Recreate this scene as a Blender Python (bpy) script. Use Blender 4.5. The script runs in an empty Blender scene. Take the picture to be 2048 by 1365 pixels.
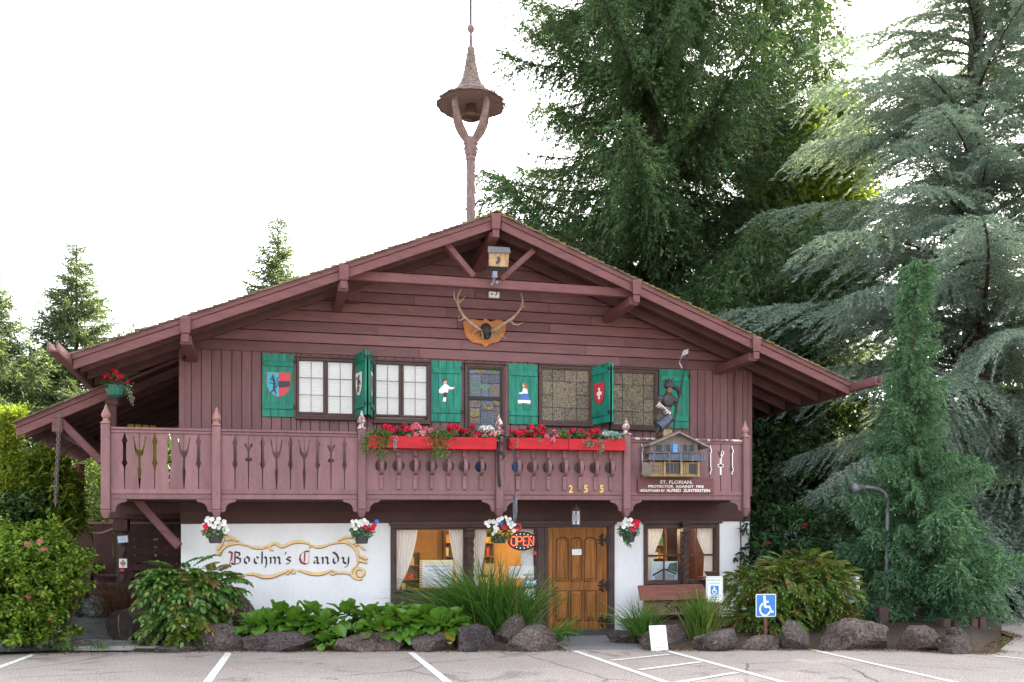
import bpy, bmesh, math, random
import numpy as np
from mathutils import Vector, Matrix, Euler, Quaternion

scene = bpy.context.scene
R = math.radians
# ------------------------------------------------------------------ camera, sky, sun, exposure
FPX, HY, CX, YAW, CAMD, CAMH = 1850.0, 1095.0, 1024.0, R(15), 17.0, 1.62
cd = bpy.data.cameras.new("camera"); cam = bpy.data.objects.new("camera", cd)
scene.collection.objects.link(cam); scene.camera = cam
cam.location = (0, -CAMD, CAMH); cam.rotation_euler = (R(90), 0, -YAW)
cd.sensor_width = 36; cd.lens = 36 * FPX / 2048; cd.shift_y = (HY - 682.5) / 2048
cd.clip_start = 0.1; cd.clip_end = 3000

SUN_EL, SUN_AZ = R(39), R(40)          # azimuth from +Y towards +X: the sun stands behind the house, to the right
world = bpy.data.worlds.new("World"); scene.world = world; world.use_nodes = True
wn, wl = world.node_tree.nodes, world.node_tree.links
bg = wn["Background"]
sky = wn.new("ShaderNodeTexSky"); sky.sky_type = 'NISHITA'; sky.sun_disc = False
sky.sun_elevation = SUN_EL; sky.sun_rotation = SUN_AZ
sky.air_density = 1.0; sky.dust_density = 4.0; sky.ozone_density = 1.0
hs = wn.new("ShaderNodeHueSaturation"); hs.inputs["Saturation"].default_value = 0.3
wl.new(sky.outputs[0], hs.inputs["Color"]); wl.new(hs.outputs[0], bg.inputs["Color"])
bg.inputs["Strength"].default_value = 0.15
sd = bpy.data.lights.new("sun", 'SUN'); sun = bpy.data.objects.new("sun", sd); scene.collection.objects.link(sun)
sd.energy = 4.5; sd.angle = R(0.6); sd.color = (1.0, 0.9, 0.74)
sdir = Vector((math.sin(SUN_AZ) * math.cos(SUN_EL), math.cos(SUN_AZ) * math.cos(SUN_EL), math.sin(SUN_EL)))
sun.rotation_euler = sdir.to_track_quat('Z', 'Y').to_euler(); sun.location = sdir * 60
vs = scene.view_settings
vs.view_transform = 'Standard'; vs.look = 'None'; vs.gamma = 1; vs.use_curve_mapping = False
vs.exposure = 2.65
scene.render.engine = 'CYCLES'
scene.cycles.max_bounces = 8; scene.cycles.transparent_max_bounces = 12
scene.cycles.use_denoising = True

# ------------------------------------------------------------------ helpers
SH, SHX = 0.0115, 4.0                   # the old house leans: everything on it rises slightly to the right
_c, _s = math.cos(YAW), math.sin(YAW)
def at(px, py, Y):
    """point (X, w) on the upright plane at Y, in house heights"""
    a = (px - CX) / FPX; b = (HY - py) / FPX
    t = (Y + CAMD) / (_c - a * _s); X = (a * _c + _s) * t
    return X, CAMH + b * t - SH * (X - SHX)
def gnd(px, py, z=0.0):
    t = (CAMH - z) * FPX / (py - HY); a = (px - CX) / FPX
    return (a * _c + _s) * t, (_c - a * _s) * t - CAMD
def far(px, py, Y):
    """true-height point on the upright plane at Y"""
    X, w = at(px, py, Y)
    return Vector((X, Y, w + SH * (X - SHX)))
def lift(p): return Vector((p[0], p[1], p[2] + SH * (p[0] - SHX)))

W = {}
def link(o): scene.collection.objects.link(o); return o
def props(o, label=None, cat=None, group=None, kind=None):
    for k, v in (("label", label), ("category", cat), ("group", group), ("kind", kind)):
        if v: o[k] = v
    return o
def thing(name, label, cat, loc=(0, 0, 0), group=None, kind=None):
    o = link(bpy.data.objects.new(name, None)); o.location = loc; o.empty_display_size = .2
    W[o] = Vector(loc)
    return props(o, label, cat, group, kind)
def addobj(name, me, parent=None, loc=None, rot=None, scl=None):
    o = link(bpy.data.objects.new(name, me))
    if parent is not None:
        o.parent = parent; W[o] = W[parent] + (Vector(loc) if loc is not None else Vector((0, 0, 0)))
    else:
        W[o] = Vector(loc) if loc is not None else Vector((0, 0, 0))
    if loc is not None: o.location = loc
    if rot is not None:
        if isinstance(rot, Quaternion): o.rotation_mode = 'QUATERNION'; o.rotation_quaternion = rot
        else: o.rotation_euler = rot
    if scl is not None: o.scale = (scl,) * 3 if isinstance(scl, (int, float)) else scl
    return o

class MB:
    """collects simple shapes and links them as ONE mesh"""
    def __init__(s): s.v, s.f, s.m = [], [], []
    def poly(s, pts, m=0):
        n = len(s.v); s.v += [tuple(p) for p in pts]; s.f.append(list(range(n, n + len(pts)))); s.m.append(m); return s
    def raw(s, vs_, fs_, m=0):
        n = len(s.v); s.v += [tuple(p) for p in vs_]
        for f in fs_: s.f.append([i + n for i in f]); s.m.append(m)
        return s
    def hexa(s, p, m=0):
        return s.raw(p, [(0, 3, 2, 1), (4, 5, 6, 7), (0, 1, 5, 4), (1, 2, 6, 5), (2, 3, 7, 6), (3, 0, 4, 7)], m)
    def box(s, x0, x1, y0, y1, z0, z1, m=0):
        return s.hexa([(x0, y0, z0), (x1, y0, z0), (x1, y1, z0), (x0, y1, z0), (x0, y0, z1), (x1, y0, z1), (x1, y1, z1), (x0, y1, z1)], m)
    def prism(s, pts, y0, y1, m=0):
        """outline in (x, z), counter-clockwise seen from the front, from y0 (front) to y1"""
        n = len(pts)
        s.raw([(x, y0, z) for x, z in pts] + [(x, y1, z) for x, z in pts],
              [list(range(n)), list(range(2 * n - 1, n - 1, -1))] + [(i, n + i, n + (i + 1) % n, (i + 1) % n) for i in range(n)], m)
        return s
    def beam(s, p0, p1, w, h, up=(0, 0, 1), m=0, w1=None, h1=None):
        p0, p1 = Vector(p0), Vector(p1); d = (p1 - p0).normalized()
        sx = d.cross(Vector(up))
        if sx.length < 1e-4: sx = d.cross(Vector((0, 1, 0)))
        sx.normalize(); u = sx.cross(d).normalized(); q = []
        for p, a, b in ((p0, w, h), (p1, w1 or w, h1 or h)):
            q += [p - sx * a / 2 - u * b / 2, p + sx * a / 2 - u * b / 2, p + sx * a / 2 + u * b / 2, p - sx * a / 2 + u * b / 2]
        return s.raw(q, [(3, 2, 1, 0), (4, 5, 6, 7), (0, 1, 5, 4), (1, 2, 6, 5), (2, 3, 7, 6), (3, 0, 4, 7)], m)
    def tube(s, pts, rad, n=8, m=0, cap=True):
        pts = [Vector(p) for p in pts]
        if not hasattr(rad, '__len__'): rad = [rad] * len(pts)
        base = len(s.v); prev = None
        for i, p in enumerate(pts):
            d = (pts[min(i + 1, len(pts) - 1)] - pts[max(i - 1, 0)])
            d = d.normalized() if d.length > 1e-9 else Vector((0, 0, 1))
            if prev is None:
                prev = d.orthogonal().normalized()
            prev = (prev - d * prev.dot(d)).normalized(); b = d.cross(prev)
            for k in range(n):
                a = 2 * math.pi * k / n
                s.v.append(tuple(p + (prev * math.cos(a) + b * math.sin(a)) * rad[i]))
        for i in range(len(pts) - 1):
            for k in range(n):
                s.f.append([base + i * n + k, base + i * n + (k + 1) % n, base + (i + 1) * n + (k + 1) % n, base + (i + 1) * n + k]); s.m.append(m)
        if cap:
            s.f.append([base + k for k in range(n)][::-1]); s.m.append(m)
            s.f.append([base + (len(pts) - 1) * n + k for k in range(n)]); s.m.append(m)
        return s
    def lathe(s, prof, c, n=12, m=0, twist=0.0, star=0.0, lobes=0):
        """profile (r, z) turned about the upright through c"""
        base = len(s.v)
        for i, (r, z) in enumerate(prof):
            for k in range(n):
                a = 2 * math.pi * k / n + twist * z
                rr = r * (1 + star * math.cos(lobes * (2 * math.pi * k / n))) if lobes else r
                s.v.append((c[0] + rr * math.cos(a), c[1] + rr * math.sin(a), c[2] + z))
        for i in range(len(prof) - 1):
            for k in range(n):
                s.f.append([base + i * n + k, base + i * n + (k + 1) % n, base + (i + 1) * n + (k + 1) % n, base + (i + 1) * n + k]); s.m.append(m)
        s.f.append([base + k for k in range(n)][::-1]); s.m.append(m)
        s.f.append([base + (len(prof) - 1) * n + k for k in range(n)]); s.m.append(m)
        return s
    def ball(s, c, r, n=8, m=0):
        r = r if hasattr(r, '__len__') else (r, r, r)
        h = max(3, n // 2)
        prof = [(max(.02, math.sin(math.pi * i / h)), -math.cos(math.pi * i / h)) for i in range(h + 1)]
        b = len(s.v); s.lathe(prof, (0, 0, 0), n, m)
        for i in range(b, len(s.v)):
            x, y, z = s.v[i]; s.v[i] = (c[0] + x * r[0], c[1] + y * r[1], c[2] + z * r[2])
        return s
    def ribbon(s, pts, w, y, m=0):
        """flat stroke in (x, z) at depth y with half-widths w"""
        n = len(pts); w = w if hasattr(w, '__len__') else [w] * n
        L, Rr = [], []
        for i in range(n):
            a = Vector(pts[max(i - 1, 0)]); b = Vector(pts[min(i + 1, n - 1)]); d = (b - a)
            d = d.normalized() if d.length > 1e-9 else Vector((1, 0)); nn = Vector((-d.y, d.x)) * w[i]
            L.append((pts[i][0] + nn.x, y, pts[i][1] + nn.y)); Rr.append((pts[i][0] - nn.x, y, pts[i][1] - nn.y))
        for i in range(n - 1): s.poly([L[i], Rr[i], Rr[i + 1], L[i + 1]], m)
        return s
    def mesh(s, name, mats, off=(0, 0, 0), shear=False, smooth=False):
        off = Vector(off); V = []
        for x, y, z in s.v:
            if shear: z += SH * (x - SHX)
            V.append((x - off.x, y - off.y, z - off.z))
        me = bpy.data.meshes.new(name); me.from_pydata(V, [], s.f)
        for mt in (mats if isinstance(mats, (list, tuple)) else [mats]): me.materials.append(mt)
        me.polygons.foreach_set("material_index", s.m)
        if smooth: me.polygons.foreach_set("use_smooth", [True] * len(s.f))
        me.update(); return me
    def build(s, name, mats, parent=None, shear=False, smooth=False, bevel=0, origin=None):
        if parent is not None: off = W[parent]
        else: off = Vector(origin) if origin is not None else Vector((0, 0, 0))
        o = addobj(name, s.mesh(name, mats, off, shear, smooth), parent, None if parent is not None else tuple(off))
        if bevel:
            b = o.modifiers.new("edge", 'BEVEL'); b.width = bevel; b.segments = 1; b.limit_method = 'ANGLE'; b.angle_limit = R(40)
        if smooth == 'auto':
            pass
        return o
def H(name, mb, mats, parent=None, **k):            # a piece of the house
    return mb.build(name, mats, parent if parent is not None else chalet, shear=True, **k)

# ------------------------------------------------------------------ materials
MATS = {}
def nodes(name):
    m = bpy.data.materials.new(name); m.use_nodes = True
    nt = m.node_tree; return m, nt.nodes, nt.links, nt.nodes["Principled BSDF"]
def mixcol(n, l, fac, a, b, mode='MIX'):
    x = n.new("ShaderNodeMix"); x.data_type = 'RGBA'; x.blend_type = mode
    for sock, v in ((0, fac), (6, a), (7, b)):
        if hasattr(v, 'links') or hasattr(v, 'is_linked'): l.new(v, x.inputs[sock])
        elif sock == 0: x.inputs[0].default_value = v
        else: x.inputs[sock].default_value = (*v, 1) if len(v) == 3 else v
    return x.outputs[2]
def ramp(n, l, src, stops):
    r = n.new("ShaderNodeValToRGB"); e = r.color_ramp.elements
    while len(e) < len(stops): e.new(0.5)
    for el, (p, c) in zip(e, stops):
        el.position = p; el.color = (*c, 1) if hasattr(c, '__len__') else (c, c, c, 1)
    l.new(src, r.inputs[0]); return r.outputs[0]
def noise(n, l, scale, detail=4, vec=None, rough=.55, dist=0):
    t = n.new("ShaderNodeTexNoise"); t.inputs["Scale"].default_value = scale; t.inputs["Detail"].default_value = detail
    t.inputs["Roughness"].default_value = rough; t.inputs["Distortion"].default_value = dist
    if vec is not None: l.new(vec, t.inputs["Vector"])
    return t.outputs["Fac"]
def coords(n, l, stretch=(1, 1, 1), space="Object"):
    t = n.new("ShaderNodeTexCoord"); mp = n.new("ShaderNodeMapping"); mp.inputs["Scale"].default_value = stretch
    l.new(t.outputs[space], mp.inputs["Vector"]); return mp.outputs[0]
def bump(n, l, b, h, strength=.3, dist=.01):
    bp = n.new("ShaderNodeBump"); bp.inputs["Strength"].default_value = strength; bp.inputs["Distance"].default_value = dist
    l.new(h, bp.inputs["Height"]); l.new(bp.outputs[0], b.inputs["Normal"])
def surf(name, col, rough=.6, var=.25, scale=6, stretch=(1, 1, 1), grain=0, bmp=.2, objvar=.15, col2=None, spec=.3, wear=None, wearamt=.6, metal=0):
    """painted or natural surface: broad tone drift, fine grain, per-piece tone, optional worn patches"""
    if name in MATS: return MATS[name]
    m, n, l, b = nodes(name)
    v = coords(n, l, stretch)
    c = Vector(col); lo = tuple(c * (1 - var)); hi = tuple(c * (1 + var)) if col2 is None else col2
    o = mixcol(n, l, ramp(n, l, noise(n, l, scale, 6, v), [(.3, 0.), (.7, 1.)]), lo, hi)
    fine = noise(n, l, scale * 9, 3, v)
    o = mixcol(n, l, .5, o, ramp(n, l, fine, [(.25, .35), (.75, .65)]), 'OVERLAY')
    if objvar:
        oi = n.new("ShaderNodeObjectInfo"); mr = n.new("ShaderNodeMapRange")
        mr.inputs[3].default_value = 1 - objvar; mr.inputs[4].default_value = 1 + objvar
        l.new(oi.outputs["Random"], mr.inputs[0])
        o = mixcol(n, l, 1.0, o, mr.outputs[0], 'MULTIPLY')
    if wear:
        w = ramp(n, l, noise(n, l, scale * 3, 8, v, .7), [(wearamt, 0.), (min(1, wearamt + .06), 1.)])
        o = mixcol(n, l, w, o, wear)
    l.new(o, b.inputs["Base Color"]); b.inputs["Roughness"].default_value = rough
    b.inputs["Specular IOR Level"].default_value = spec; b.inputs["Metallic"].default_value = metal
    if bmp: bump(n, l, b, fine, bmp, .004)
    MATS[name] = m; return m
def flat(name, col, rough=.5, emit=0, metal=0):
    if name in MATS: return MATS[name]
    m, n, l, b = nodes(name); b.inputs["Base Color"].default_value = (*col, 1); b.inputs["Roughness"].default_value = rough
    b.inputs["Metallic"].default_value = metal
    if emit: b.inputs["Emission Color"].default_value = (*col, 1); b.inputs["Emission Strength"].default_value = emit
    else:
        b.inputs["Base Color"].default_value = (*col, 1)
        o = mixcol(n, l, ramp(n, l, noise(n, l, 30, 4, coords(n, l)), [(.3, 0.), (.7, 1.)]), tuple(Vector(col) * .85), tuple(Vector(col) * 1.1))
        l.new(o, b.inputs["Base Color"])
    MATS[name] = m; return m
def leafmat(name, stops, trans=.35, rough=.5, clump=.5, cscale=1.2, spec=.25, ctint=(.6, .62, .5), ttint=(1.2, 1.15, .62)):
    """foliage: a tone per leaf, drifting tones per clump, light through the leaf"""
    m, n, l, b = nodes(name)
    g = n.new("ShaderNodeNewGeometry")
    o = ramp(n, l, g.outputs["Random Per Island"], stops)
    cl = ramp(n, l, noise(n, l, cscale, 3, coords(n, l)), [(.35, 0.), (.65, 1.)])
    dk = mixcol(n, l, 1.0, o, ctint, 'MULTIPLY')
    o2 = mixcol(n, l, clump, o, mixcol(n, l, cl, dk, o))
    l.new(o2, b.inputs["Base Color"]); b.inputs["Roughness"].default_value = rough; b.inputs["Specular IOR Level"].default_value = spec
    tr = n.new("ShaderNodeBsdfTranslucent"); l.new(mixcol(n, l, 1.0, o2, ttint, 'MULTIPLY'), tr.inputs["Color"])
    mx = n.new("ShaderNodeMixShader"); mx.inputs[0].default_value = trans
    l.new(b.outputs[0], mx.inputs[1]); l.new(tr.outputs[0], mx.inputs[2])
    l.new(mx.outputs[0], n["Material Output"].inputs["Surface"]); return m
def glassmat(name, tint=(1, 1, 1), base=.05, k=.9):
    m, n, l, b = nodes(name); n.remove(b)
    t = n.new("ShaderNodeBsdfTransparent"); t.inputs[0].default_value = (*tint, 1)
    g = n.new("ShaderNodeBsdfGlossy"); g.inputs["Roughness"].default_value = .03
    lw = n.new("ShaderNodeFresnel"); lw.inputs[0].default_value = 1.5
    ma = n.new("ShaderNodeMath"); ma.operation = 'MULTIPLY_ADD'; ma.inputs[1].default_value = k; ma.inputs[2].default_value = base
    l.new(lw.outputs[0], ma.inputs[0])
    mx = n.new("ShaderNodeMixShader"); l.new(ma.outputs[0], mx.inputs[0]); l.new(t.outputs[0], mx.inputs[1]); l.new(g.outputs[0], mx.inputs[2])
    l.new(mx.outputs[0], n["Material Output"].inputs["Surface"]); return m

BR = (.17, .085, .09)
M_SID = surf("siding_paint", BR, .62, .14, 2.0, (1, 1, 6), bmp=.4, objvar=.2, wear=(.25, .145, .15), wearamt=.66)
M_VER = surf("vertical_paint", BR, .62, .14, 2.0, (6, 1, 1), bmp=.4, objvar=.16, wear=(.26, .15, .155), wearamt=.67)
M_BAL = surf("balcony_paint", (.19, .099, .103), .6, .14, 2.2, (5, 1, 1), bmp=.4, objvar=.15, wear=(.28, .17, .17), wearamt=.68)
M_BARGE = surf("barge_paint", (.135, .055, .056), .6, .2, 3, (1, 4, 4), bmp=.5, objvar=.06, wear=(.09, .05, .05), wearamt=.66)
M_TRIM = surf("trim_paint", (.07, .039, .036), .55, .2, 4, bmp=.2, objvar=.08)
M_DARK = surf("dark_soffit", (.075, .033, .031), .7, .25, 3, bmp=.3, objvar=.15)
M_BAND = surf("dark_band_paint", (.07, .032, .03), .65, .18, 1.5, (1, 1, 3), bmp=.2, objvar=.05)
M_WEATH = surf("weathered_paint", (.2, .09, .095), .7, .2, 4, bmp=.6, objvar=.1, wear=(.62, .56, .5), wearamt=.5)
M_FIN = surf("finial_paint", (.3, .15, .135), .42, .2, 8, bmp=.2, objvar=.15, wear=(.5, .36, .3), wearamt=.62)
M_PLAST = surf("white_plaster", (.8, .8, .81), .85, .05, 1.1, (1.6, 1, .7), bmp=.5, objvar=.0, wear=(.66, .64, .62), wearamt=.66)
M_SHAKE = surf("cedar_shake", (.13, .1, .075), .85, .4, 9, (4, 1, 1), bmp=.7, objvar=.35)
M_MOSS = surf("mossy_shake", (.11, .085, .04), .95, .5, 14, bmp=.9, objvar=.35, col2=(.2, .14, .05))
M_GREEN = surf("shutter_green", (.012, .185, .13), .55, .3, 3, (5, 1, 1), bmp=.4, objvar=.2, wear=(.06, .27, .2), wearamt=.63)
M_RED = surf("box_red", (.4, .004, .012), .5, .25, 3, (1, 1, 4), bmp=.3, objvar=.03, wear=(.46, .05, .05), wearamt=.66)
M_IRON = surf("black_iron", (.018, .016, .017), .45, .3, 20, bmp=.3, objvar=0)
M_DOOR = surf("oak_door", (.22, .075, .018), .5, .3, 3, (9, 9, .7), bmp=.4, objvar=.14, col2=(.38, .15, .036), spec=.2)
M_WHITE = flat("white_paint", (.8, .8, .78))
M_BLACK = flat("black_paint", (.015, .015, .017))
M_ROCK = None
M_PAPER = flat("paper", (.75, .77, .8), .7)
# ------------------------------------------------------------------ ground
def ground_mat(name, cols, speck, rough=.9, cracks=False, bmp=.5):
    m, n, l, b = nodes(name); v = coords(n, l)
    o = mixcol(n, l, ramp(n, l, noise(n, l, .35, 6, v, .6), [(.3, 0.), (.7, 1.)]), cols[0], cols[1])
    o = mixcol(n, l, ramp(n, l, noise(n, l, 3.1, 8, v, .7), [(.52, 0.), (.75, .6)]), o, cols[2])
    fine = noise(n, l, speck, 2, v, .7)
    o = mixcol(n, l, .9, o, ramp(n, l, fine, [(.36, .2), (.64, .8)]), 'OVERLAY')
    vo = n.new("ShaderNodeTexVoronoi"); vo.inputs["Scale"].default_value = speck * .8; l.new(v, vo.inputs["Vector"])
    o = mixcol(n, l, .35, o, ramp(n, l, vo.outputs["Distance"], [(.1, .35), (.5, .6)]), 'OVERLAY')
    if cracks:
        wv = n.new("ShaderNodeTexVoronoi"); wv.feature = 'DISTANCE_TO_EDGE'; wv.inputs["Scale"].default_value = .42
        wp = n.new("ShaderNodeMix"); wp.data_type = 'VECTOR'; wp.inputs[0].default_value = .1
        nz = n.new("ShaderNodeTexNoise"); nz.inputs["Scale"].default_value = 2.5; nz.inputs["Detail"].default_value = 6; l.new(v, nz.inputs["Vector"])
        l.new(v, wp.inputs[4]); l.new(nz.outputs["Color"], wp.inputs[5]); l.new(wp.outputs[1], wv.inputs["Vector"])
        ck = ramp(n, l, wv.outputs["Distance"], [(.0, 1.), (.009, 0.)])
        gate = ramp(n, l, noise(n, l, .5, 2, v), [(.42, 0.), (.5, .9)])
        mm = n.new("ShaderNodeMath"); mm.operation = 'MULTIPLY'; l.new(ck, mm.inputs[0]); l.new(gate, mm.inputs[1])
        o = mixcol(n, l, mm.outputs[0], o, (.05, .045, .04))
        st = ramp(n, l, noise(n, l, 1.1, 7, v, .72, .6), [(.57, 0.), (.66, .7)]); o = mixcol(n, l, st, o, (.1, .092, .088))
        sk_ = coords(n, l, (.35, 3.2, 1)); tk = ramp(n, l, noise(n, l, 1.4, 5, sk_, .6), [(.58, 0.), (.7, .28)]); o = mixcol(n, l, tk, o, (.12, .11, .105))
        dl = ramp(n, l, noise(n, l, 9, 3, v, .6), [(.7, 0.), (.73, .75)]); o = mixcol(n, l, dl, o, (.09, .08, .07))
    l.new(o, b.inputs["Base Color"]); b.inputs["Roughness"].default_value = rough; b.inputs["Specular IOR Level"].default_value = .2
    bump(n, l, b, fine, bmp, .008); return m
M_ASPH = ground_mat("asphalt_mat", ((.24, .207, .186), (.325, .284, .256), (.18, .16, .148)), 46, cracks=True)
M_ASPH2 = ground_mat("path_asphalt_mat", ((.13, .13, .135), (.18, .175, .175), (.1, .1, .1)), 55)
M_SOIL = ground_mat("soil_mat", ((.035, .026, .018), (.06, .042, .028), (.08, .05, .03)), 30)
M_GRAVEL = ground_mat("gravel_mat", ((.24, .26, .3), (.38, .4, .44), (.12, .125, .14)), 20)
M_LAWN = ground_mat("far_ground_mat", ((.035, .05, .018), (.05, .06, .02), (.05, .04, .02)), 12)
M_LINE = surf("line_paint", (.66, .65, .62), .8, .08, 8, bmp=.3, objvar=0, wear=(.34, .31, .29), wearamt=.53)

def sheet(name, pts, z, mat):
    o = MB().poly([(x, y, z) for x, y in pts]).build(name, mat); props(o, kind="structure"); return o
sheet("ground", [(-900, -900), (900, -900), (900, 1500), (-900, 1500)], -.03, M_LAWN)
kerb = [gnd(-900, 1330), gnd(-300, 1312), gnd(0, 1310), gnd(140, 1306), gnd(400, 1303), gnd(640, 1303), gnd(915, 1302), gnd(1135, 1301)]
kerb2 = [gnd(1285, 1300), gnd(1420, 1299), gnd(1645, 1299), gnd(1815, 1300), gnd(1950, 1307), gnd(2000, 1300)]
lot = kerb + [(4.9, -.2), (6.9, -.2)] + kerb2 + [gnd(2030, 1275), gnd(1985, 1262), (16.5, .5), (17.5, 2.5), (40, 6), (40, -60), (-60, -60), (-60, -2)]
sheet("parking_lot", lot, 0, M_ASPH)
sheet("path", [gnd(1140, 1300), gnd(1290, 1299), gnd(1285, 1283), gnd(1235, 1268), (6.7, -.1), (5.05, -.1)], .004, M_ASPH2)
# planting bed: gently mounded soil behind the kerb stones
bm_ = MB()
def bed(front, back, zf, zb):
    n = len(front)
    for i in range(n - 1):
        a, b_, c_, d_ = front[i], front[i + 1], back[i + 1], back[i]
        am = [(a[0] * .6 + d_[0] * .4), (a[1] * .6 + d_[1] * .4)]; bm2 = [(b_[0] * .6 + c_[0] * .4), (b_[1] * .6 + c_[1] * .4)]
        za_, zb_ = zb * (1 if i < n - 2 or zb < .21 else 1), zb * (0 if i == n - 2 else 1); za_ = zb; bm_.poly([(*a, zf), (*b_, zf), (*bm2, max(zf, zb_)), (*am, za_)]); bm_.poly([(*am, za_), (*bm2, max(zf, zb_)), (*c_, max(zf, zb_)), (*d_, za_)])
bed([gnd(262, 1304), gnd(400, 1303), gnd(640, 1303), gnd(915, 1302), gnd(1135, 1301), ], [(-1.4, -.02), (-.4, -.02), (1.5, -.02), (3.4, -.02), (5.0, -.02)], .008, .2)
bed([gnd(1285, 1299), gnd(1420, 1299), gnd(1645, 1299), gnd(1815, 1300), gnd(1950, 1307), gnd(2000, 1300)], [(6.75, -.02), (8.5, -.02), (12.5, .5), (14.5, 1), (15.5, .8), (16.0, .2)], .008, .22)
props(bm_.build("soil", M_SOIL), kind="structure")
sheet("gravel", [gnd(60, 1303), gnd(140, 1300), gnd(330, 1296), (-1.45, 0), (-1.45, 9), (-9, 9), (-9, -.8), (-5, -1.2)], .002, M_GRAVEL)

def strip(name, p, q, w, z=.006):
    p, q = Vector(gnd(*p)), Vector(gnd(*q)); d = (q - p).normalized(); q = q + d * 0; nn = Vector((-d.y, d.x)) * w / 2
    N = 24; L = []; rr = random.Random(int(p.x * 100))
    mb = MB()
    for i in range(N + 1):
        c_ = p + (q - p) * i / N; j = rr.uniform(-.006, .006); L.append((c_ + nn * (1 + j * 10), c_ - nn * (1 + j * 8)))
    for i in range(N):
        a, b_ = L[i], L[i + 1]; mb.poly([(*a[0], z), (*a[1], z), (*b_[1], z), (*b_[0], z)])
    return props(mb.build(name, M_LINE), kind="structure")
def ext(p, q, k): return (p[0] + (q[0] - p[0]) * k, p[1] + (q[1] - p[1]) * k)
for a, b_, w in (((70, 1309), ext((70, 1309), (0, 1335), 3.5), .1), ((458, 1306), ext((458, 1306), (415, 1365), 2.5), .105), ((822, 1306), ext((822, 1306), (895, 1365), 2.5), .105),
                 ((1150, 1303), ext((1150, 1303), (1330, 1365), 2.2), .1), ((1335, 1303), ext((1335, 1303), (1565, 1365), 2.2), .1),
                 ((1627, 1301), ext((1627, 1301), (1850, 1352), 2.5), .09), ((1990, 1313), (2120, 1325), .09)):
    strip("parking_line", a, b_, w)
for a, b_ in (((1222, 1322), (1338, 1310)), ((1278, 1341), (1402, 1325)), ((1352, 1367), (1474, 1346))):
    strip("parking_line", a, b_, .09, .0075)

# ------------------------------------------------------------------ the chalet
chalet = thing("chalet", "brown two storey alpine chalet with wide gable roof and carved balcony", "house", (4, 0, 0))
WX0, WX1 = -1.394, 9.579
RA = 3.876; RZ = 7.41; ML, MR_ = .4025, .3816; EL, ER = -2.85, 10.86; YG = -1.5; YB = 9.0
def roofz(x): return RZ - (ML * (RA - x) if x < RA else MR_ * (x - RA))
def wx(px, py=900, Y=0): return at(px, py, Y)[0]
def wz(px, py, Y=0): return at(px, py, Y)[1]

# rear and side walls
H("wall", MB().box(WX0, WX0 + .2, .2, YB, 2.6, 5.0), M_DARK)
H("wall", MB().box(WX1 - .2, WX1, .2, YB, -.1, 5.0), M_DARK)
H("wall", MB().prism([(WX0, -.1), (WX1, -.1), (WX1, 5.0), (RA, 7.0), (WX0, 5.0)], YB, YB + .2), M_DARK)
H("wall", MB().box(WX0, WX0 + .2, .2, YB, -.1, 2.6), M_DARK)
H("wall", MB().box(WX0, WX1, .02, YB, 2.3, 2.42), M_DARK)         # floor between the storeys

# openings (x0, x1, z0, z1)
def rect(x0, x1, yt, yb, Y=0):
    xm = (x0 + x1) / 2; return wx(x0, yt, Y), wx(x1, yt, Y), wz(xm, yb, Y), wz(xm, yt, Y)
O1, O2 = rect(593, 712, 719, 836), rect(747, 858, 726, 844)
OS = rect(928, 1009, 731, 880); O3, O4 = rect(1076, 1183, 734, 849), rect(1218, 1313, 741, 857)
UP = [O1, O2, OS, O3, O4]

# vertical boards of the upper storey
rnd = random.Random(4)
n = 65; pw = (WX1 - WX0) / n
for i in range(n):
    a, b_ = WX0 + i * pw, WX0 + (i + 1) * pw
    cuts = sorted({a, b_} | {e for o in UP for e in o[:2] if a + .004 < e < b_ - .004})
    for u, v_ in zip(cuts, cuts[1:]):
        segs = [(2.6, 5.15)]
        for o in UP:
            if o[0] - .003 <= u and v_ <= o[1] + .003: segs = [(2.6, o[2]), (o[3], 5.15)]
        for z0, z1 in segs:
            dy = rnd.uniform(0, .004)
            H("siding_board", MB().box(u + .0055, v_ - .0055, -.03 - dy, .012, z0, z1), M_VER, bevel=.004)
H("wall", MB().prism([(WX0, 2.42), (O1[0], 2.42), (O1[0], 5.2), (WX0, 5.2)], .014, .1)
  .prism([(O1[1], 2.42), (O2[0], 2.42), (O2[0], 5.2), (O1[1], 5.2)], .014, .1).prism([(O2[1], 2.42), (OS[0], 2.42), (OS[0], 5.2), (O2[1], 5.2)], .014, .1)
  .prism([(OS[1], 2.42), (O3[0], 2.42), (O3[0], 5.2), (OS[1], 5.2)], .014, .1).prism([(O3[1], 2.42), (O4[0], 2.42), (O4[0], 5.2), (O3[1], 5.2)], .014, .1)
  .prism([(O4[1], 2.42), (WX1, 2.42), (WX1, 5.2), (O4[1], 5.2)], .014, .1), M_TRIM)
back = MB()
for o in UP:
    back.box(o[0], o[1], .014, .1, 2.42, o[2] - .003); back.box(o[0], o[1], .014, .1, o[3] + .003, 5.2)
back.prism([(WX0, 5.2), (WX1, 5.2), (WX1, roofz(WX1) - .1), (RA, RZ - .1), (WX0, roofz(WX0) - .1)], .014, .1)
H("wall", back, M_TRIM)
H("room_wall", MB().box(WX0 + .2, WX1 - .2, 2.2, 2.3, 2.42, 5.2), surf("upper_room", (.12, .1, .09), .9))

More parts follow.
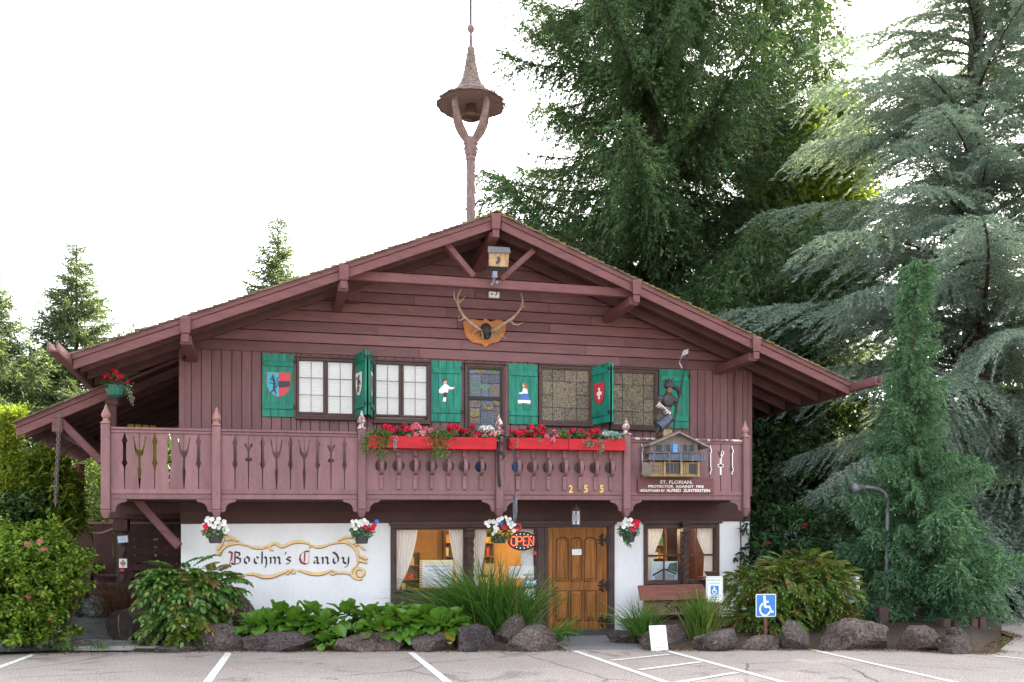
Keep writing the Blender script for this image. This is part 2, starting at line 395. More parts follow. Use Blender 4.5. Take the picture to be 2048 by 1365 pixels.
# lapped horizontal boards of the gable
def gx(z):      # left and right ends under the roof at height z
    zz = z + .1
    l_ = RA - (RZ - zz) / ML; r_ = RA + (RZ - zz) / MR_
    return max(WX0 - .02, l_), min(WX1 + .02, r_)
z = 5.13; row = 0
while z < 7.2:
    h = .195; z1 = z + h
    l0, r0 = gx(z); l1, r1 = gx(min(z1, 7.3))
    if r1 - l1 < .25: break
    js = [l0 + (r0 - l0) * f for f in ([.38 + .1 * math.sin(row * 2.3), .74 + .08 * math.sin(row * 3.7)] if r0 - l0 > 5 else [.5 + .2 * math.sin(row)] if r0 - l0 > 2.5 else [])]
    xs = [None] + js + [None]
    for a, b_ in zip(xs, xs[1:]):
        A0, A1 = (l0, l1) if a is None else (a + .002, a + .002); B0, B1 = (r0, r1) if b_ is None else (b_ - .002, b_ - .002)
        dy = rnd.uniform(-.003, .003)
        yb, yt = -.068 + dy, -.034 + dy
        H("siding_board", MB().hexa([(A0, yb, z), (B0, yb, z), (B0, .013, z), (A0, .013, z), (A1, yt, z1 - .014), (B1, yt, z1 - .014), (B1, .013, z1 - .014), (A1, .013, z1 - .014)]), M_SID, bevel=.003)
    z = z1; row += 1

# roof: sheathing, rafters, barge boards, shakes
def slab(x0, x1, z_off0, z_off1, y0, y1):
    return MB().prism([(x0, roofz(x0) - z_off1), (x1, roofz(x1) - z_off1), (x1, roofz(x1) - z_off0), (x0, roofz(x0) - z_off0)], y0, y1)
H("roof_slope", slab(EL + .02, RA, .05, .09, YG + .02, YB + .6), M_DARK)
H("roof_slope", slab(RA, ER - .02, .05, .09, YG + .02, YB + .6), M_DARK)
for i in range(15):
    y = YG + .32 + .62 * i
    for s_ in (0, 1):
        if y < -.2: a, b_ = (EL + .05, RA - .06) if s_ == 0 else (RA + .06, ER - .05)
        else: a, b_ = (EL + .05, WX0 + .02) if s_ == 0 else (WX1 - .02, ER - .05)
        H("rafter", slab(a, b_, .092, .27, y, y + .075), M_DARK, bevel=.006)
M_SOF = M_DARK
for s_ in (0, 1):
    a, b_ = (EL, RA - .07) if s_ == 0 else (RA + .07, ER)
    H("barge_board", slab(a, b_, .035, .125, YG - .045, YG + .015), M_BARGE, bevel=.006)
    H("barge_board", slab(a + .012, b_, .126, .275, YG - .02, YG + .018), M_BARGE, bevel=.006)
    x = EL if s_ == 0 else ER
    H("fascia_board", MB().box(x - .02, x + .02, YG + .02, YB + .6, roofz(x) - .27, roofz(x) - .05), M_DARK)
# shakes along the gable edge, each its own; the rest of the slope joined
for s_ in (0, 1):
    x0, x1 = (EL, RA) if s_ == 0 else (ER, RA)
    nS = 58; sgn = 1 if s_ == 0 else -1
    for i in range(nS):
        xa = x0 + (x1 - x0) * i / nS - sgn * .03; xb = xa + sgn * abs(x1 - x0) / nS * 1.75
        xb = min(xb, RA) if s_ == 0 else max(xb, RA)
        za, zb = roofz(xa) + rnd.uniform(.0, .012), roofz(xb) - .012
        y0 = YG - .075 + rnd.uniform(-.02, .015)
        moss = rnd.random() < (.08 if s_ == 0 else .35) or abs(xa - RA) < .4
        th = .026 + rnd.uniform(0, .01) + (.014 if moss else 0)
        pts = [(xa, za - .04), (xb, zb - .036), (xb, zb - .028), (xa, za - .04 + th)]
        if s_: pts = pts[::-1]
        H("shingle", MB().prism(pts, y0, y0 + .3 + rnd.uniform(0, .05)), M_MOSS if moss else M_SHAKE)
sh = MB()
for s_ in (0, 1):
    x0, x1 = (EL, RA) if s_ == 0 else (ER, RA); nR = 46; sgn = 1 if s_ == 0 else -1
    for i in range(nR):
        xa = x0 + (x1 - x0) * i / nR - sgn * .03; xb = xa + sgn * abs(x1 - x0) / nR * 1.6; y = YG + .3
        xb = min(xb, RA) if s_ == 0 else max(xb, RA)
        while y < YB + .6:
            w_ = rnd.uniform(.14, .3); d_ = rnd.uniform(0, .012)
            pts = [(xa, roofz(xa) - .042), (xb, roofz(xb) - .045), (xb, roofz(xb) - .03), (xa, roofz(xa) - .012 + d_)]
            if s_: pts = pts[::-1]
            sh.prism(pts, y + .004, y + w_); y += w_
o = H("shingles", sh, M_SHAKE); o["kind"] = "stuff"
H("ridge_cap", MB().prism([(RA - .16, RZ - .055), (RA, RZ - .003), (RA + .16, RZ - .055), (RA, RZ + .03)], YG - .06, YB + .6), M_MOSS)

# purlin ends and brackets
for px, py in ((370, 650), (688, 540), (993, 424), (1275, 578), (1515, 705)):
    X = wx(px, py, YG - .1); zt = roofz(X)
    w_ = .085
    H("purlin", MB().hexa([(X - w_, -1.46, zt - .62 if px != 993 else zt - .42), (X + w_, -1.46, zt - .62 if px != 993 else zt - .42), (X + w_, .0, zt - .62), (X - w_, .0, zt - .62),
                             (X - w_, -1.46, zt - .32), (X + w_, -1.46, zt - .32), (X + w_, 0, zt - .32), (X - w_, 0, zt - .32)]) if px == 993 else
      MB().hexa([(X - w_, -1.44, zt - .46), (X + w_, -1.44, zt - .46), (X + w_, -.05, zt - .47), (X - w_, -.05, zt - .47),
                 (X - w_, -1.44, zt - .31), (X + w_, -1.44, zt - .31), (X + w_, -.05, zt - .31), (X - w_, -.05, zt - .31)]), M_BARGE, bevel=.008)
    e = .085
    H("purlin_cap", MB().prism([(X - .075, zt - .31), (X + .075, zt - .31), (X + e, zt - .04), (X - e, zt - .04)], YG - .09, YG - .047).prism(
        [(X - .06, zt - .45), (X + .06, zt - .45), (X + .06, zt - .312), (X - .06, zt - .312)], YG - .075, YG - .03), M_BARGE, bevel=.01)
x0, x1, z0, z1 = rect(690, 718, 585, 610); H("corbel_block", MB().box(x0, x1, -.3, -.05, z0, z1), M_BARGE, bevel=.008)
# the open truss of the gable
TY = -1.32
(bx0, _), (bx1, _) = at(697, 548, TY), at(1268, 578, TY)
H("tie_beam", MB().box(bx0, bx1, TY, TY + .12, 6.14, 6.3), M_BARGE, bevel=.01)
for (xa, ya), (xb, yb) in (((893, 487), (948, 553)), ((1068, 500), (1002, 559))):
    a, b_ = at(xa, ya, TY), at(xb, yb, TY)
    H("truss_brace", MB().beam((a[0], TY + .06, a[1]), (b_[0], TY + .06, b_[1]), .1, .17, up=(0, 1, 0)), M_BARGE, bevel=.01)
x0, x1, z0, z1 = rect(918, 952, 490, 545); 
lv = MB().box(x0, x1, -.075, -.056, z0, z1)
for i in range(9): zz = z0 + .04 + i * (z1 - z0 - .06) / 9; lv.box(x0 + .02, x1 - .02, -.1, -.076, zz, zz + .025)
H("gable_vent", lv, M_TRIM)
# projecting wooden gutters
for x, sx in ((EL, -1), (ER, 1)):
    zt = roofz(x) - .06; g = MB(); xc = x + sx * .07
    y0 = -2.55 if sx < 0 else -2.3
    g.box(xc - .07, xc + .07, y0, YB + .5, zt - .15, zt - .125).box(xc - .07, xc - .045, y0, YB + .5, zt - .124, zt).box(xc + .045, xc + .07, y0, YB + .5, zt - .124, zt)
    H("gutter", g, M_BARGE, bevel=.006)
x_ = wx(373, 712, -.12); z_ = wz(373, 712, -.12)
H("flood_lamp", MB().lathe([(.02, .1), (.03, .06), (.045, .0), (.07, -.06), (.06, -.08)], (x_, -.12, z_)).box(x_ - .02, x_ + .02, -.12, -.03, z_ + .06, z_ + .1), M_IRON)
H("downpipe", MB().tube([(wx(1468, 820), -.08, 2.62), (wx(1468, 820), -.08, 4.9), (wx(1474, 740, -.1), -.1, 5.25)], .022, 8), M_VER)
H("corner_board", MB().box(WX1 - .06, WX1 + .03, -.05, -.033, 2.6, 5.12), M_VER)
H("corner_board", MB().box(WX0 - .03, WX0 + .06, -.05, -.033, 2.6, 5.12), M_VER)
# ------------------------------------------------------------------ balcony
BY = -1.1                                # front face of the balcony boards
def bx(px, py=920): return at(px, py, BY)[0]
def bz(py, px=860): return at(px, py, BY)[1]
PX = [212, 433, 723, 998, 1252, 1490]
POST = [bx(p) for p in PX]
RT, RB = 3.60, 2.62                      # top of rail, foot of the boards
H("balcony_deck", MB().box(POST[0] - .05, POST[-1] + .05, BY + .06, -.035, 2.46, 2.56), M_DARK)
H("balcony_deck", MB().box(POST[0] - .05, WX0 - .002, -.034, 8.5, 2.46, 2.56), M_DARK)
for y in [0.6 * i for i in range(14)]: H("deck_joist", MB().box(POST[0] - .05, WX0 - .01, y, y + .08, 2.28, 2.455), M_DARK)
for i, (a, b_) in enumerate(zip(POST, POST[1:])):
    H("rim_board", MB().box(a + .07, b_ - .07, BY - .012, BY + .05, 2.545, 2.625), M_BAL, bevel=.008)
    H("rim_board", MB().box(a + .07, b_ - .07, BY - .002, BY + .055, 2.46, 2.544), M_BAL, bevel=.008)
    wt = i == 4
    H("top_rail", MB().box(a + .07, b_ - .07, BY - .05, BY + .07, RT - .03, RT + .012), M_WEATH if wt else M_BAL, bevel=.008)
    H("top_rail", MB().box(a + .07, b_ - .07, BY - .025, BY + .055, RT - .075, RT - .031), M_BAL, bevel=.006)
    for s_, x in ((1, a + .07), (-1, b_ - .07)):       # curved brackets beside the posts
        pts = [(x, 2.459), (x + s_ * .24, 2.459), (x + s_ * .24, 2.43)]
        for k in range(7):
            t = k / 6 * math.pi / 2; pts.append((x + s_ * (.2 - .13 * math.sin(t)), 2.41 - .13 * (1 - math.cos(t))))
        pts += [(x + s_ * .05, 2.25), (x, 2.25)]
        if s_ > 0: pts = pts[::-1]
        H("bracket", MB().prism(pts, BY - .005, BY + .06), M_BAL, bevel=.006)
for i, x in enumerate(POST):
    m_ = M_WEATH if i in (2, 3) else M_BAL
    zb, zt = 2.29, 3.66
    p = MB().box(x - .068, x + .068, BY - .08, BY + .075, zb, zt)
    p.hexa([(x - .035, BY - .045, zb - .14), (x + .035, BY - .045, zb - .14), (x + .035, BY + .03, zb - .14), (x - .035, BY + .03, zb - .14),
            (x - .08, BY - .092, zb - .004), (x + .08, BY - .092, zb - .004), (x + .08, BY + .085, zb - .004), (x - .08, BY + .085, zb - .004)])
    po = H("balcony_post", p, M_BAL, bevel=.012)
    prof = [(.05, 0), (.055, .02), (.045, .035), (.04, .05), (.062, .075), (.072, .105), (.064, .14), (.045, .18), (.03, .215), (.02, .25), (.012, .275), (.002, .285)]
    H("finial", MB().hexa([(x - .08, BY - .092, zt + .001), (x + .08, BY - .092, zt + .001), (x + .08, BY + .085, zt + .001), (x - .08, BY + .085, zt + .001),
       (x - .05, BY - .06, zt + .035), (x + .05, BY - .06, zt + .035), (x + .05, BY + .055, zt + .035), (x - .05, BY + .055, zt + .035)]).lathe(prof, (x, BY, zt + .03), 14), M_WEATH if i in (2, 3, 4) else M_FIN, po, smooth=False)

# pierced boards. Notches are cut into the board edges, so two boards make one figure
U = .0339                                # metres per 4 px step of the enlarged photograph, scaled below
def zz1(y): return bz(650 + y / 3.9)     # enlarged heights of the left bay to metres
k1 = 1 / 3.9 / 116.0
def spindle(): return [(1145, 2), (1122, 8), (1105, 18), (1092, 13), (1080, 9), (965, 9), (955, 14), (943, 18), (925, 9), (900, 2)]
def chalice(): return [(1148, 12), (1138, 5), (1060, 5), (1045, 20), (1015, 30), (960, 38), (916, 48), (912, 38), (955, 30), (1000, 20), (1016, 0.5)]
def flower(): return [(1150, 2), (1085, 3), (1078, 22), (1062, 24), (1055, 4), (1010, 4), (985, 14), (965, 30), (945, 20), (955, 8), (990, 2)]
def circ(): 
    return [(1102 + 46 * math.cos(t) * -1 - 0, max(.5, 46 * math.sin(t))) for t in [math.pi * q / 12 for q in range(13)]][::-1]
SHAPES = {'s': spindle(), 'y': chalice(), 'f': flower(), 'c': circ()}
def board(x0, x1, left, right, name="railing_board", mat=None):
    """a board whose edges carry the half figures left / right"""
    kk = min(k1, (x1 - x0) * .46 / 48)
    pts = [(x0, RB), (x1, RB)]
    if right: pts += [(x1 - w * (k1 if right != 'y' else kk), min(RT - .09, zz1(y))) for y, w in SHAPES[right]]
    pts += [(x1, RT - .07), (x0, RT - .07)]
    if left: pts += [(x0 + w * (k1 if left != 'y' else kk), min(RT - .09, zz1(y))) for y, w in SHAPES[left][::-1]]
    return H(name, MB().prism(pts, BY + rnd.uniform(-.002, .002), BY + .03), mat or M_BAL)
def bay(a, b_, joints):
    xs = [POST[a] + .066] + [bx(p) for p, _ in joints] + [POST[b_] - .066]
    ks = [None] + [k for _, k in joints] + [None]
    for i in range(len(xs) - 1): board(xs[i] + .006, xs[i + 1] - .006, ks[i], ks[i + 1])
bay(0, 1, [(249, 's'), (279, 'y'), (309.5, 's'), (338.5, 's'), (368, 'y'), (397, 's')])
bay(1, 2, [(470, 's'), (497, 'f'), (525, 's'), (553, 'y'), (581, 's'), (608.5, 'y'), (635, 's'), (662, 'f'), (689, 's')])
b1 = [762, 796.6, 830, 863, 896, 928.7, 961.5]; b2 = [1035, 1065.7, 1096, 1128, 1159, 1189.6, 1220.4]
bay(2, 3, [(p, 'c') for p in b1]); bay(3, 4, [(p, 'c') for p in b2])
bay(4, 5, [(1282, 's'), (1303, None), (1327, None), (1350, None), (1373, None), (1396, None), (1419, 's'), (1441, 'f'), (1462.5, 's')])
for p, kind_ in ((1282, 's'), (1419, 's'), (1441, 'f'), (1462.5, 's')):   # white painted outline on the right-hand edges
    x = bx(p) + .004
    pts = [(x + w * k1, zz1(y)) for y, w in SHAPES[kind_]]
    H("painted_outline", MB().ribbon(pts, .008, BY - .0045), M_WHITE)
    if kind_ == 'f':
        H("painted_outline", MB().ribbon([(bx(p) - w * k1, zz1(y)) for y, w in SHAPES['f'][:6]], .008, BY - .0045), M_WHITE)
for p in b1 + b2:                        # bowed straps over the round holes
    x = bx(p); y0 = BY - .035; path = []
    zc = zz1(1102)
    path += [(y0, RT - .1), (y0, zc + .2)]
    for q in range(9):
        t = math.pi * q / 8; path.append((y0 - .125 * math.sin(t), zc + .16 * math.cos(t)))
    path += [(y0, zc - .2), (y0, RB + .02)]
    s_ = MB(); w_ = .032; th = .03
    for i in range(len(path) - 1):
        (ya, za), (yb, zb) = path[i], path[i + 1]
        nA = Vector((ya - yb, za - zb)); nA = Vector((nA.y, -nA.x)).normalized() * th if nA.length else Vector((th, 0))
        s_.hexa([(x - w_, yb - .0, zb), (x + w_, yb, zb), (x + w_, yb + th, zb), (x - w_, yb + th, zb), (x - w_, ya, za), (x + w_, ya, za), (x + w_, ya + th, za), (x - w_, ya + th, za)])
    s_.box(x - w_ - .006, x + w_ + .006, y0 - .012, y0 - .001, zc - .225, zc - .185).box(x - w_ - .006, x + w_ + .006, y0 - .012, y0 - .001, zc + .18, zc + .22)
    H("baluster", s_, M_BAL, bevel=.004)
# side rail of the left deck, seen end-on
for i in range(14):
    y = BY + .1 + i * .6
    H("side_rail_board", MB().box(POST[0] - .015, POST[0] + .015, y, y + .59, RB, RT - .07), M_BAL)
H("side_rail", MB().box(POST[0] - .05, POST[0] + .06, BY + .08, 8.4, RT - .068, RT + .01), M_BAL)

# left deck: posts, beams, braces and the lower porch roof
X_, Z_ = at(225, 800, .15); H("porch_post", MB().box(X_ - .07, X_ + .07, .08, .22, 2.56, 4.3).box(X_ - .1, X_ + .1, .05, .25, at(225, 812, .15)[1], at(225, 800, .15)[1]), M_DARK, bevel=.01)
def two(pa, pb, Y): (a, za), (b_, zb) = at(*pa, Y), at(*pb, Y); return (a, Y, za), (b_, Y, zb)
a, b_ = two((268, 992), (358, 1094), -.35); H("deck_brace", MB().beam(a, b_, .14, .2, up=(0, 1, 0)), M_BARGE, bevel=.015)
a, b_ = two((206, 1004), (362, 1006), .9); H("deck_beam", MB().box(a[0], WX0 - .01, .8, 1.0, 2.2, 2.45), M_DARK, bevel=.015)
xp = at(243, 1080, .9)[0]
tw = MB()
tw.lathe([(.085 + .01 * math.sin(0), z * .05) for z in range(42)], (xp, .9, -.05), 16, twist=7, star=.11, lobes=4)
H("twisted_post", tw, M_TRIM, smooth=False)
H("twisted_post_cap", MB().box(xp - .13, xp + .13, .77, 1.03, 1.97, 2.2), M_DARK, bevel=.02)
px0, pz0 = -4.035, 3.80; px1 = -1.42; ps = .477
def pz(x): return pz0 + (x - px0) * ps
def pslab(x0, x1, o0, o1, y0, y1): return MB().prism([(x0, pz(x0) - o1), (x1, pz(x1) - o1), (x1, pz(x1) - o0), (x0, pz(x0) - o0)], y0, y1)
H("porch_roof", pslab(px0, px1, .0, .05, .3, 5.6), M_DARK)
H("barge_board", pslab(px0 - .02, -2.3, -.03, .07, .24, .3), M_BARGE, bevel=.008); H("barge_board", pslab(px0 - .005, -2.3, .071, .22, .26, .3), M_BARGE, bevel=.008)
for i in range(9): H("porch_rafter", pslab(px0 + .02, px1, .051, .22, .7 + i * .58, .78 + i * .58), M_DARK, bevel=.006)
H("porch_beam", MB().box(px0 + .55, px0 + .72, .2, 5.6, pz(px0 + .6) - .42, pz(px0 + .6) - .19), M_BARGE, bevel=.01)
a, b_ = two((122, 843), (205, 925), .32); H("porch_brace", MB().beam(a, b_, .13, .19, up=(0, 1, 0)), M_BARGE, bevel=.015)
for i in range(26):
    xa = px0 - .05 + i * .1; pts = [(xa, pz(xa) + .02), (xa + .18, pz(xa + .18) + .025), (xa + .18, pz(xa + .18) + .035), (xa, pz(xa) + .05 + rnd.uniform(0, .012))]
    if xa < -2.2: H("shingle", MB().prism(pts, .18 + rnd.uniform(-.02, .02), .5), M_SHAKE)
H("porch_shingles", pslab(px0, px1, -.03, -.002, .5, 5.65), M_SHAKE)
lp = far(158, 960, 5.2); mb = MB()
mb.tube([(lp.x + .02, 5.2, .0), (lp.x - .03, 5.2, .9), (lp.x + .03, 5.22, 1.8), (lp.x - .02, 5.2, 2.6), (lp.x, 5.2, 3.55)], [.15, .14, .13, .13, .12], 9)
H("log_post", mb, surf("log_bark", (.09, .045, .025), .9, .4, 12, (3, 3, .5), bmp=.9))

# ------------------------------------------------------------------ windows of the upper storey
M_GLASS = glassmat("window_glass", base=.13, k=.9)
M_BLIND = flat("blind_white", (.85, .83, .77), .6)
M_LEAD = flat("lead_strip", (.04, .04, .045), .5)
def ring(x0, x1, z0, z1, t, y0, y1, mb=None):
    mb = mb or MB()
    return mb.box(x0, x0 + t, y0, y1, z0, z1).box(x1 - t, x1, y0, y1, z0, z1).box(x0 + t, x1 - t, y0, y1, z0, z0 + t).box(x0 + t, x1 - t, y0, y1, z1 - t, z1)
def casement(o, sashes):
    x0, x1, z0, z1 = o; a = sashes[0][0]; 
    f = ring(x0, x1, z0, z1, .045, -.075, .09)
    w = H("window", f, M_TRIM, bevel=.006)
    H("window_sill", MB().box(x0 - .02, x1 + .02, -.12, -.03, z0 - .05, z0 - .002), M_TRIM, w, bevel=.006)
    H("window_head", MB().box(x0 - .02, x1 + .02, -.1, -.04, z1 + .002, z1 + .04), M_TRIM, w, bevel=.006)
    prev = x0 + .045
    for (p0, p1, yt, yb) in sashes:
        s0, s1, s2, s3 = rect(p0, p1, yt, yb); t = .04
        H("sash", ring(s0 - t, s1 + t, s2 - t, s3 + t, t, -.05, .0), M_TRIM, w, bevel=.005)
        cw, rh = (s1 - s0) / 2, (s3 - s2) / 3
        mt = MB().box(s0 + cw - .007, s0 + cw + .007, -.038, -.012, s2, s3)
        for r_ in (1, 2): mt.box(s0, s1, -.036, -.014, s2 + rh * r_ - .007, s2 + rh * r_ + .007)
        H("muntin", mt, flat("grey_muntin", (.2, .17, .17), .4), w)
        for c_ in range(2):
            for r_ in range(3): H("pane", MB().poly([(s0 + cw * c_, -.025, s2 + rh * r_), (s0 + cw * (c_ + 1), -.025, s2 + rh * r_), (s0 + cw * (c_ + 1), -.025, s2 + rh * (r_ + 1)), (s0 + cw * c_, -.025, s2 + rh * (r_ + 1))]), M_GLASS, w)
    bl = MB(); zz = z0 + .06
    while zz < z1 - .06:
        bl.hexa([(x0 + .05, .055, zz), (x1 - .05, .055, zz), (x1 - .05, .085, zz + .028), (x0 + .05, .085, zz + .028), (x0 + .05, .053, zz + .003), (x1 - .05, .053, zz + .003), (x1 - .05, .083, zz + .031), (x0 + .05, .083, zz + .031)])
        zz += .032
    H("blind", bl, M_BLIND, w)
    H("curtain_lining", MB().box(x0 + .05, x1 - .05, .1, .11, z0, z1), M_BLIND, w)
    return w
casement(O1, [(598, 646, 723, 825), (656, 704, 726, 828)])
casement(O2, [(752, 797, 730, 830), (807, 852.5, 732.5, 832)])
def stained(name, cols, scale, rough=.25, lines=True):
    m, n, l, b = nodes(name); v = coords(n, l)
    nz = noise(n, l, scale, 3, v, .6, 2.5)
    o = ramp(n, l, nz, [(p, c) for p, c in cols])
    oi = n.new("ShaderNodeObjectInfo"); mr = n.new("ShaderNodeMapRange"); mr.inputs[3].default_value = .75; mr.inputs[4].default_value = 1.25
    l.new(oi.outputs["Random"], mr.inputs[0]); o = mixcol(n, l, 1.0, o, mr.outputs[0], 'MULTIPLY')
    l.new(o, b.inputs["Base Color"]); b.inputs["Roughness"].default_value = rough; b.inputs["Specular IOR Level"].default_value = .6
    bump(n, l, b, nz, .9, .02); return m
M_AMB = stained("amber_glass", [(.36, (.02, .017, .014)), (.45, (.1, .075, .045)), (.5, (.27, .21, .13)), (.56, (.06, .045, .03)), (.66, (.27, .235, .17))], 17)
M_SGB = stained("blue_grey_glass", [(.3, (.03, .035, .055)), (.5, (.13, .15, .22)), (.62, (.06, .065, .1)), (.75, (.25, .28, .36))], 24)
M_SGG = stained("green_glass", [(.3, (.03, .07, .05)), (.55, (.1, .22, .11)), (.75, (.26, .33, .16))], 30)
M_SGY = stained("yellow_glass", [(.3, (.1, .06, .02)), (.55, (.3, .22, .06)), (.75, (.42, .36, .18))], 30)
M_SGO = stained("orange_glass", [(.3, (.08, .045, .03)), (.55, (.24, .14, .08)), (.75, (.36, .27, .2))], 30)
def leaded(o, gp, cells, mats):
    x0, x1, z0, z1 = o
    w = H("window", ring(x0, x1, z0, z1, .045, -.075, .09), M_TRIM, bevel=.006)
    H("window_head", MB().box(x0 - .02, x1 + .02, -.1, -.04, z1 + .002, z1 + .04), M_TRIM, w, bevel=.006)
    H("window_sill", MB().box(x0 - .02, x1 + .02, -.12, -.03, z0 - .05, z0 - .002), M_TRIM, w, bevel=.006)
    s0, s1, s2, s3 = rect(*gp); W_, H_ = s1 - s0, s3 - s2
    H("window_lining", ring(x0 + .045, x1 - .045, z0 + .045, z1 - .045, .02, -.06, .06), M_TRIM, w)
    if (s0 - x0) > .07: H("sash", ring(x0 + .066, x1 - .066, z0 + .066, z1 - .066, .028, -.045, .0), M_IRON, w)
    a0, a1, a2, a3 = x0 + .06, x1 - .06, z0 + .06, z1 - .06; W_, H_ = a1 - a0, a3 - a2
    for (u0, v0, u1, v1, mi) in cells:
        p0, p1, q0, q1 = a0 + W_ * u0 + .005, a0 + W_ * u1 - .005, a3 - H_ * v1 + .005, a3 - H_ * v0 - .005
        H("pane", MB().box(p0, p1, -.022 - rnd.uniform(0, .003), -.008, q0, q1), mats[mi], w, bevel=.003)
    H("lead_backing", MB().box(a0 - .01, a1 + .01, -.007, .0, a2 - .01, a3 + .01), M_LEAD, w)
    return w, (a0, a1, a2, a3)
g = [0, .235, .49, .74, 1]; gr = [0, .235, .49, .745, 1]
cells = []
for r_ in range(4):
    for c_ in range(4):
        if r_ in (1, 2) and c_ in (1, 2): continue
        cells.append((g[c_], gr[r_], g[c_ + 1], gr[r_ + 1], 0))
cells.append((g[1], gr[1], g[3], gr[3], 0))
leaded(O3, (1080, 1176, 742, 845), cells, [M_AMB]); leaded(O4, (1222, 1309, 747, 849), cells, [M_AMB])
sg = [(0, 0, .3, .09, 0), (.3, 0, .45, .09, 0), (.45, 0, 1, .09, 0), (0, .09, .4, .42, 0), (.4, .09, 1, .22, 0), (.4, .22, .62, .42, 0), (.62, .22, 1, .42, 0), (0, .47, .38, .58, 0), (.38, .47, .8, .55, 0), (.8, .47, 1, .55, 0),
      (.38, .55, .8, .62, 0), (.8, .55, 1, .78, 0), (0, .58, .3, .73, 0), (.3, .58, .38, .73, 0), (.38, .62, .8, 1, 0), (0, .73, .38, .82, 0), (0, .82, .38, 1, 0), (.8, .78, 1, 1, 0)]
w_, (a0, a1, a2, a3) = leaded(OS, (937, 997, 736, 880), sg, [M_SGB, M_SGG, M_SGY, M_SGO])
H("transom", MB().box(a0 - .01, a1 + .01, -.04, -.0235, a3 - (a3 - a2) * .466, a3 - (a3 - a2) * .424), M_IRON, w_)
for (u, v0, v1, mi) in ((.2, .14, .4, M_SGG), (.38, .01, .08, M_SGY), (.72, .01, .08, M_SGG), (.81, .24, .4, M_SGY), (.5, .26, .32, M_SGG), (.9, .48, .54, M_SGY), (.6, .56, .61, M_SGY), (.2, .74, .81, M_SGO), (.58, .62, .96, M_SGG), (.2, .5, .56, M_SGO), (.2, .6, .72, M_SGY), (.9, .6, .76, M_SGO)):   # plant motifs in relief
    mt = MB(); X = a0 + (a1 - a0) * u; za, zb = a3 - (a3 - a2) * v1, a3 - (a3 - a2) * v0; hw = (a1 - a0) * .14
    mt.ribbon([(X, za), (X, zb)], .006, -.027)
    for q in range(5):
        zq = za + (zb - za) * (q + .3) / 5
        for s_ in (-1, 1): mt.ribbon([(X, zq), (X + s_ * hw * .5, zq + .012), (X + s_ * hw, zq + .045)], [.005, .011, .004], -.0275 - .0003 * q)
    H("glass_motif", mt, mi, w_)

# ------------------------------------------------------------------ shutters
def shutter(T, name="shutter", n=4, wd=.55, ht=1.1, battens=(.12, .84), flip=False):
    """T maps (u across, v up, d proud) to house space; returns the batten mesh that carries boards"""
    def bx_(u0, u1, v0, v1, d0, d1, mb): return mb.hexa([T(u0, v0, d0), T(u1, v0, d0), T(u1, v0, d1), T(u0, v0, d1), T(u0, v1, d0), T(u1, v1, d0), T(u1, v1, d1), T(u0, v1, d1)])
    s_ = link(bpy.data.objects.new(name, None)); s_.parent = chalet; s_.empty_display_size = .1; W[s_] = W[chalet].copy()
    for f in battens: H('batten', bx_(.03, wd - .012, ht * f, ht * f + .095, .03, .052, MB()), M_GREEN, s_, bevel=.004)
    for i in range(n):
        u0 = wd * i / n; H("shutter_board", bx_(u0 + .002, u0 + wd / n - .002, 0, ht, .002, .029, MB()), M_GREEN, s_, bevel=.003)
    hg = MB()
    for f in (.17, .89): bx_(wd - .015, wd + .02, ht * f - .03, ht * f + .03, .02, .056, hg)
    H("hinge", hg, M_IRON, s_)
    return s_
def flatT(x0, z0, y=-.04): return lambda u, v, d: (x0 + u, y - d, z0 + v)
def emblem(par, T, shapes, mats, nm="painted_emblem"):
    mb = MB()
    for k, (pts, mi) in enumerate(shapes):
        mb.poly([T(u, v, .034 + .0008 * k) for u, v in pts], mi)
    return H(nm, mb, mats, par)
M_TEAL = flat("emblem_teal", (.02, .35, .5)); M_EMRED = flat("emblem_red", (.55, .035, .05)); M_SKIN = flat("figure_skin", (.6, .36, .25))
M_NAVY = flat("emblem_navy", (.015, .018, .04)); M_BROWN = flat("emblem_brown", (.25, .1, .03)); M_BLUE = flat("figure_blue", (.05, .13, .42)); M_YEL = flat("figure_yellow", (.7, .5, .06))
EM = [M_WHITE, M_NAVY, M_TEAL, M_EMRED, M_SKIN, M_BROWN, M_BLUE, M_YEL]
def blade(c, a, b_, w): # thin stroke as polygon
    d = Vector((b_[0] - a[0], b_[1] - a[1])); n_ = Vector((-d.y, d.x)).normalized() * w
    return ([(a[0] + n_.x, a[1] + n_.y), (a[0] - n_.x, a[1] - n_.y), (b_[0] - n_.x, b_[1] - n_.y), (b_[0] + n_.x, b_[1] + n_.y)], c)
def disc(c, x, y, r, r2=None, n=12): return ([(x + r * math.cos(2 * math.pi * k / n), y + (r2 or r) * math.sin(2 * math.pi * k / n)) for k in range(n)], c)
def shieldpts(x0, x1, y0, y1):
    xm = (x0 + x1) / 2; w = (x1 - x0) / 2; h = y1 - y0
    return [(x0, y1), (x0, y0 + h * .45), (xm - w * .8, y0 + h * .22), (xm - w * .4, y0 + h * .07), (xm, y0), (xm + w * .4, y0 + h * .07), (xm + w * .8, y0 + h * .22), (x1, y0 + h * .45), (x1, y1)]
x0, x1, z0, z1 = rect(524.5, 588, 710, 835); wd, ht = x1 - x0, z1 - z0
T = flatT(x0, z0); s1 = shutter(T, wd=wd, ht=ht, battens=(.12, .8))
ex0, ex1, ey0, ey1 = wd * .15, wd * .87, ht * .32, ht * .7; xm = (ex0 + ex1) / 2
shp = [(shieldpts(ex0 - .01, ex1 + .01, ey0 - .012, ey1 + .01), 5), (shieldpts(ex0, ex1, ey0, ey1), 2)]
rightside = [(xm, ey1), (xm, ey0)] + [p for p in shieldpts(ex0, ex1, ey0, ey1) if p[0] > xm + .01]
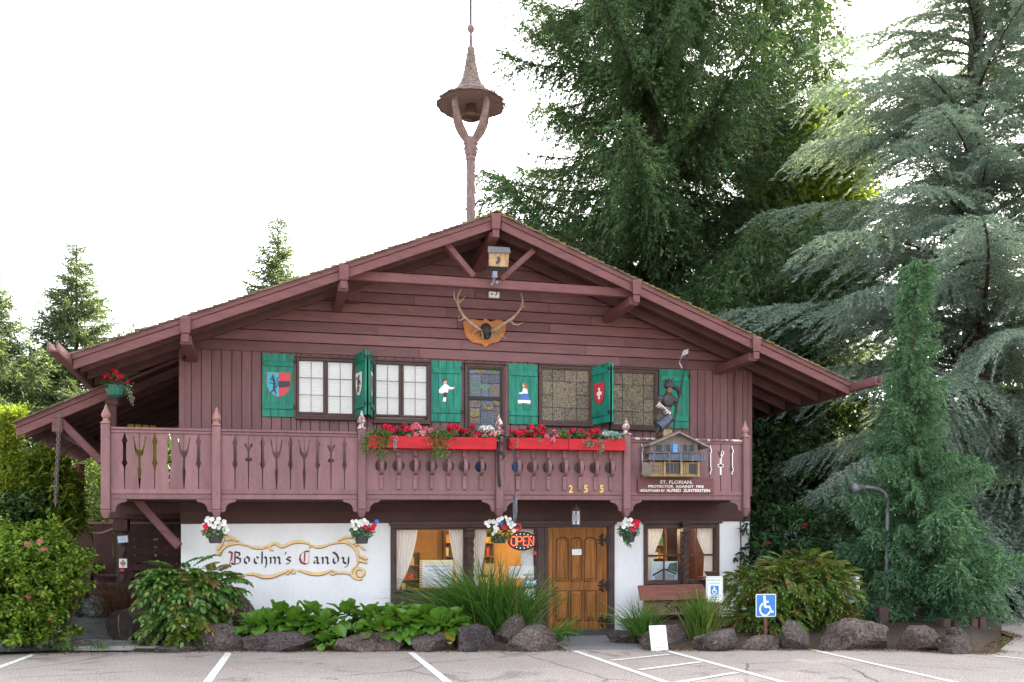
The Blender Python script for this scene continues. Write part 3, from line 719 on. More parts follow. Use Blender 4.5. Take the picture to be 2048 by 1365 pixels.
shp.append((rightside, 3)); shp.append(([(xm, ey0 + .16), (ex1, ey0 + .18), (ex1, ey0 + .28), (xm, ey0 + .28)], 1))
bx_, by_ = ex0 + .1, ey0 + .2
for a, b_, w in (((.02, -.09), (.03, .06), .022), ((.03, .05), (.0, .15), .018), ((.0, .14), (-.03, .13), .012), ((.02, .07), (-.06, .11), .009), ((.01, .03), (-.06, .04), .009), ((.02, -.08), (-.03, -.12), .013), ((.03, -.08), (.05, -.15), .012),
                 ((-.03, -.12), (-.04, -.15), .008), ((.04, -.05), (.09, .02), .008), ((.09, .02), (.07, .1), .007), ((.07, .1), (.1, .15), .008), ((-.01, .15), (.01, .18), .01)):
    shp.append(blade(1, (bx_ + a[0], by_ + a[1]), (bx_ + b_[0], by_ + b_[1]), w))
emblem(s1, T, shp, EM, "coat_of_arms")
# boy in a white cape
x0, x1, z0, z1 = rect(861, 921.5, 723.5, 845); wd, ht = x1 - x0, z1 - z0; T = flatT(x0, z0); s2 = shutter(T, wd=wd, ht=ht, battens=(.14, .79))
def Pz(x, y): return ((x - 1408) / (1645 - 1408) * wd, ht - (y - 170) / (645 - 170) * ht)
def Zp(*p): return [Pz(*q) for q in p]
emblem(s2, T, [(Zp((1505, 425), (1532, 425), (1530, 470), (1520, 495), (1500, 490)), 1), (Zp((1500, 400), (1535, 400), (1530, 460), (1512, 465)), 1), (Zp((1502, 455), (1525, 455), (1522, 490), (1498, 488)), 0),
   (Zp((1505, 355), (1470, 395), (1466, 418), (1490, 428), (1515, 415), (1538, 420), (1545, 375), (1530, 352)), 0), (Zp((1535, 360), (1560, 376), (1588, 372), (1590, 384), (1560, 394), (1535, 382)), 0), (Zp((1578, 372), (1592, 370), (1592, 384), (1580, 386)), 4),
   (Zp((1500, 322), (1524, 318), (1530, 340), (1518, 356), (1504, 350)), 4), (Zp((1478, 322), (1500, 315), (1528, 318), (1522, 326), (1505, 330), (1492, 345)), 1), (Zp((1486, 318), (1478, 326), (1484, 338), (1490, 326)), 2)], EM, "painted_boy")
# girl in a blue skirt
x0, x1, z0, z1 = rect(1015.6, 1073.6, 730, 850); wd, ht = x1 - x0, z1 - z0; T = flatT(x0, z0); s3 = shutter(T, wd=wd, ht=ht, battens=(.14, .8))
def Pz(x, y): return ((x - 135) / (355 - 135) * wd, ht - (y - 190) / (645 - 190) * ht)
emblem(s3, T, [(Zp((212, 478), (228, 478), (230, 492), (205, 490)), 7), (Zp((275, 478), (292, 478), (296, 492), (272, 490)), 7), (Zp((236, 410), (275, 410), (300, 470), (298, 485), (204, 485), (202, 470)), 0), (Zp((236, 408), (275, 408), (296, 462), (206, 462)), 6),
   (Zp((242, 372), (272, 372), (278, 412), (236, 412)), 0), (Zp((245, 378), (232, 405), (212, 408), (212, 418), (236, 416), (252, 396)), 0), (Zp((236, 340), (250, 332), (256, 365), (240, 368)), 4), (Zp((242, 332), (262, 330), (272, 345), (280, 382), (264, 378), (252, 350), (246, 342)), 5)] +
   [disc(0, *Pz(215 + 14 * q, 470), .008) for q in range(6)], EM, "painted_girl")
# far right shutter, partly behind the statue
x0, x1, z0, z1 = rect(1316, 1375, 741, 858); wd, ht = x1 - x0, z1 - z0; shutter(flatT(x0, z0), wd=wd, ht=ht, battens=(.12, .8))
# two pairs standing open, back to back
def openT(xh, xr, yr, z0, flip):
    d = Vector((xr - xh, yr + .04)); L = d.length; d /= L; nn = Vector((d.y, -d.x))
    if nn.y > 0: nn = -nn
    nn = Vector((-abs(d.y), -d.x * 1)) if not flip else Vector((abs(d.y), -abs(d.x)))
    return (lambda u, v, q: (xh + d.x * u + nn.x * q, -.04 + d.y * u + nn.y * q, z0 + v)), L
yo = -.56
xl, xr, xm = wx(712, 770), wx(743, 770), wx(728.5, 770); z0, z1 = wz(728, 838), wz(728, 712)
T, L = openT(xl, xm - .012, yo, z0, False); s4 = shutter(T, wd=L, ht=z1 - z0)
shp = [(shieldpts(L * .12, L * .72, .36, .8), 1), (shieldpts(L * .14, L * .7, .375, .79), 0)]
q_ = random.Random(3)
for k in range(16): u = L * q_.uniform(.24, .58); v = q_.uniform(.46, .74); shp.append(disc([1, 5, 7, 1][k % 4], u, v, .028, .035, 7))
shp += [blade(1, (L * .42, .43), (L * .42, .72), .02)]
emblem(s4, T, shp, EM, "coat_of_arms")
T, L = openT(xr, xm + .012, yo, z0, True); s5 = shutter(T, wd=L, ht=z1 - z0)
emblem(s5, T, [(shieldpts(L * .2, L * .8, .36, .8), 0), (shieldpts(L * .28, L * .72, .42, .74), 1)], EM, "coat_of_arms")
xl, xr, xm = wx(1184, 790), wx(1219, 790), wx(1196, 790) , ; xm = wx(1200.5, 790)
z0, z1 = wz(1195, 852), wz(1195, 736); yo = -.57
T, L = openT(xl, xm - .008, yo, z0, False); s6 = shutter(T, wd=L, ht=z1 - z0)
sp = shieldpts(L * .17, L * .74, .37, .78)
emblem(s6, T, [([(u + (.012 if u > L * .4 else -.006), v - .012) for u, v in sp], 1), (sp, 3), blade(0, (L * .45, .47), (L * .45, .69), .028), blade(0, (L * .32, .58), (L * .59, .58), .032)], EM, "coat_of_arms")
T, L = openT(xr, xm + .02, yo, z0, True); shutter(T, wd=L, ht=z1 - z0)
# ------------------------------------------------------------------ ground storey
M_SGLASS = glassmat('shop_glass', base=.02, k=.7)
LZ0, LZ1 = -.2, 2.085
def lw(px): return wx(px, 1110)
XA, XB, XC, XD, XE, XF = lw(364), lw(781), lw(1228), lw(1287), lw(1437), lw(1499)
for a, b_ in ((WX0, XB), (XC, XD), (XE, WX1)):
    H("plaster_wall", MB().box(a, b_, 0, .2, LZ0, LZ1), M_PLAST)
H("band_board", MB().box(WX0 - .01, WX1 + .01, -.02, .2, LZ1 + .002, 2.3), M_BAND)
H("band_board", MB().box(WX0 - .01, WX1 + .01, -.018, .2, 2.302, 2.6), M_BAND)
# strip of window frames from the plaster to the door
zt = wz(930, 1056); zs = wz(930, 1176); 
H("lintel_board", MB().box(XB, XC, -.06, .2, zt, LZ1), M_TRIM, bevel=.006)
H("lintel_moulding", MB().box(XB - .03, XC + .03, -.085, -.0615, LZ1 - .045, LZ1 + .03), M_TRIM, bevel=.006)
def jamb(p0, p1, z0=LZ0, z1=None, y=-.05): H("window_post", MB().box(lw(p0), lw(p1), y, .19, z0, (z1 or zt) - .002), M_TRIM, bevel=.006)
jamb(781.5, 789.5); jamb(931, 943); jamb(1073.5, 1088)
H("apron_panel", MB().box(lw(789.5) + .002, lw(931) - .002, -.03, .1, LZ0, zs - .045), M_TRIM, bevel=.006)
H("apron_panel", MB().box(lw(943) + .002, lw(1073.5) - .002, -.03, .1, LZ0, zs - .045), M_TRIM, bevel=.006)
for p in (812, 845, 880, 965, 1000, 1035): H("apron_batten", MB().box(lw(p) - .012, lw(p) + .012, -.043, -.031, LZ0, zs - .047), M_TRIM)
for a, b_ in ((789.5, 931), (943, 1073.5)):
    w = H("window", ring(lw(a) + .001, lw(b_) - .001, zs - .044, zt - .003, .03, -.03, .1), M_TRIM, bevel=.005)
    H("pane", MB().poly([(lw(a) + .03, .03, zs), (lw(b_) - .03, .03, zs), (lw(b_) - .03, .03, zt - .03), (lw(a) + .03, .03, zt - .03)]), M_SGLASS, w)
    H("window_sill", MB().box(lw(a) + .003, lw(b_) - .003, -.075, -.032, zs - .04, zs - .003), M_TRIM, w, bevel=.006)
def column(px, z0, z1, r=.075):
    x = lw(px); n_ = 44
    H("twisted_column", MB().lathe([(r, z0 + (z1 - z0 - .2) * i / n_) for i in range(n_ + 1)], (x, -.1, 0), 16, twist=15, star=.16, lobes=3), M_TRIM)
    H("column_cap", MB().box(x - .085, x + .085, -.19, -.051, z1 - .198, z1 - .06).box(x - .1, x + .1, -.2, -.051, z1 - .058, z1), M_TRIM, bevel=.012)
column(937, zs - .04, zt)
# door
DX0, DX1, DZ0, DZ1 = rect(1096, 1215, 1056, 1262)
DX0, DX1 = lw(1096), lw(1215)
H("door_frame", MB().box(lw(1088.5), DX0 - .004, -.045, .19, LZ0, zt - .003).box(DX1 + .004, XC - .002, -.045, .19, LZ0, zt - .003), M_TRIM, bevel=.008)
H("door_jamb", MB().box(DX0 - .003, DX0 + .08, -.03, .15, DZ0, zt - .004), M_DOOR, bevel=.006)
door = H("door", MB().box(DX0 + .084, DX1 - .004, -.012, .05, DZ0 + .02, zt - .006), M_DOOR, bevel=.005)
def dz(x, y): return lw(770 + x / 4.266), at(770 + x / 4.266, 1000 + y / 4.266, -.02)[1]
for (x0, x1) in ((1460, 1562), (1585, 1677), (1700, 1802)):
    for (y0, y1, arch) in ((322, 692, 1), (776, 1026, 0)):
        (a, zt_), (b_, zb_) = dz(x0, y0), dz(x1, y1)
        def outline(m_):
            aa, bb, z0_, z1_ = a + m_, b_ - m_, zb_ + m_, zt_ - m_
            if not arch: return [(aa, z0_), (bb, z0_), (bb, z1_), (aa, z1_)]
            r_ = (bb - aa) / 2; h_ = r_ * .6
            return [(aa, z0_), (bb, z0_)] + [((aa + bb) / 2 + r_ * math.cos(t), z1_ - h_ + h_ * math.sin(t)) for t in [math.pi * k / 8 for k in range(9)]]
        o0 = outline(0); pm = MB().tube([(x, -.016, z) for x, z in o0 + o0[:1]], .011, 6)
        H("panel_moulding", pm, surf("shaded_moulding", (.1, .036, .011), .45, .3, 3, (9, 9, .7), bmp=.3, objvar=.1), door)  # darker than the door: groove shade put into the moulding colour
        o1, o2 = outline(.022), outline(.062); n_ = len(o1); fp = MB()
        for k in range(n_): fp.poly([(o1[k][0], -.0125, o1[k][1]), (o1[(k + 1) % n_][0], -.0125, o1[(k + 1) % n_][1]), (o2[(k + 1) % n_][0], -.034, o2[(k + 1) % n_][1]), (o2[k][0], -.034, o2[k][1])])
        fp.poly([(x, -.034, z) for x, z in o2]); H("door_panel", fp, M_DOOR, door)
gl = MB()
for x in (1573, 1688, 1443, 1820): (a, z0_), (_, z1_) = dz(x, 260), dz(x, 1075); gl.box(a - .002, a + .002, -.0135, -.0125, z1_, z0_)
H("board_joint", gl, M_TRIM, door)
for yc in (342, 732, 1032):                     # scrolled strap hinges
    X, Z = dz(1845, yc); hg = MB()
    hg.box(X - .02, lw(1215) + .03, -.045, -.014, Z - .025, Z + .025)
    for s_ in (-1, 1):
        hg.tube([(X + .03, -.03, Z), (X + .005, -.03, Z + s_ * .05), (X + .0, -.03, Z + s_ * .09), (X + .02, -.03, Z + s_ * .12), (X + .035, -.03, Z + s_ * .105), (X + .02, -.03, Z + s_ * .085)], [.018, .02, .014, .012, .011, .012], 6)
        hg.tube([(X, -.03, Z + s_ * .055), (X - .04, -.03, Z + s_ * .075), (X - .055, -.03, Z + s_ * .055)], [.014, .011, .012], 6)
    hg.tube([(X - .01, -.03, Z), (X - .06, -.03, Z), (X - .075, -.03, Z + .012)], [.016, .012, .014], 6).box(lw(1211), lw(1219), -.06, -.0455, Z - .09, Z + .09)
    H("hinge", hg, M_IRON, door)
X, Z = dz(1425, 760); hm = MB().box(X - .018, X + .018, -.028, -.013, Z - .13, Z + .11).tube([(X, -.03, Z + .03), (X, -.08, Z + .03), (X + .1, -.085, Z + .015)], .011, 6).tube([(X - .005, -.03, Z - .1), (X - .02, -.05, Z - .14), (X + .02, -.05, Z - .15)], .01, 6)
H("door_handle", hm, M_IRON, door)
X, Z = dz(1635, 560); ro = MB().lathe([(.05, 0), (.05, .006), (.012, .012)], (0, 0, 0), 16, star=.2, lobes=8); ro.v = [(X + x, -.035 - z, Z + y) for x, y, z in ro.v]; H("door_rosette", ro, M_DOOR, door)
(a, z1_), (b_, z0_) = dz(1590, 422), dz(1671, 471); H("door_notice", MB().box(a, b_, -.04, -.035, z0_, z1_), M_PAPER, door)
H("door_step", MB().box(DX0 - .1, DX1 + .1, -.12, .1, -.2, DZ0 + .012), surf("step_stone", (.16, .16, .17), .8, .2, 8))

# right-hand window
R0, R1, RZ0, RZ1 = lw(1287), lw(1437), wz(1362, 1168), wz(1362, 1050)
H("window_surround", MB().box(R0, R1, -.03, .19, RZ1 + .002, LZ1).box(R0, R1, -.03, .19, LZ0, RZ0 - .002), M_TRIM)
H("lintel_moulding", MB().box(R0 - .05, R1 + .05, -.08, -.031, LZ1 - .04, LZ1 + .03), M_TRIM, bevel=.006)
w = H("window", ring(R0, R1, RZ0, RZ1, .075, -.05, .12).box(lw(1359), lw(1373), -.04, .12, RZ0 + .075, RZ1 - .075), M_TRIM, bevel=.006)
for a, b_, m_ in ((1297, 1359, 1328.5), (1373, 1426, 1393)):
    H("muntin", MB().box(lw(m_) - .012, lw(m_) + .012, .0, .03, RZ0 + .076, RZ1 - .076).box(lw(a), lw(b_), .002, .028, wz(1362, 1113), wz(1362, 1109)), M_TRIM, w)
    zm = wz(1362, 1111)
    for u0, u1 in ((a, m_), (m_, b_)):
        for q0, q1 in ((RZ0 + .07, zm), (zm, RZ1 - .07)):
            H("pane", MB().poly([(lw(u0), .016, q0), (lw(u1), .016, q0), (lw(u1), .016, q1), (lw(u0), .016, q1)]), M_SGLASS, w)
column(1366, RZ0, RZ1 + .05)
H("cable", MB().tube([(lw(1480), -.02, LZ1), (lw(1481), -.02, 1.5), (lw(1479.5), -.02, 1.0), (lw(1482), -.02, .4)], .012, 6), M_TRIM)

# ------------------------------------------------------------------ shop behind the glass
M_SHOP = surf("shop_wall", (.42, .235, .08), .8, .15, 2)
M_SHELF = surf("shop_shelf", (.22, .11, .04), .6, .25, 4)
H("shop_wall", MB().box(XB - .6, WX1 - .21, 3.6, 3.7, -.1, 2.28), M_SHOP)
H("shop_wall", MB().box(XB - .7, XB - .6, .21, 3.6, -.1, 2.28), M_SHOP)
H("shop_ceiling", MB().box(XB - .6, WX1 - .21, .21, 3.6, 2.2, 2.28), M_SHOP)
H("shop_floor", MB().box(XB - .6, WX1 - .21, .21, 3.6, -.1, -.02), M_SHELF)
H("shop_partition", MB().box(lw(1228), lw(1228) + .1, .22, 2.2, -.02, 2.19), M_SHOP)
GOODS = [surf("goods_" + k, c, .5, .2, 6) for k, c in (("gold", (.6, .33, .05)), ("cocoa", (.12, .05, .02)), ("red", (.5, .04, .03)), ("cream", (.7, .6, .4)), ("green", (.1, .25, .08)))]
def shelving(x0, x1, y, z0, rows, label):
    t = thing("display_shelf", label, "shelf", ((x0 + x1) / 2, y, 0))
    fr = MB().box(x0 - .03, x0, y - .3, y, -.02, z0 + rows * .3).box(x1, x1 + .03, y - .3, y, -.02, z0 + rows * .3).box(x0, x1, y - .02, y, -.02, z0 + rows * .3)
    fr.build("shelf_frame", M_SHELF, t); gb = [MB() for _ in GOODS]
    for r_ in range(rows):
        zz = z0 + r_ * .3; MB().box(x0, x1, y - .3, y - .021, zz, zz + .025).build("shelf_board", M_SHELF, t)
        x = x0 + .02
        while x < x1 - .12:
            w_ = rnd.uniform(.05, .16); h_ = rnd.uniform(.08, .22); k = rnd.randrange(5)
            gb[k].box(x, x + w_, y - .27, y - .27 + w_, zz + .026, zz + .026 + h_); x += w_ + rnd.uniform(.005, .05)
    for g_, mt in zip(gb, GOODS):
        if g_.v: o = g_.build("candy_boxes", mt, t); o["kind"] = "stuff"
    return t
shelving(3.9, 5.0, 3.58, .5, 5, "candy shelf glowing behind the second shop window beside the door")
shelving(7.3, 8.1, 2.5, .45, 5, "candy shelf seen through the left half of the small window")
shelving(8.3, 8.95, 3.0, .45, 5, "candy shelf seen through the right half of the small window")
shelving(2.9, 3.3, 3.5, .3, 4, "narrow dark candy shelf at the back of the first shop window")
M_LAMP = flat("lamp_glow", (1.0, .72, .38), .5, emit=3)
for k, (x, y) in enumerate(((2.9, 1.2), (4.4, 1.6), (5.6, 2.6), (7.6, 1.0), (8.7, 1.4))):
    t = thing("ceiling_lamp", "warm glowing ceiling lamp " + ("near the front of the first shop window", "in the middle of the second shop window", "deep in the shop behind the neon sign", "behind the left half of the small window", "behind the right half of the small window")[k], "lamp", (x, y, 2.1), group="lamps in the shop")
    MB().lathe([(.03, .1), (.09, .06), (.14, -.02)], (x, y, 2.1), 12).build("lamp_shade", M_BLACK, t)
    MB().ball((x, y, 2.06), .06).build("bulb", M_LAMP, t)
    pl = bpy.data.lights.new("shop_light", 'POINT'); pl.energy = 9; pl.color = (1, .74, .42); pl.shadow_soft_size = .08
    lo = link(bpy.data.objects.new("shop_light", pl)); lo.location = (x, y, 1.96)

M_CURT, n_, l_, b_n = nodes("curtain_cloth")
b_n.inputs["Base Color"].default_value = (.8, .82, .86, 1); b_n.inputs["Roughness"].default_value = .9
tr_ = n_.new("ShaderNodeBsdfTranslucent"); tr_.inputs[0].default_value = (.74, .7, .6, 1); mx_ = n_.new("ShaderNodeMixShader"); mx_.inputs[0].default_value = .15
l_.new(b_n.outputs[0], mx_.inputs[1]); l_.new(tr_.outputs[0], mx_.inputs[2]); l_.new(mx_.outputs[0], n_["Material Output"].inputs["Surface"])
def curtain(rows, label, y=.16, folds=7):
    """rows of (x left, x right, z), top to bottom"""
    mb = MB(); nx = folds * 6; base = []
    rr = []
    for i in range(len(rows) - 1):
        for k in range(4): t = k / 4; rr.append(tuple(a + (b_ - a) * t for a, b_ in zip(rows[i], rows[i + 1])))
    rr.append(rows[-1]); V = []; 
    for j, (a, b_, z) in enumerate(rr):
        amp = .028 * min(1, (b_ - a) / .25 + .3)
        for i in range(nx + 1):
            u = i / nx; V.append((a + (b_ - a) * u, y + amp * math.sin(u * folds * 2 * math.pi + .3 * math.sin(j * .4)), z))
    F = [(j * (nx + 1) + i, j * (nx + 1) + i + 1, (j + 1) * (nx + 1) + i + 1, (j + 1) * (nx + 1) + i) for j in range(len(rr) - 1) for i in range(nx)]
    mb.raw(V, F); o = mb.build("curtain", M_CURT, shear=True, smooth=True, origin=((rows[0][0] + rows[0][1]) / 2, y, rows[-1][2])); props(o, label, "curtain"); return o
def cz(x, y): return wx(770 + x / 4.266, 1110, .16), wz(930, 1000 + y / 4.266, .16)
def crow(*r): return [(cz(a, y)[0], cz(b_, y)[0], cz(a, y)[1]) for a, b_, y in r]
curtain(crow((70, 282, 212), (70, 270, 330), (70, 235, 480), (72, 190, 600), (85, 140, 700), (80, 120, 760)), "tied back white curtain at the left edge of the first shop window")
curtain(crow((536, 690, 212), (555, 690, 340), (575, 690, 460), (600, 690, 600), (625, 690, 760)), "white curtain in the first shop window beside the twisted column")
curtain(crow((722, 880, 212), (722, 862, 340), (725, 845, 480), (728, 820, 600), (730, 790, 760)), "white curtain drawn to the left side of the second shop window")
curtain(crow((1130, 1300, 212), (1145, 1300, 400), (1160, 1300, 560), (1190, 1300, 760)), "white curtain behind the oval neon sign")
def cz2(x, y): return wx(1200 + x / 3.657, 1110, .16), wz(1362, 1000 + y / 3.657, .16)
def crow2(*r): return [(cz2(a, y)[0], cz2(b_, y)[0], cz2(a, y)[1]) for a, b_, y in r]
curtain(crow2((340, 466, 195), (342, 450, 270), (345, 415, 340), (350, 392, 400), (352, 388, 480), (352, 395, 600)), "tied white curtain on the left side of the small shop window", folds=5)
curtain(crow2((690, 835, 195), (705, 835, 260), (735, 835, 340), (762, 830, 400), (762, 828, 480), (755, 835, 600)), "tied white curtain on the right side of the small shop window", folds=5)

# ------------------------------------------------------------------ writing
def glyphs(body, cx, cz, width, y, mat, parent, name="lettering", bold=0, h=None, shear=True, rot=0):
    cu = bpy.data.curves.new("text", 'FONT'); cu.body = body; cu.align_x = 'CENTER'; cu.align_y = 'CENTER'; cu.size = 1; cu.offset = bold; cu.resolution_u = 3
    o = link(bpy.data.objects.new("text", cu)); bpy.context.view_layer.update()
    me = o.evaluated_get(bpy.context.evaluated_depsgraph_get()).to_mesh()
    V = [v.co.copy() for v in me.vertices]; F = [list(p.vertices) for p in me.polygons]
    bpy.data.objects.remove(o)
    xs = [v.x for v in V]; ys = [v.y for v in V]; s_ = width / (max(xs) - min(xs)); mx, my = (max(xs) + min(xs)) / 2, (max(ys) + min(ys)) / 2
    sy = s_ if h is None else h / (max(ys) - min(ys)); ca, sa = math.cos(rot), math.sin(rot)
    mb = MB().raw([(cx + (v.x - mx) * s_ * ca - (v.y - my) * sy * sa, y, cz + (v.y - my) * sy * ca + (v.x - mx) * s_ * sa) for v in V], F)
    return mb.build(name, mat, parent, shear=shear)
def sheet_of(name, label, cat, x0, x1, z0, z1, y, mat=None, t_=.004):
    t = thing(name, label, cat, ((x0 + x1) / 2, y, z0)); MB().box(x0, x1, y, y + t_, z0, z1).build("sheet", mat or M_PAPER, t, shear=True); return t
M_INK = flat("ink", (.03, .035, .06)); M_INKB = flat("ink_blue", (.06, .1, .28)); M_GREY = flat("ink_grey", (.3, .32, .36))
def rules(t, x0, x1, zs_, y, mat=None, h=.006, seed=1):
    q = random.Random(seed); mb = MB()
    for z in zs_:
        x = x0
        while x < x1 - .02:
            w_ = q.uniform(.02, .07); mb.poly([(x, y, z), (min(x1, x + w_), y, z), (min(x1, x + w_), y, z + h), (x, y, z + h)]); x += w_ + .012
    mb.build("print", mat or M_GREY, t, shear=True)
def pw7(x, y, Y): return at(770 + x / 4.266, 1000 + y / 4.266, Y)
(a, z1), (b_, z0) = pw7(297, 516, .07), pw7(596, 746, .07)
t = sheet_of("poster", "large white poster about refreshing treats in the first shop window", "poster", a, b_, z0, z1, .07, flat("poster_edge", (.75, .7, .45)))
st = MB()
for k in range(12):
    z = z0 + (z1 - z0) * (k + .2) / 12
    st.poly([(a, .069, z), (a + .045, .069, z), (a + .045, .069, z + .022), (a, .069, z + .022)]).poly([(b_ - .045, .069, z), (b_, .069, z), (b_, .069, z + .022), (b_ - .045, .069, z + .022)])
st.build("striped_border", flat("stripe_red", (.5, .12, .08)), t, shear=True)
MB().poly([(a + .05, .068, z0 + .02), (b_ - .05, .068, z0 + .02), (b_ - .05, .068, z1 - .07), (a + .05, .068, z1 - .07)]).build("poster_face", M_PAPER, t, shear=True)
xm = (a + b_) / 2; hz = z1 - z0
glyphs("Refreshing Treats to", xm, z0 + hz * .77, (b_ - a) * .7, .067, M_INKB, t); glyphs("Beat the Heat!", xm, z0 + hz * .64, (b_ - a) * .5, .067, M_INKB, t)
rules(t, a + .09, xm + .05, [z0 + hz * f for f in (.5, .4)], .067, M_GREY, seed=3); rules(t, a + .09, b_ - .09, [z0 + hz * f for f in (.28, .2, .12)], .067, M_GREY, seed=4)
(a, z1), (b_, z0) = pw7(1165, 440, .05), pw7(1260, 570, .05); t = sheet_of("notice", "tall white printed notice below the neon sign", "notice", a, b_, z0, z1, .05); rules(t, a + .015, b_ - .015, [z0 + (z1 - z0) * k / 12 for k in range(1, 12)], .049)
(a, z1), (b_, z0) = pw7(1057, 568, .045), pw7(1273, 666, .045); t = sheet_of("menu_sheet", "wide white menu sheet with green lettering in the second shop window", "menu", a, b_, z0, z1, .045); rules(t, a + .02, a + .24, [z0 + (z1 - z0) * k / 7 for k in range(2, 7)], .044, seed=6)
glyphs("MENU", b_ - .12, z0 + .06, .19, .044, flat("ink_green", (.02, .22, .1)), t, bold=.02)
(a, z1), (b_, z0) = pw7(1183, 684, -.045), pw7(1293, 726, -.045); t = sheet_of("notice", "small blue and white notice under the menu sheet", "notice", a, b_, z0, z1, -.045, flat("notice_blue", (.12, .3, .5))); rules(t, a + .02, b_ - .02, [z0 + .03], -.046, M_WHITE, .05, 8)
(a, z1), (b_, z0) = pw7(1180, 760, -.05), pw7(1280, 850, -.05); sheet_of("notice", "blank white sheet low on the wall behind the tall grass", "notice", a, b_, z0, z1, -.05)
(a, z1), (b_, z0) = pw7(1264, 440, -.04), pw7(1293, 468, -.04); sheet_of("sticker", "small square red sticker at the right of the shop window", "sticker", a, b_, z0, z1, -.04, M_EMRED)
(a, z1), (b_, z0) = pw7(845, 545, .2), pw7(930, 640, .2); sheet_of("picture_card", "golden picture card standing in the second shop window", "picture", a, b_, z0, z1, .2, flat("gold_card", (.6, .32, .06)), .02)
def pw8(x, y, Y): return at(1200 + x / 3.657, 1000 + y / 3.657, Y)
(a, z1), (b_, z0) = pw8(372, 452, .07), pw8(568, 602, .07); t = sheet_of("poster", "picture poster of a chalet in the small shop window", "poster", a, b_, z0, z1, .07, flat("poster_sky", (.5, .62, .72)))
def Q(u, v): return (a + (b_ - a) * u, .0685, z0 + (z1 - z0) * v)
MB().poly([Q(.08, .3), Q(.5, .58), Q(.95, .34), Q(.95, .42), Q(.5, .68), Q(.05, .38)]).build("printed_roof", M_NAVY, t, shear=True)
MB().poly([Q(.15, .1), Q(.88, .1), Q(.88, .33), Q(.5, .55), Q(.15, .3)]).build("printed_house", M_GREY, t, shear=True)
MB().poly([Q(.6, .62), Q(.98, .45), Q(.98, .95), Q(.7, .9)]).poly([Q(.02, .02), Q(.98, .02), Q(.98, .095), Q(.02, .13)]).build("printed_trees", flat("print_green", (.03, .14, .1)), t, shear=True)
MB().poly([Q(.2, .6), Q(.36, .55), Q(.4, .66), Q(.33, .64), Q(.26, .66)]).build("printed_emblem", M_YEL, t, shear=True)
rules(t, a + (b_ - a) * .7, b_ - .03, [z0 + (z1 - z0) * .7, z0 + (z1 - z0) * .62], .0672, M_EMRED, .012, 5)
(a, z1), (b_, z0) = pw8(362, 414, .06), pw8(420, 430, .06); sheet_of("sticker", "tiny pale sticker on the left pane of the small window", "sticker", a, b_, z0, z1, .06)

# blackletter sign on the plaster, drawn with a broad pen
def SG(p): return at(340 + p[0] / 4.265, 1000 + p[1] / 4.265, 0)
ylay = [-.0012]
def pen(mb, pts, nib=9.5, mi=0, ang=42):
    ylay[0] -= .0002; y = ylay[0]; pts = [Vector(p) for p in pts]; nib *= 1.22; nx, ny = nib * math.cos(R(ang)), -nib * math.sin(R(ang))
    for p, q in zip(pts, pts[1:]):
        A, B, C_, D_ = (p.x - nx, p.y - ny), (p.x + nx, p.y + ny), (q.x + nx, q.y + ny), (q.x - nx, q.y - ny)
        mb.poly([(SG(v)[0], y, SG(v)[1]) for v in (A, B, C_, D_)], mi); ylay[0] -= .00003; y = ylay[0]
sign = thing("painted_sign", "gold scroll framed blackletter name painted on the white wall", "sign", (1.0, 0, 1.3))
M_SRED = flat("sign_red", (.3, .02, .035)); M_SBLK = flat("sign_black", (.02, .025, .04)); M_SGOLD = surf("sign_gold", (.78, .53, .25), .7, .15, 6, objvar=0); M_SBRN = flat("sign_brown", (.2, .085, .03))
LET = {
 "B": [([(500, 442), (528, 452), (520, 520), (508, 545)], 1, 9), ([(556, 438), (552, 545)], 1, 9), ([(556, 446), (590, 452), (596, 476), (560, 490)], 0, 8), ([(560, 490), (600, 505), (598, 538), (552, 552), (520, 542)], 0, 8), ([(536, 446), (534, 540)], 1, 2)],
 "o": [([(652, 484), (637, 498), (637, 530), (656, 546)], 0, 8), ([(652, 484), (675, 500), (675, 530), (656, 546)], 0, 8)],
 "e": [([(738, 484), (720, 500), (720, 530), (740, 546), (758, 532)], 0, 8), ([(738, 484), (756, 500), (730, 518)], 0, 6)],
 "h": [([(786, 442), (784, 546)], 0, 8), ([(788, 500), (808, 486), (822, 500), (822, 552), (812, 580)], 0, 8)],
 "m": [([(852, 490), (860, 500), (860, 546)], 0, 8), ([(862, 500), (882, 486), (896, 500), (896, 546)], 0, 8), ([(898, 500), (918, 486), (934, 500), (934, 540), (944, 546)], 0, 8)],
 "'": [([(990, 444), (984, 468)], 0, 7)],
 "s": [([(1032, 494), (1004, 488), (992, 502), (1028, 524), (1018, 542), (990, 546)], 0, 7.5)],
 "C": [([(1190, 440), (1150, 440), (1116, 460), (1106, 500), (1120, 535), (1160, 550), (1186, 538)], 1, 9), ([(1150, 446), (1146, 530)], 1, 7), ([(1186, 446), (1182, 536)], 1, 2)],
 "a": [([(1224, 496), (1244, 486), (1258, 500), (1258, 536), (1272, 546)], 0, 8), ([(1256, 512), (1228, 524), (1230, 542), (1256, 536)], 0, 6.5)],
 "n": [([(1294, 490), (1304, 500), (1304, 546)], 0, 8), ([(1306, 500), (1328, 486), (1344, 500), (1344, 540), (1354, 546)], 0, 8)],
 "d": [([(1390, 446), (1420, 466), (1436, 500), (1432, 530), (1410, 546)], 0, 8), ([(1412, 486), (1394, 500), (1394, 530), (1410, 546)], 0, 8)],
 "y": [([(1466, 490), (1480, 500), (1480, 532), (1502, 546)], 0, 8), ([(1522, 488), (1522, 540), (1512, 568), (1490, 576)], 0, 8)],
}
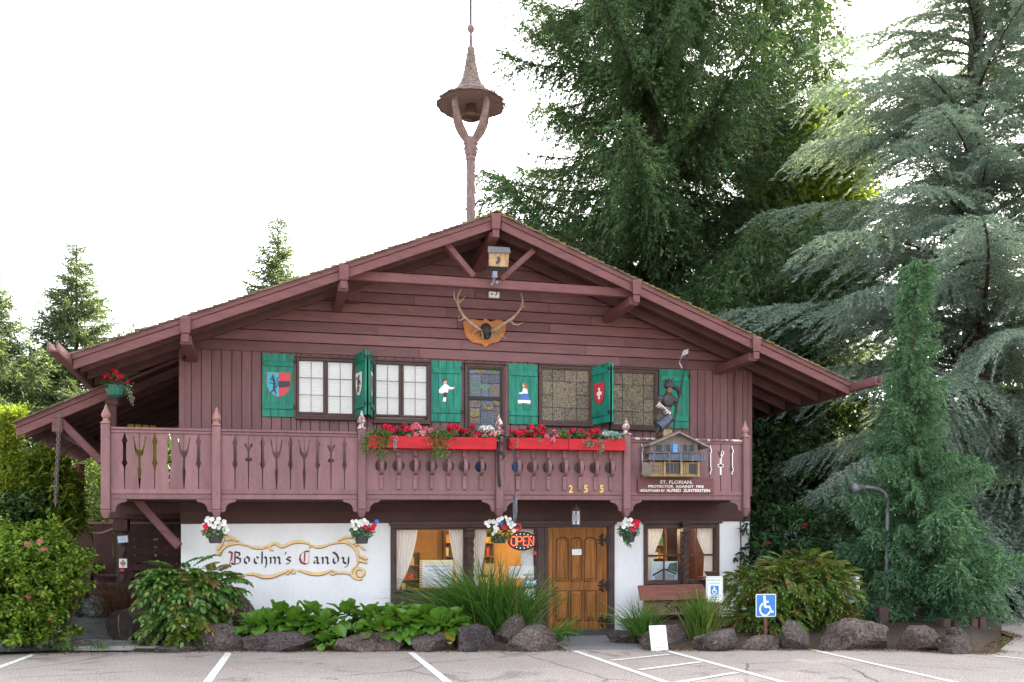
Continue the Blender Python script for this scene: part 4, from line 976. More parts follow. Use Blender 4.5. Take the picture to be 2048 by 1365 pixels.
for k, strokes in LET.items():
    mb = MB()
    for pts, mi, nib in strokes: pen(mb, pts, nib, mi)
    mb.build("letter", [M_SBLK, M_SRED], sign, shear=True)
def smooth(pts, n=6):
    out = []
    P = [pts[0]] + pts + [pts[-1]]
    for i in range(1, len(P) - 2):
        for k in range(n):
            t = k / n; a, b_, c_, d_ = [Vector(P[i + j - 1]) for j in range(4)]
            out.append(tuple(.5 * ((2 * b_) + (c_ - a) * t + (2 * a - 5 * b_ + 4 * c_ - d_) * t * t + (3 * b_ - a - 3 * c_ + d_) * t ** 3)))
    return out + [pts[-1]]
def scroll(pts, w0=9, taper=True):
    ylay[0] -= .0003; s_ = smooth(pts); n_ = len(s_)
    ws = [(w0 * (.45 + .55 * math.sin(math.pi * min(1, max(0, i / (n_ - 1))))) if taper else w0) / 4.265 / 113 for i in range(n_)]
    P = [SG(p) for p in s_]
    d_ = .022
    MB().ribbon([(x + .004, z - .008) for x, z in P], [w * 1.12 for w in ws], ylay[0]).build("scroll_shade", M_SBRN, sign, shear=True); ylay[0] -= .0003
    MB().ribbon([(x, z + .003) for x, z in P], ws, ylay[0]).build("scroll", M_SGOLD, sign, shear=True)
    MB().ribbon([(x - .002, z + .006) for x, z in P][2:-2], [w * .35 for w in ws][2:-2], ylay[0] - .0002).build("scroll_light", surf("sign_light", (.8, .6, .34), .7, .1, 6, objvar=0), sign, shear=True); ylay[0] -= .0003
def spiral(cx, cy, r, t0, turns, k=1): return [(cx + r * (1 - .75 * i / 14) * math.cos(t0 + k * turns * 6.283 * i / 14), cy + r * (1 - .75 * i / 14) * math.sin(t0 + k * turns * 6.283 * i / 14)) for i in range(15)]
scroll([(430, 480), (440, 430), (480, 392), (540, 372), (600, 374), (660, 392)], 13); scroll([(660, 388), (700, 404), (760, 410), (815, 404), (846, 382)], 12)
scroll([(880, 432), (850, 420), (856, 388), (900, 372), (955, 398), (1030, 368), (1100, 358), (1160, 366), (1196, 388), (1188, 412)], 13)
scroll([(1205, 388), (1250, 402), (1310, 396), (1368, 374)], 12); scroll([(1360, 380), (1420, 366), (1490, 360), (1550, 386), (1588, 430), (1604, 490), (1596, 545), (1560, 590)], 14)
scroll(spiral(1620, 625, 52, 2.2, 1.2), 13, False); scroll([(1556, 588), (1548, 640), (1590, 672), (1640, 678)], 11)
scroll([(1540, 640), (1490, 620), (1430, 620), (1400, 606)], 12); scroll(spiral(1385, 614, 26, 0, 1.0), 8, False); scroll([(1376, 600), (1310, 626), (1240, 632), (1160, 618), (1090, 598)], 15)
scroll(spiral(1050, 614, 24, 3, 1.0), 8, False); scroll(spiral(1004, 620, 24, 0, 1.0, -1), 8, False); scroll([(1010, 602), (940, 628), (870, 652), (790, 654), (720, 634), (650, 634)], 15); scroll([(640, 650), (600, 640), (550, 642), (510, 660)], 11)
for pts in ([(1430, 350), (1480, 325), (1530, 318), (1570, 330)], [(1580, 400), (1600, 370), (1630, 395), (1665, 432)], [(1600, 470), (1640, 485), (1685, 508)], [(1600, 520), (1640, 522), (1680, 540)], [(1560, 380), (1590, 345), (1600, 330)],
            [(440, 370), (470, 330), (510, 316), (545, 335), (585, 352)], [(400, 430), (425, 395), (450, 360)], [(480, 350), (500, 332), (520, 350)], [(395, 470), (420, 450), (440, 430)]): scroll(pts, 12)
# ------------------------------------------------------------------ bell turret on the ridge
TYY = .55; TX = RA
def tz(y): return at(840 + 300 / 3.035, y / 3.035, TYY)[1] + SH * (TX - SHX)
turret = thing("bell_turret", "slender bell turret with shingled spire rising from the roof ridge", "turret", (TX, TYY, tz(1310)))
M_TUR = surf("turret_wood", (.17, .115, .112), .75, .2, 5, (3, 3, 1), bmp=.5, objvar=.08, wear=(.36, .3, .28), wearamt=.62)
M_BRZ = surf("bell_bronze", (.09, .05, .035), .45, .3, 10, bmp=.3, objvar=0, metal=.4)
b0, b1_ = tz(1500), tz(975)
MB().lathe([(.082, b0 + (b1_ - b0) * i / 40) for i in range(41)], (TX, TYY, 0), 18, twist=4.5, star=.09, lobes=6).build("twisted_post", M_TUR, turret)
MB().lathe([(.09, tz(978)), (.105, tz(970)), (.105, tz(955)), (.085, tz(948))], (TX, TYY, 0), 14).build("collar", M_TUR, turret)
MB().hexa([(TX + x * .085, TYY + y * .085, tz(948)) for x, y in ((-1, -1), (1, -1), (1, 1), (-1, 1))] + [(TX + x * .12, TYY + y * .12, tz(840)) for x, y in ((-1, -1), (1, -1), (1, 1), (-1, 1))]).build("capital", M_TUR, turret, bevel=.01)
for k in range(4):
    a = R(32 + 90 * k); ca, sa = math.cos(a), math.sin(a)
    P = [(.07, tz(880)), (.11, tz(850)), (.19, tz(820)), (.28, tz(785)), (.36, tz(742)), (.415, tz(698)), (.43, tz(655)), (.415, tz(612))]
    am = MB()
    for (r0, z0), (r1, z1) in zip(P, P[1:]): am.beam((TX + ca * r0, TYY + sa * r0, z0), (TX + ca * r1, TYY + sa * r1, z1 + .006), .085, .1, up=(-sa, ca, 0))
    am.build("arm", M_TUR, turret, bevel=.008)
    cv = MB().tube([(TX + ca * (.13 + .05 * math.cos(t)), TYY + sa * (.13 + .05 * math.cos(t)), tz(895) + .05 * math.sin(t)) for t in [k2 * .5 for k2 in range(11)]], .022, 6)
    cv.tube([(TX + ca * .1, TYY + sa * .1, tz(945)), (TX + ca * .16, TYY + sa * .16, tz(905))], [.03, .02], 6); cv.build("scroll_bracket", M_TUR, turret)
prof = [(200, 634), (150, 606), (105, 574), (76, 543), (57, 512), (46, 480), (38, 445), (31, 410), (25, 375), (19, 340), (14, 305), (11, 285), (10, 240), (8, 200)]
PR = [(r / 312, tz(y)) for r, y in prof]
MB().lathe([(PR[0][0] - .02, PR[0][1] - .014), (.3, tz(622)), (.12, tz(606))], (TX, TYY, 0), 24).build("roof_underside", M_TUR, turret)
MB().lathe(PR, (TX, TYY, 0), 24).build("spire", M_TUR, turret)
ts = MB(); rq = random.Random(8)
def prz(t):
    f = t * (len(PR) - 3); i = int(f); f -= i; return PR[i][0] + (PR[i + 1][0] - PR[i][0]) * f, PR[i][1] + (PR[i + 1][1] - PR[i][1]) * f
NR = 16
for i in range(NR):
    (r0, z0), (r1, z1) = prz(i / NR), prz(min(.999, (i + 1.5) / NR)); n = max(6, int(6.28 * r0 / .1))
    for k in range(n):
        if i == 0 and rq.random() < .1: continue
        a0 = 6.283 * k / n + i * .4; a1 = a0 + 6.283 / n * .94; dz_ = rq.uniform(-.012, .012) if i < 5 else 0; o_ = .022 + rq.uniform(0, .012)
        q = lambda r, a, z: (TX + r * math.cos(a), TYY + r * math.sin(a), z)
        ts.hexa([q(r0 + o_, a0, z0 - .012 + dz_), q(r0 + o_, a1, z0 - .012 + dz_), q(r1 + .006, a1, z1), q(r1 + .006, a0, z1), q(r0 + o_ + .004, a0, z0 + .012 + dz_), q(r0 + o_ + .004, a1, z0 + .012 + dz_), q(r1 + .016, a1, z1 + .006), q(r1 + .016, a0, z1 + .006)])
o = ts.build("shingles", surf("turret_shake", (.18, .135, .12), .85, .4, 9, bmp=.7, objvar=0, wear=(.12, .09, .08), wearamt=.55), turret); o["kind"] = "stuff"
fm = MB().lathe([(.012, tz(205)), (.035, tz(200)), (.062, tz(188)), (.074, tz(174)), (.062, tz(160)), (.03, tz(151)), (.012, tz(148))], (TX, TYY, 0), 16)
fm.build("finial_ball", M_TUR, turret); MB().tube([(TX, TYY, tz(150)), (TX, TYY, tz(-90))], .026, 6).lathe([(.02, tz(112)), (.02, tz(107))], (TX, TYY, 0), 8).build("lightning_rod", M_IRON, turret)
bell = MB().lathe([(.19, tz(718)), (.175, tz(706)), (.14, tz(680)), (.1, tz(650)), (.08, tz(630)), (.05, tz(620)), (.01, tz(616))], (TX, TYY, 0), 20).ball((TX, TYY, tz(726)), .035)
bo = bell.build("bell", M_BRZ, turret, smooth=True); MB().tube([(TX, TYY, tz(618)), (TX, TYY, tz(585))], .02, 6).box(TX - .32, TX + .32, TYY - .03, TYY + .03, tz(605), tz(590)).build("bell_yoke", M_TUR, turret)

# ------------------------------------------------------------------ antlers
def q4(x, y, Y): X, w = at(660 + x / 3.103, 400 + y / 3.103, Y); return (X, Y, w)
c0 = q4(965, 830, -.07)
tr = thing("antler_trophy", "pale antlers mounted on a pointed wooden plaque under the gable", "antlers", lift(c0))
pl_ = [(965, 735), (990, 757), (1040, 742), (1095, 757), (1085, 832), (1050, 880), (990, 897), (963, 918), (940, 896), (880, 886), (842, 850), (822, 757), (880, 738), (940, 752)]
MB().prism([(q4(x, y, -.08)[0], q4(x, y, -.08)[2]) for x, y in pl_][::-1], -.1, -.055).build("plaque", surf("plaque_wood", (.42, .16, .045), .45, .3, 5, (1, 1, 12), bmp=.4, objvar=0), tr, shear=True, bevel=.01)
c = q4(968, 815, -.16); MB().ball((c[0], -.16, c[2]), (.115, .09, .15), 12).ball((c[0] + .01, -.2, c[2] - .1), (.06, .06, .07), 10).build("skull_cap", surf("skull_black", (.03, .03, .035), .5, .3, 12, objvar=0), tr, shear=True, smooth=True)
M_ANT = surf("antler", (.38, .27, .2), .6, .3, 14, bmp=.5, objvar=.05, wear=(.2, .12, .08), wearamt=.6)
def antler(main, tines):
    mb = MB(); n_ = len(main)
    mb.tube([q4(x, y, Y) for x, y, Y in main], [.036 - .022 * i / (n_ - 1) for i in range(n_)], 8)
    for t_ in tines: mb.tube([q4(x, y, Y) for x, y, Y in t_], [.022 - .017 * i / (len(t_) - 1) for i in range(len(t_))], 7)
    mb.build("antler", M_ANT, tr, shear=True, smooth=True)
antler([(940, 815, -.2), (905, 790, -.28), (865, 755, -.34), (830, 725, -.38), (808, 685, -.4), (792, 645, -.4), (772, 612, -.38), (768, 565, -.36)],
       [[(925, 800, -.24), (898, 815, -.34), (880, 850, -.42)], [(935, 810, -.22), (945, 835, -.34), (950, 862, -.4)], [(835, 732, -.37), (808, 748, -.4), (797, 748, -.43), (800, 720, -.45)], [(795, 648, -.4), (792, 600, -.38), (805, 570, -.36), (824, 543, -.34)], [(800, 640, -.4), (820, 622, -.44), (840, 600, -.46)]])
antler([(1000, 818, -.2), (1040, 795, -.28), (1085, 765, -.34), (1130, 738, -.38), (1165, 700, -.4), (1188, 668, -.4), (1196, 630, -.38), (1186, 573, -.36)],
       [[(1025, 810, -.24), (1060, 840, -.34), (1098, 862, -.42)], [(1008, 818, -.22), (1008, 845, -.34), (1005, 870, -.4)], [(1120, 750, -.37), (1140, 772, -.42), (1170, 776, -.46), (1202, 758, -.48)], [(1185, 672, -.4), (1200, 662, -.42), (1212, 668, -.44)]])

# ------------------------------------------------------------------ box with a sloping lid in the gable, its bracket and flood light
c = q4(1045, 440, -1.5)
bxn = thing("flood_light", "boxy glass fronted flood light with a dark hood in the gable over the antlers", "flood light", lift(c))
def g4(x, y, Y): p = q4(x, y, Y); return p
A = [g4(985, 412, -1.62), g4(1105, 418, -1.62), g4(1100, 418, -1.38), g4(985, 412, -1.38), g4(985, 325, -1.66), g4(1112, 330, -1.66), g4(1112, 330, -1.38), g4(985, 325, -1.38)]
MB().hexa(A).build("lamp_glass", surf("lamp_reflection", (.33, .22, .12), .25, .45, 5, (9, 1, 1), bmp=.4, objvar=0, wear=(.1, .06, .03), wearamt=.6), bxn, shear=True, bevel=.006)  # warm reflected surroundings painted into the glass as brown streaks
MB().hexa([g4(978, 326, -1.7), g4(1122, 330, -1.7), g4(1122, 330, -1.33), g4(978, 326, -1.33), g4(980, 288, -1.62), g4(1115, 296, -1.62), g4(1115, 296, -1.33), g4(980, 288, -1.33)]).build("hood", surf("hood_metal", (.1, .1, .115), .5, .2, 8, objvar=0), bxn, shear=True, bevel=.006)
MB().hexa([g4(975, 440, -1.55), g4(1090, 446, -1.55), g4(1090, 446, -1.38), g4(975, 440, -1.38), g4(980, 413, -1.6), g4(1108, 419, -1.6), g4(1108, 419, -1.38), g4(980, 413, -1.38)]).build("base", M_BLACK, bxn, shear=True)
p = g4(1042, 372, -1.648); MB().tube([(p[0], -1.649, p[2] + .05), (p[0] + .03, -1.649, p[2]), (p[0] - .02, -1.649, p[2] - .06)], .018, 6).build("bulb", M_NAVY, bxn, shear=True)
p = g4(1020, 465, -1.5); p2 = g4(1015, 510, -1.45)
MB().box(p[0] - .04, p[0] + .04, -1.55, -1.46, p[2] - .06, p[2] + .06).tube([(p[0], -1.5, p[2] - .05), p2, (p2[0] - .03, -1.4, p2[2] - .05)], .02, 6).ball((p2[0] + .05, -1.5, p2[2] - .02), .03).build("lamp_joint", surf("lamp_grey", (.18, .2, .28), .4, .2, 8, objvar=0), bxn, shear=True)
p = g4(1018, 590, -.1); jb = thing("junction_box", "white electric junction box on the dark board behind the antlers", "electric box", lift(p))
MB().box(p[0] - .1, p[0] + .1, -.13, -.06, p[2] - .055, p[2] + .055).build("cover", M_WHITE, jb, shear=True, bevel=.008)
MB().ball((p[0] - .05, -.135, p[2]), .018).tube([(p[0] + .02, -.14, p[2] - .02), (p[0] + .05, -.15, p[2] + .02), (p[0] + .02, -.14, p[2] + .12)], .01, 5).build("cable_plug", M_BLACK, jb, shear=True)

# ------------------------------------------------------------------ statue, its little house and board
def q6(x, y, Y): X, w = at(1240 + x / 4.014, 680 + y / 4.014, Y); return (X, Y, w)
M_STA = surf("statue_patina", (.04, .028, .022), .5, .6, 16, bmp=.6, objvar=.15, col2=(.13, .1, .09), wear=(.3, .28, .27), wearamt=.62)
M_STG = surf("statue_grey", (.036, .034, .036), .4, .5, 14, bmp=.4, objvar=.1, wear=(.4, .4, .42), wearamt=.64)
SY = -1.12
st = thing("saint_statue", "carved armoured saint statue pouring a bucket over the model house", "statue", lift(q6(330, 780, SY)))
V = []; E_ = []; RR = []
def sk(p, r, par=None, Y=SY):
    V.append(q6(p[0], p[1], Y)); RR.append(r / 4.014 / 107)
    if par is not None: E_.append((par, len(V) - 1))
    return len(V) - 1
pel = sk((352, 610), 44); ch = sk((372, 520), 50, pel); sho = sk((380, 468), 44, ch); nk = sk((385, 440), 20, sho); hd = sk((387, 405), 26, nk, SY - .03); tp = sk((388, 372), 24, hd, SY - .02)
ls = sk((322, 480), 26, sho, SY - .05); le = sk((300, 525), 20, ls, SY - .1); lf = sk((350, 565), 17, le, SY - .22); lh = sk((400, 605), 15, lf, SY - .26)
rs = sk((438, 490), 24, sho, SY - .03); re = sk((462, 545), 19, rs, SY - .08); rf = sk((452, 580), 16, re, SY - .14); rh = sk((447, 596), 14, rf, SY - .16)
l1 = sk((325, 670), 30, pel); l2 = sk((306, 735), 22, l1); l3 = sk((300, 775), 24, l2, SY - .03)
r1 = sk((378, 670), 30, pel); r2 = sk((390, 735), 22, r1); r3 = sk((396, 775), 22, r2, SY - .03)
me = bpy.data.meshes.new("figure"); off = W[st]; me.from_pydata([lift(v) - off for v in V], E_, []); me.materials.append(M_STA)
fo = addobj("figure", me, st); sm = fo.modifiers.new("skin", 'SKIN'); 
for i, r_ in enumerate(RR): me.skin_vertices[0].data[i].radius = (r_, r_ * .85)
me.skin_vertices[0].data[0].use_root = True
sb = fo.modifiers.new("round", 'SUBSURF'); sb.levels = 2; sb.render_levels = 2
def SB(name, mb, mt, **k): return mb.build(name, mt, st, shear=True, **k)
hx = q6(388, 368, SY); SB("helmet", MB().lathe([(.085, -.02), (.095, .0), (.09, .05), (.06, .1), (.02, .13), (.005, .15)], (hx[0], SY - .02, hx[2] - .02), 14).box(hx[0] - .1, hx[0] + .1, SY - .13, SY - .02, hx[2] - .045, hx[2] - .03), M_STG, smooth=False)
SB("helmet_wing", MB().tube([q6(395, 335, SY), q6(415, 325, SY), q6(432, 305, SY)], [.03, .022, .005], 6).tube([q6(385, 335, SY), q6(362, 322, SY), q6(355, 325, SY)], [.03, .02, .006], 6), M_STG)
f0 = q6(385, 408, SY); SB("face", MB().ball((f0[0] - .005, SY - .085, f0[2]), (.05, .035, .065), 10).ball((f0[0] - .005, SY - .125, f0[2] - .005), (.012, .018, .02), 6), surf("carved_face", (.2, .1, .06), .6, .2, 20, objvar=0), smooth=True)
SB("plume", MB().tube([q6(420, 385, SY + .06), q6(445, 383, SY + .06), q6(468, 400, SY + .05), q6(478, 430, SY + .04), q6(472, 465, SY + .03)], [.025, .04, .045, .04, .015], 8), M_BLACK)
for sx, (x, y) in ((0, (322, 475)), (1, (438, 488))): 
    p = q6(x, y, SY - .07); SB("shoulder_plate", MB().ball((p[0], SY - .08, p[2]), (.075, .06, .065), 10), M_STG, smooth=True)
for i in range(7):
    t = i / 6; p = q6(305 + 85 * t, 520 + 75 * t, SY - .12 - .14 * t); pa, pb = Vector(q6(305 + 85 * t - 3, 520 + 75 * t - 3, SY - .12 - .14 * t)), Vector(q6(305 + 85 * t + 4, 520 + 75 * t + 4, SY - .12 - .14 * t))
    SB("arm_band", MB().tube([pa, pb], .052, 8), flat("band_cream", (.6, .55, .48)))
SB("breastplate", MB().ball((q6(375, 490, SY)[0], SY - .06, q6(375, 490, SY)[2]), (.13, .085, .15), 12), M_STG, smooth=True)
SB("tunic", MB().lathe([(.2, 0), (.17, .08), (.13, .18), (.11, .24)], (q6(352, 640, SY)[0], SY, q6(352, 655, SY)[2]), 14, star=.08, lobes=7), M_STA)
SB("boot", MB().ball((q6(300, 770, SY)[0], SY - .07, q6(300, 772, SY)[2]), (.06, .11, .05), 8).ball((q6(396, 770, SY)[0], SY - .07, q6(396, 772, SY)[2]), (.06, .11, .05), 8), surf("boot_brown", (.13, .06, .03), .6, .2, 10, objvar=0))
pa, pb = Vector(q6(308, 704, SY - .3)), Vector(q6(398, 622, SY - .28)); ax = (pb - pa)
SB("bucket", MB().tube([pa, pa + ax * .06, pa + ax * .94, pb], [.1, .108, .088, .092], 14).tube([pa - ax * .004, pa + ax * .08], .112, 14).tube([pa + ax * .8, pa + ax * .86], .098, 14), surf("bucket_metal", (.075, .088, .125), .35, .3, 9, objvar=0, metal=.5))
SB("poured_water", MB().tube([pa, q6(300, 735, SY - .3), q6(318, 770, SY - .3)], [.05, .03, .02], 6), M_STG)
for k in range(6): SB("flame", MB().tube([q6(350 + 12 * k, 775, SY - .1), q6(352 + 11 * k, 740 - 12 * (k % 2), SY - .1), q6(356 + 10 * k, 700 + 10 * (k % 3), SY - .1)], [.03, .022, .004], 6), surf("carved_flame", (.42, .3, .18), .7, .3, 12, objvar=.2))
SB("lance", MB().tube([q6(560, 44, SY - .2), q6(500, 330, SY - .2), q6(445, 595, SY - .2), q6(428, 745, SY - .2)], .013, 6), M_IRON)
pm = MB(); pp = [q6(546, 112, SY - .21), q6(505, 128, SY - .25), q6(486, 160, SY - .2), q6(474, 190, SY - .16), q6(498, 232, SY - .2)]; wd_ = [.09, .1, .06, .03, .02]
for i in range(4):
    a, b_ = Vector(pp[i]), Vector(pp[i + 1]); pm.hexa([a, b_, b_ + Vector((0, .012, 0)), a + Vector((0, .012, 0)), a + Vector((.01, 0, wd_[i])), b_ + Vector((.01, 0, wd_[i + 1])), b_ + Vector((.01, .012, wd_[i + 1])), a + Vector((.01, .012, wd_[i]))])
SB("pennant", pm, surf("pennant_grey", (.28, .26, .3), .7, .3, 9, objvar=0))
# model house
HY0, HY1 = -1.52, -1.16
mh = thing("model_house", "small weathered carved model chalet fixed to the balcony under the statue", "model house", lift(q6(450, 1095, -1.3)))
M_MH = surf("model_wood", (.16, .13, .11), .75, .4, 14, (1, 1, 3), bmp=.6, objvar=.1, wear=(.3, .3, .33), wearamt=.58); M_MHY = surf("model_yellow", (.3, .21, .1), .75, .35, 14, bmp=.6, objvar=.1, wear=(.13, .08, .04), wearamt=.58); M_MHB = surf("model_blue", (.11, .125, .165), .7, .3, 14, bmp=.5, objvar=.12)
def G(x, y): p = q6(x, y, HY0); return p[0], p[2]
def MHb(name, x0, y0, x1, y1, d0, d1, mt, par=None, **k): (a, zt_), (b_, zb_) = G(x0, y0), G(x1, y1); return MB().box(a, b_, HY0 + d0, HY0 + d1, zb_, zt_).build(name, mt, par or mh, shear=True, **k)
wm = MB(); wm.prism([G(258, 905), G(640, 905), G(640, 835), G(465, 752), G(258, 835)], HY0 + .08, HY1).build("upper_wall", M_MH, mh, shear=True)
for s_ in (0, 1):
    (a, za), (b_, zb_) = (G(238, 842), G(468, 738)) if s_ == 0 else (G(464, 738), G(706, 858))
    MB().hexa([(a, HY0 - .05, za - .02), (b_, HY0 - .05, zb_ - .03), (b_, HY1, zb_ - .03), (a, HY1, za - .02), (a, HY0 - .05, za + .012), (b_, HY0 - .05, zb_ + .005), (b_, HY1, zb_ + .005), (a, HY1, za + .012)]).build("roof", surf("model_roof", (.2, .17, .15), .8, .3, 12, objvar=.05), mh, shear=True, bevel=.004)
for x0, x1 in ((302, 345), (385, 413), (520, 548), (572, 602)):
    MHb("window", x0, 838, x1, 893, .072, .079, M_BLACK); 
    for xa in (x0 - 14, x1 + 2): MHb("shutter", xa, 838, xa + 12, 893, .065, .079, M_MHB)
MHb("door", 436, 833, 475, 903, .068, .079, flat("model_door_blue", (.04, .2, .5)))
for k in range(4): MHb("door_slat", 439, 840 + 16 * k, 472, 850 + 16 * k, .062, .0675, flat("model_door_light", (.1, .35, .65)))
bal = MHb("balcony", 225, 958, 692, 972, -.03, .3, M_MHB); MHb("rail", 225, 908, 692, 918, -.02, .0, M_MHB)
for k in range(38): MHb("baluster", 229 + 12.2 * k, 918, 237 + 12.2 * k, 958, -.018, -.004, M_MHB)
for x in (262, 385, 478, 570, 645): MHb("post", x, 905, x + 10, 978, -.035, -.019, M_MHB)
MHb("lower_wall", 255, 975, 640, 1092, .08, .34, M_MHY)
for x0, y0, x1, y1, m_ in ((262, 990, 352, 1062, M_MHY), (380, 988, 494, 1070, M_BLACK), (500, 990, 560, 1072, M_MH), (572, 996, 626, 1072, M_BLACK)): MHb("panel", x0, y0, x1, y1, .06, .079, m_)
for k in range(5): MHb("carving", 268 + 17 * k, 1000 + 5 * (k % 2), 280 + 17 * k, 1055, .05, .0595, M_MH)
for k in range(3): MHb("window_bar", 408 + 28 * k, 988, 413 + 28 * k, 1070, .052, .0595, M_MH); MHb("grille_bar", 508 + 16 * k, 994, 514 + 16 * k, 1068, .05, .0595, M_MHY)
for x in (250, 360, 494, 632): MHb("post", x, 972, x + 12, 1100, .03, .059, M_MHY)
MHb("base_board", 250, 1088, 645, 1098, .0, .36, M_MHY)
(a, za), (b_, zb_) = G(196, 1000), G(258, 1098); MB().hexa([(a, HY0 + .1, za - .18), (b_, HY0, zb_), (b_, HY0 + .02, zb_), (a, HY0 + .12, za - .18), (a, HY0 + .1, za + .05), (b_, HY0, zb_ + .24), (b_, HY0 + .02, zb_ + .24), (a, HY0 + .12, za + .05)]).build("side_door", M_MH, mh, shear=True)
# board
(a, za), (b_, zb_) = [(q6(x, y, -1.17)[0], q6(x, y, -1.17)[2]) for x, y in ((145, 1108), (752, 1232))]
sb_ = thing("saint_sign", "brown board with white hand lettering under the model house", "sign", lift((a, -1.17, zb_)))
MB().box(a, b_, -1.17, -1.14, zb_, za).build("board", M_BARGE, sb_, shear=True, bevel=.006)
MB().box(a, b_, -1.139, -1.105, zb_ + .02, za - .02).build("spacer", M_BARGE, sb_, shear=True)
def line6(txt, x0, x1, y0, y1):
    (u0, _, w1), (u1, _, w0) = q6(x0, y0, -1.172), q6(x1, y1, -1.172); glyphs(txt, (u0 + u1) / 2, (w0 + w1) / 2, u1 - u0, -1.1725, M_WHITE, sb_, bold=.022, h=w1 - w0)
line6("ST. FLORIAN.", 322, 582, 1127, 1157); line6("PROTECTOR  AGAINST  FIRE", 228, 672, 1166, 1189); line6("SCULPTURED BY", 164, 360, 1201, 1220); line6("ALFRED  ZUNTERSTEIN", 372, 722, 1197, 1223)
M_GNUM = flat("number_gold", (.72, .45, .1), .4)
for ch_, x in (("2", 613), ("5", 728), ("5", 848)):
    X, w_ = at(980 + x / 3.793, 680 + 1131 / 3.793, BY - .02); glyphs(ch_, X, w_, .075, BY - .02, M_GNUM, chalet, "house_number", bold=.03, h=.14)

# ------------------------------------------------------------------ neon sign, lantern, wrought iron bracket
def q7(x, y, Y): X, w = at(770 + x / 4.266, 1000 + y / 4.266, Y); return X, w
OY = -.16; X, w_ = q7(1168, 352, OY); (xr, _), (_, zt_) = q7(1286, 352, OY), q7(1168, 274, OY); rx, rz = xr - X, zt_ - w_
op = thing("neon_sign", "black oval sign glowing with red letters reading OPEN", "neon sign", lift((X, OY, w_ - rz)))
ell = [(X + rx * math.cos(6.283 * k / 40), w_ + rz * math.sin(6.283 * k / 40)) for k in range(40)]
MB().prism(ell, OY - .02, OY + .03).build("sign_plate", M_BLACK, op, shear=True, bevel=.006)
M_NEON = flat("neon_red", (1.0, .09, .025), .5, emit=.8); M_DOT = flat("neon_white", (1, .95, .9), .5, emit=.4)
rim = MB().tube([(x, OY - .022, z) for x, z in ell + ell[:1]], .008, 5); rim.build("sign_rim", M_IRON, op, shear=True)
dots = MB()
for t in [k * math.pi / 9 for k in range(18)]:
    if abs(math.sin(t)) > .45: dots.ball((X + rx * .82 * math.cos(t), OY - .024, w_ + rz * .78 * math.sin(t)), .008, 6)
dots.build("lamp_dots", M_DOT, op, shear=True)
lh_ = rz * .48; lw_ = rx * .17
def neon(pts, cx):
    mb = MB(); mb.tube([(cx + x * lw_, OY - .03, w_ + z * lh_) for x, z in pts], .008, 6); mb.build("neon_letter", M_NEON, op, shear=True)
neon([(-1, -.7), (-1, .7), (-.5, 1), (.5, 1), (1, .7), (1, -.7), (.5, -1), (-.5, -1), (-1, -.7)], X - rx * .62)
neon([(-1, -1), (-1, 1), (.6, 1), (1, .6), (1, .2), (.6, -.1), (-1, -.1)], X - rx * .2)
neon([(1, 1), (-.8, 1), (-.8, 0), (.6, 0), (-.8, 0), (-.8, -1), (1, -1)], X + rx * .22); neon([(-1, -1), (-1, 1), (1, -1), (1, 1)], X + rx * .64)
OYb = OY + .03; MB().tube([(X - .1, OYb, w_ + rz * .8), (X - .1, -.02, w_ + rz * .8 + .25)], .006, 5).build("hanging_wire", M_IRON, op, shear=True)
# small red hanging tag above it
x, z = q7(1118, 248, -.13); rt = thing("red_tag", "small curled red sign hanging above the neon sign", "sign", lift((x, -.13, z)))
MB().ribbon([(x - .1, z + .06), (x - .02, z + .09), (x + .08, z + .08), (x + .1, z), (x + .02, z - .06), (x - .06, z - .03)], .022, -.135).ribbon([(x - .06, z - .01), (x + .06, z + .02)], .018, -.134).build("tag_shape", M_EMRED, rt, shear=True)
# lantern
LY = -.6
def q7b(x, y): X, w = q7(x, y, LY); return X, w
X, _ = q7b(1630, 150); _, z0 = q7b(1630, 215); _, z1 = q7b(1630, 92); _, z2 = q7b(1630, 45)
ln = thing("lantern", "hexagonal iron lantern with frosted panes hanging over the door", "lantern", lift((X, LY, z0)))
r_ = .085; fr = MB(); gl = MB()
for k in range(6):
    a0, a1 = 1.047 * k + .2, 1.047 * (k + 1) + .2; c0, c1 = (X + r_ * math.cos(a0), LY + r_ * math.sin(a0)), (X + r_ * math.cos(a1), LY + r_ * math.sin(a1))
    fr.tube([(*c0, z0), (*c0, z1)], .008, 5); fr.tube([(*c0, z0), (*c1, z1)], .004, 4); fr.tube([(*c1, z0), (*c0, z1)], .004, 4)
    fr.tube([(*c0, z0 + .004), (*c1, z0 + .004)], .01, 5).tube([(*c0, z1 - .004), (*c1, z1 - .004)], .01, 5)
    g_ = .985; d0 = [X + (c0[0] - X) * g_, LY + (c0[1] - LY) * g_]; d1 = [X + (c1[0] - X) * g_, LY + (c1[1] - LY) * g_]
    MB().poly([(*d0, z0 + .01), (*d1, z0 + .01), (*d1, z1 - .01), (*d0, z1 - .01)]).build("pane", flat("frosted_pane", (.55, .6, .68), .35), ln, shear=True)
fr.lathe([(r_ + .015, z1), (r_ * .7, z1 + (z2 - z1) * .5), (.02, z2), (.008, z2 + .03)], (X, LY, 0), 6).lathe([(r_, z0 - .012), (r_, z0)], (X, LY, 0), 6)
fr.build("lantern_frame", surf("lantern_iron", (.1, .075, .07), .5, .3, 12, objvar=0), ln, shear=True); MB().tube([(X, LY, z2 + .02), (X, LY, 2.47)], .006, 5).build("chain", M_IRON, ln, shear=True)
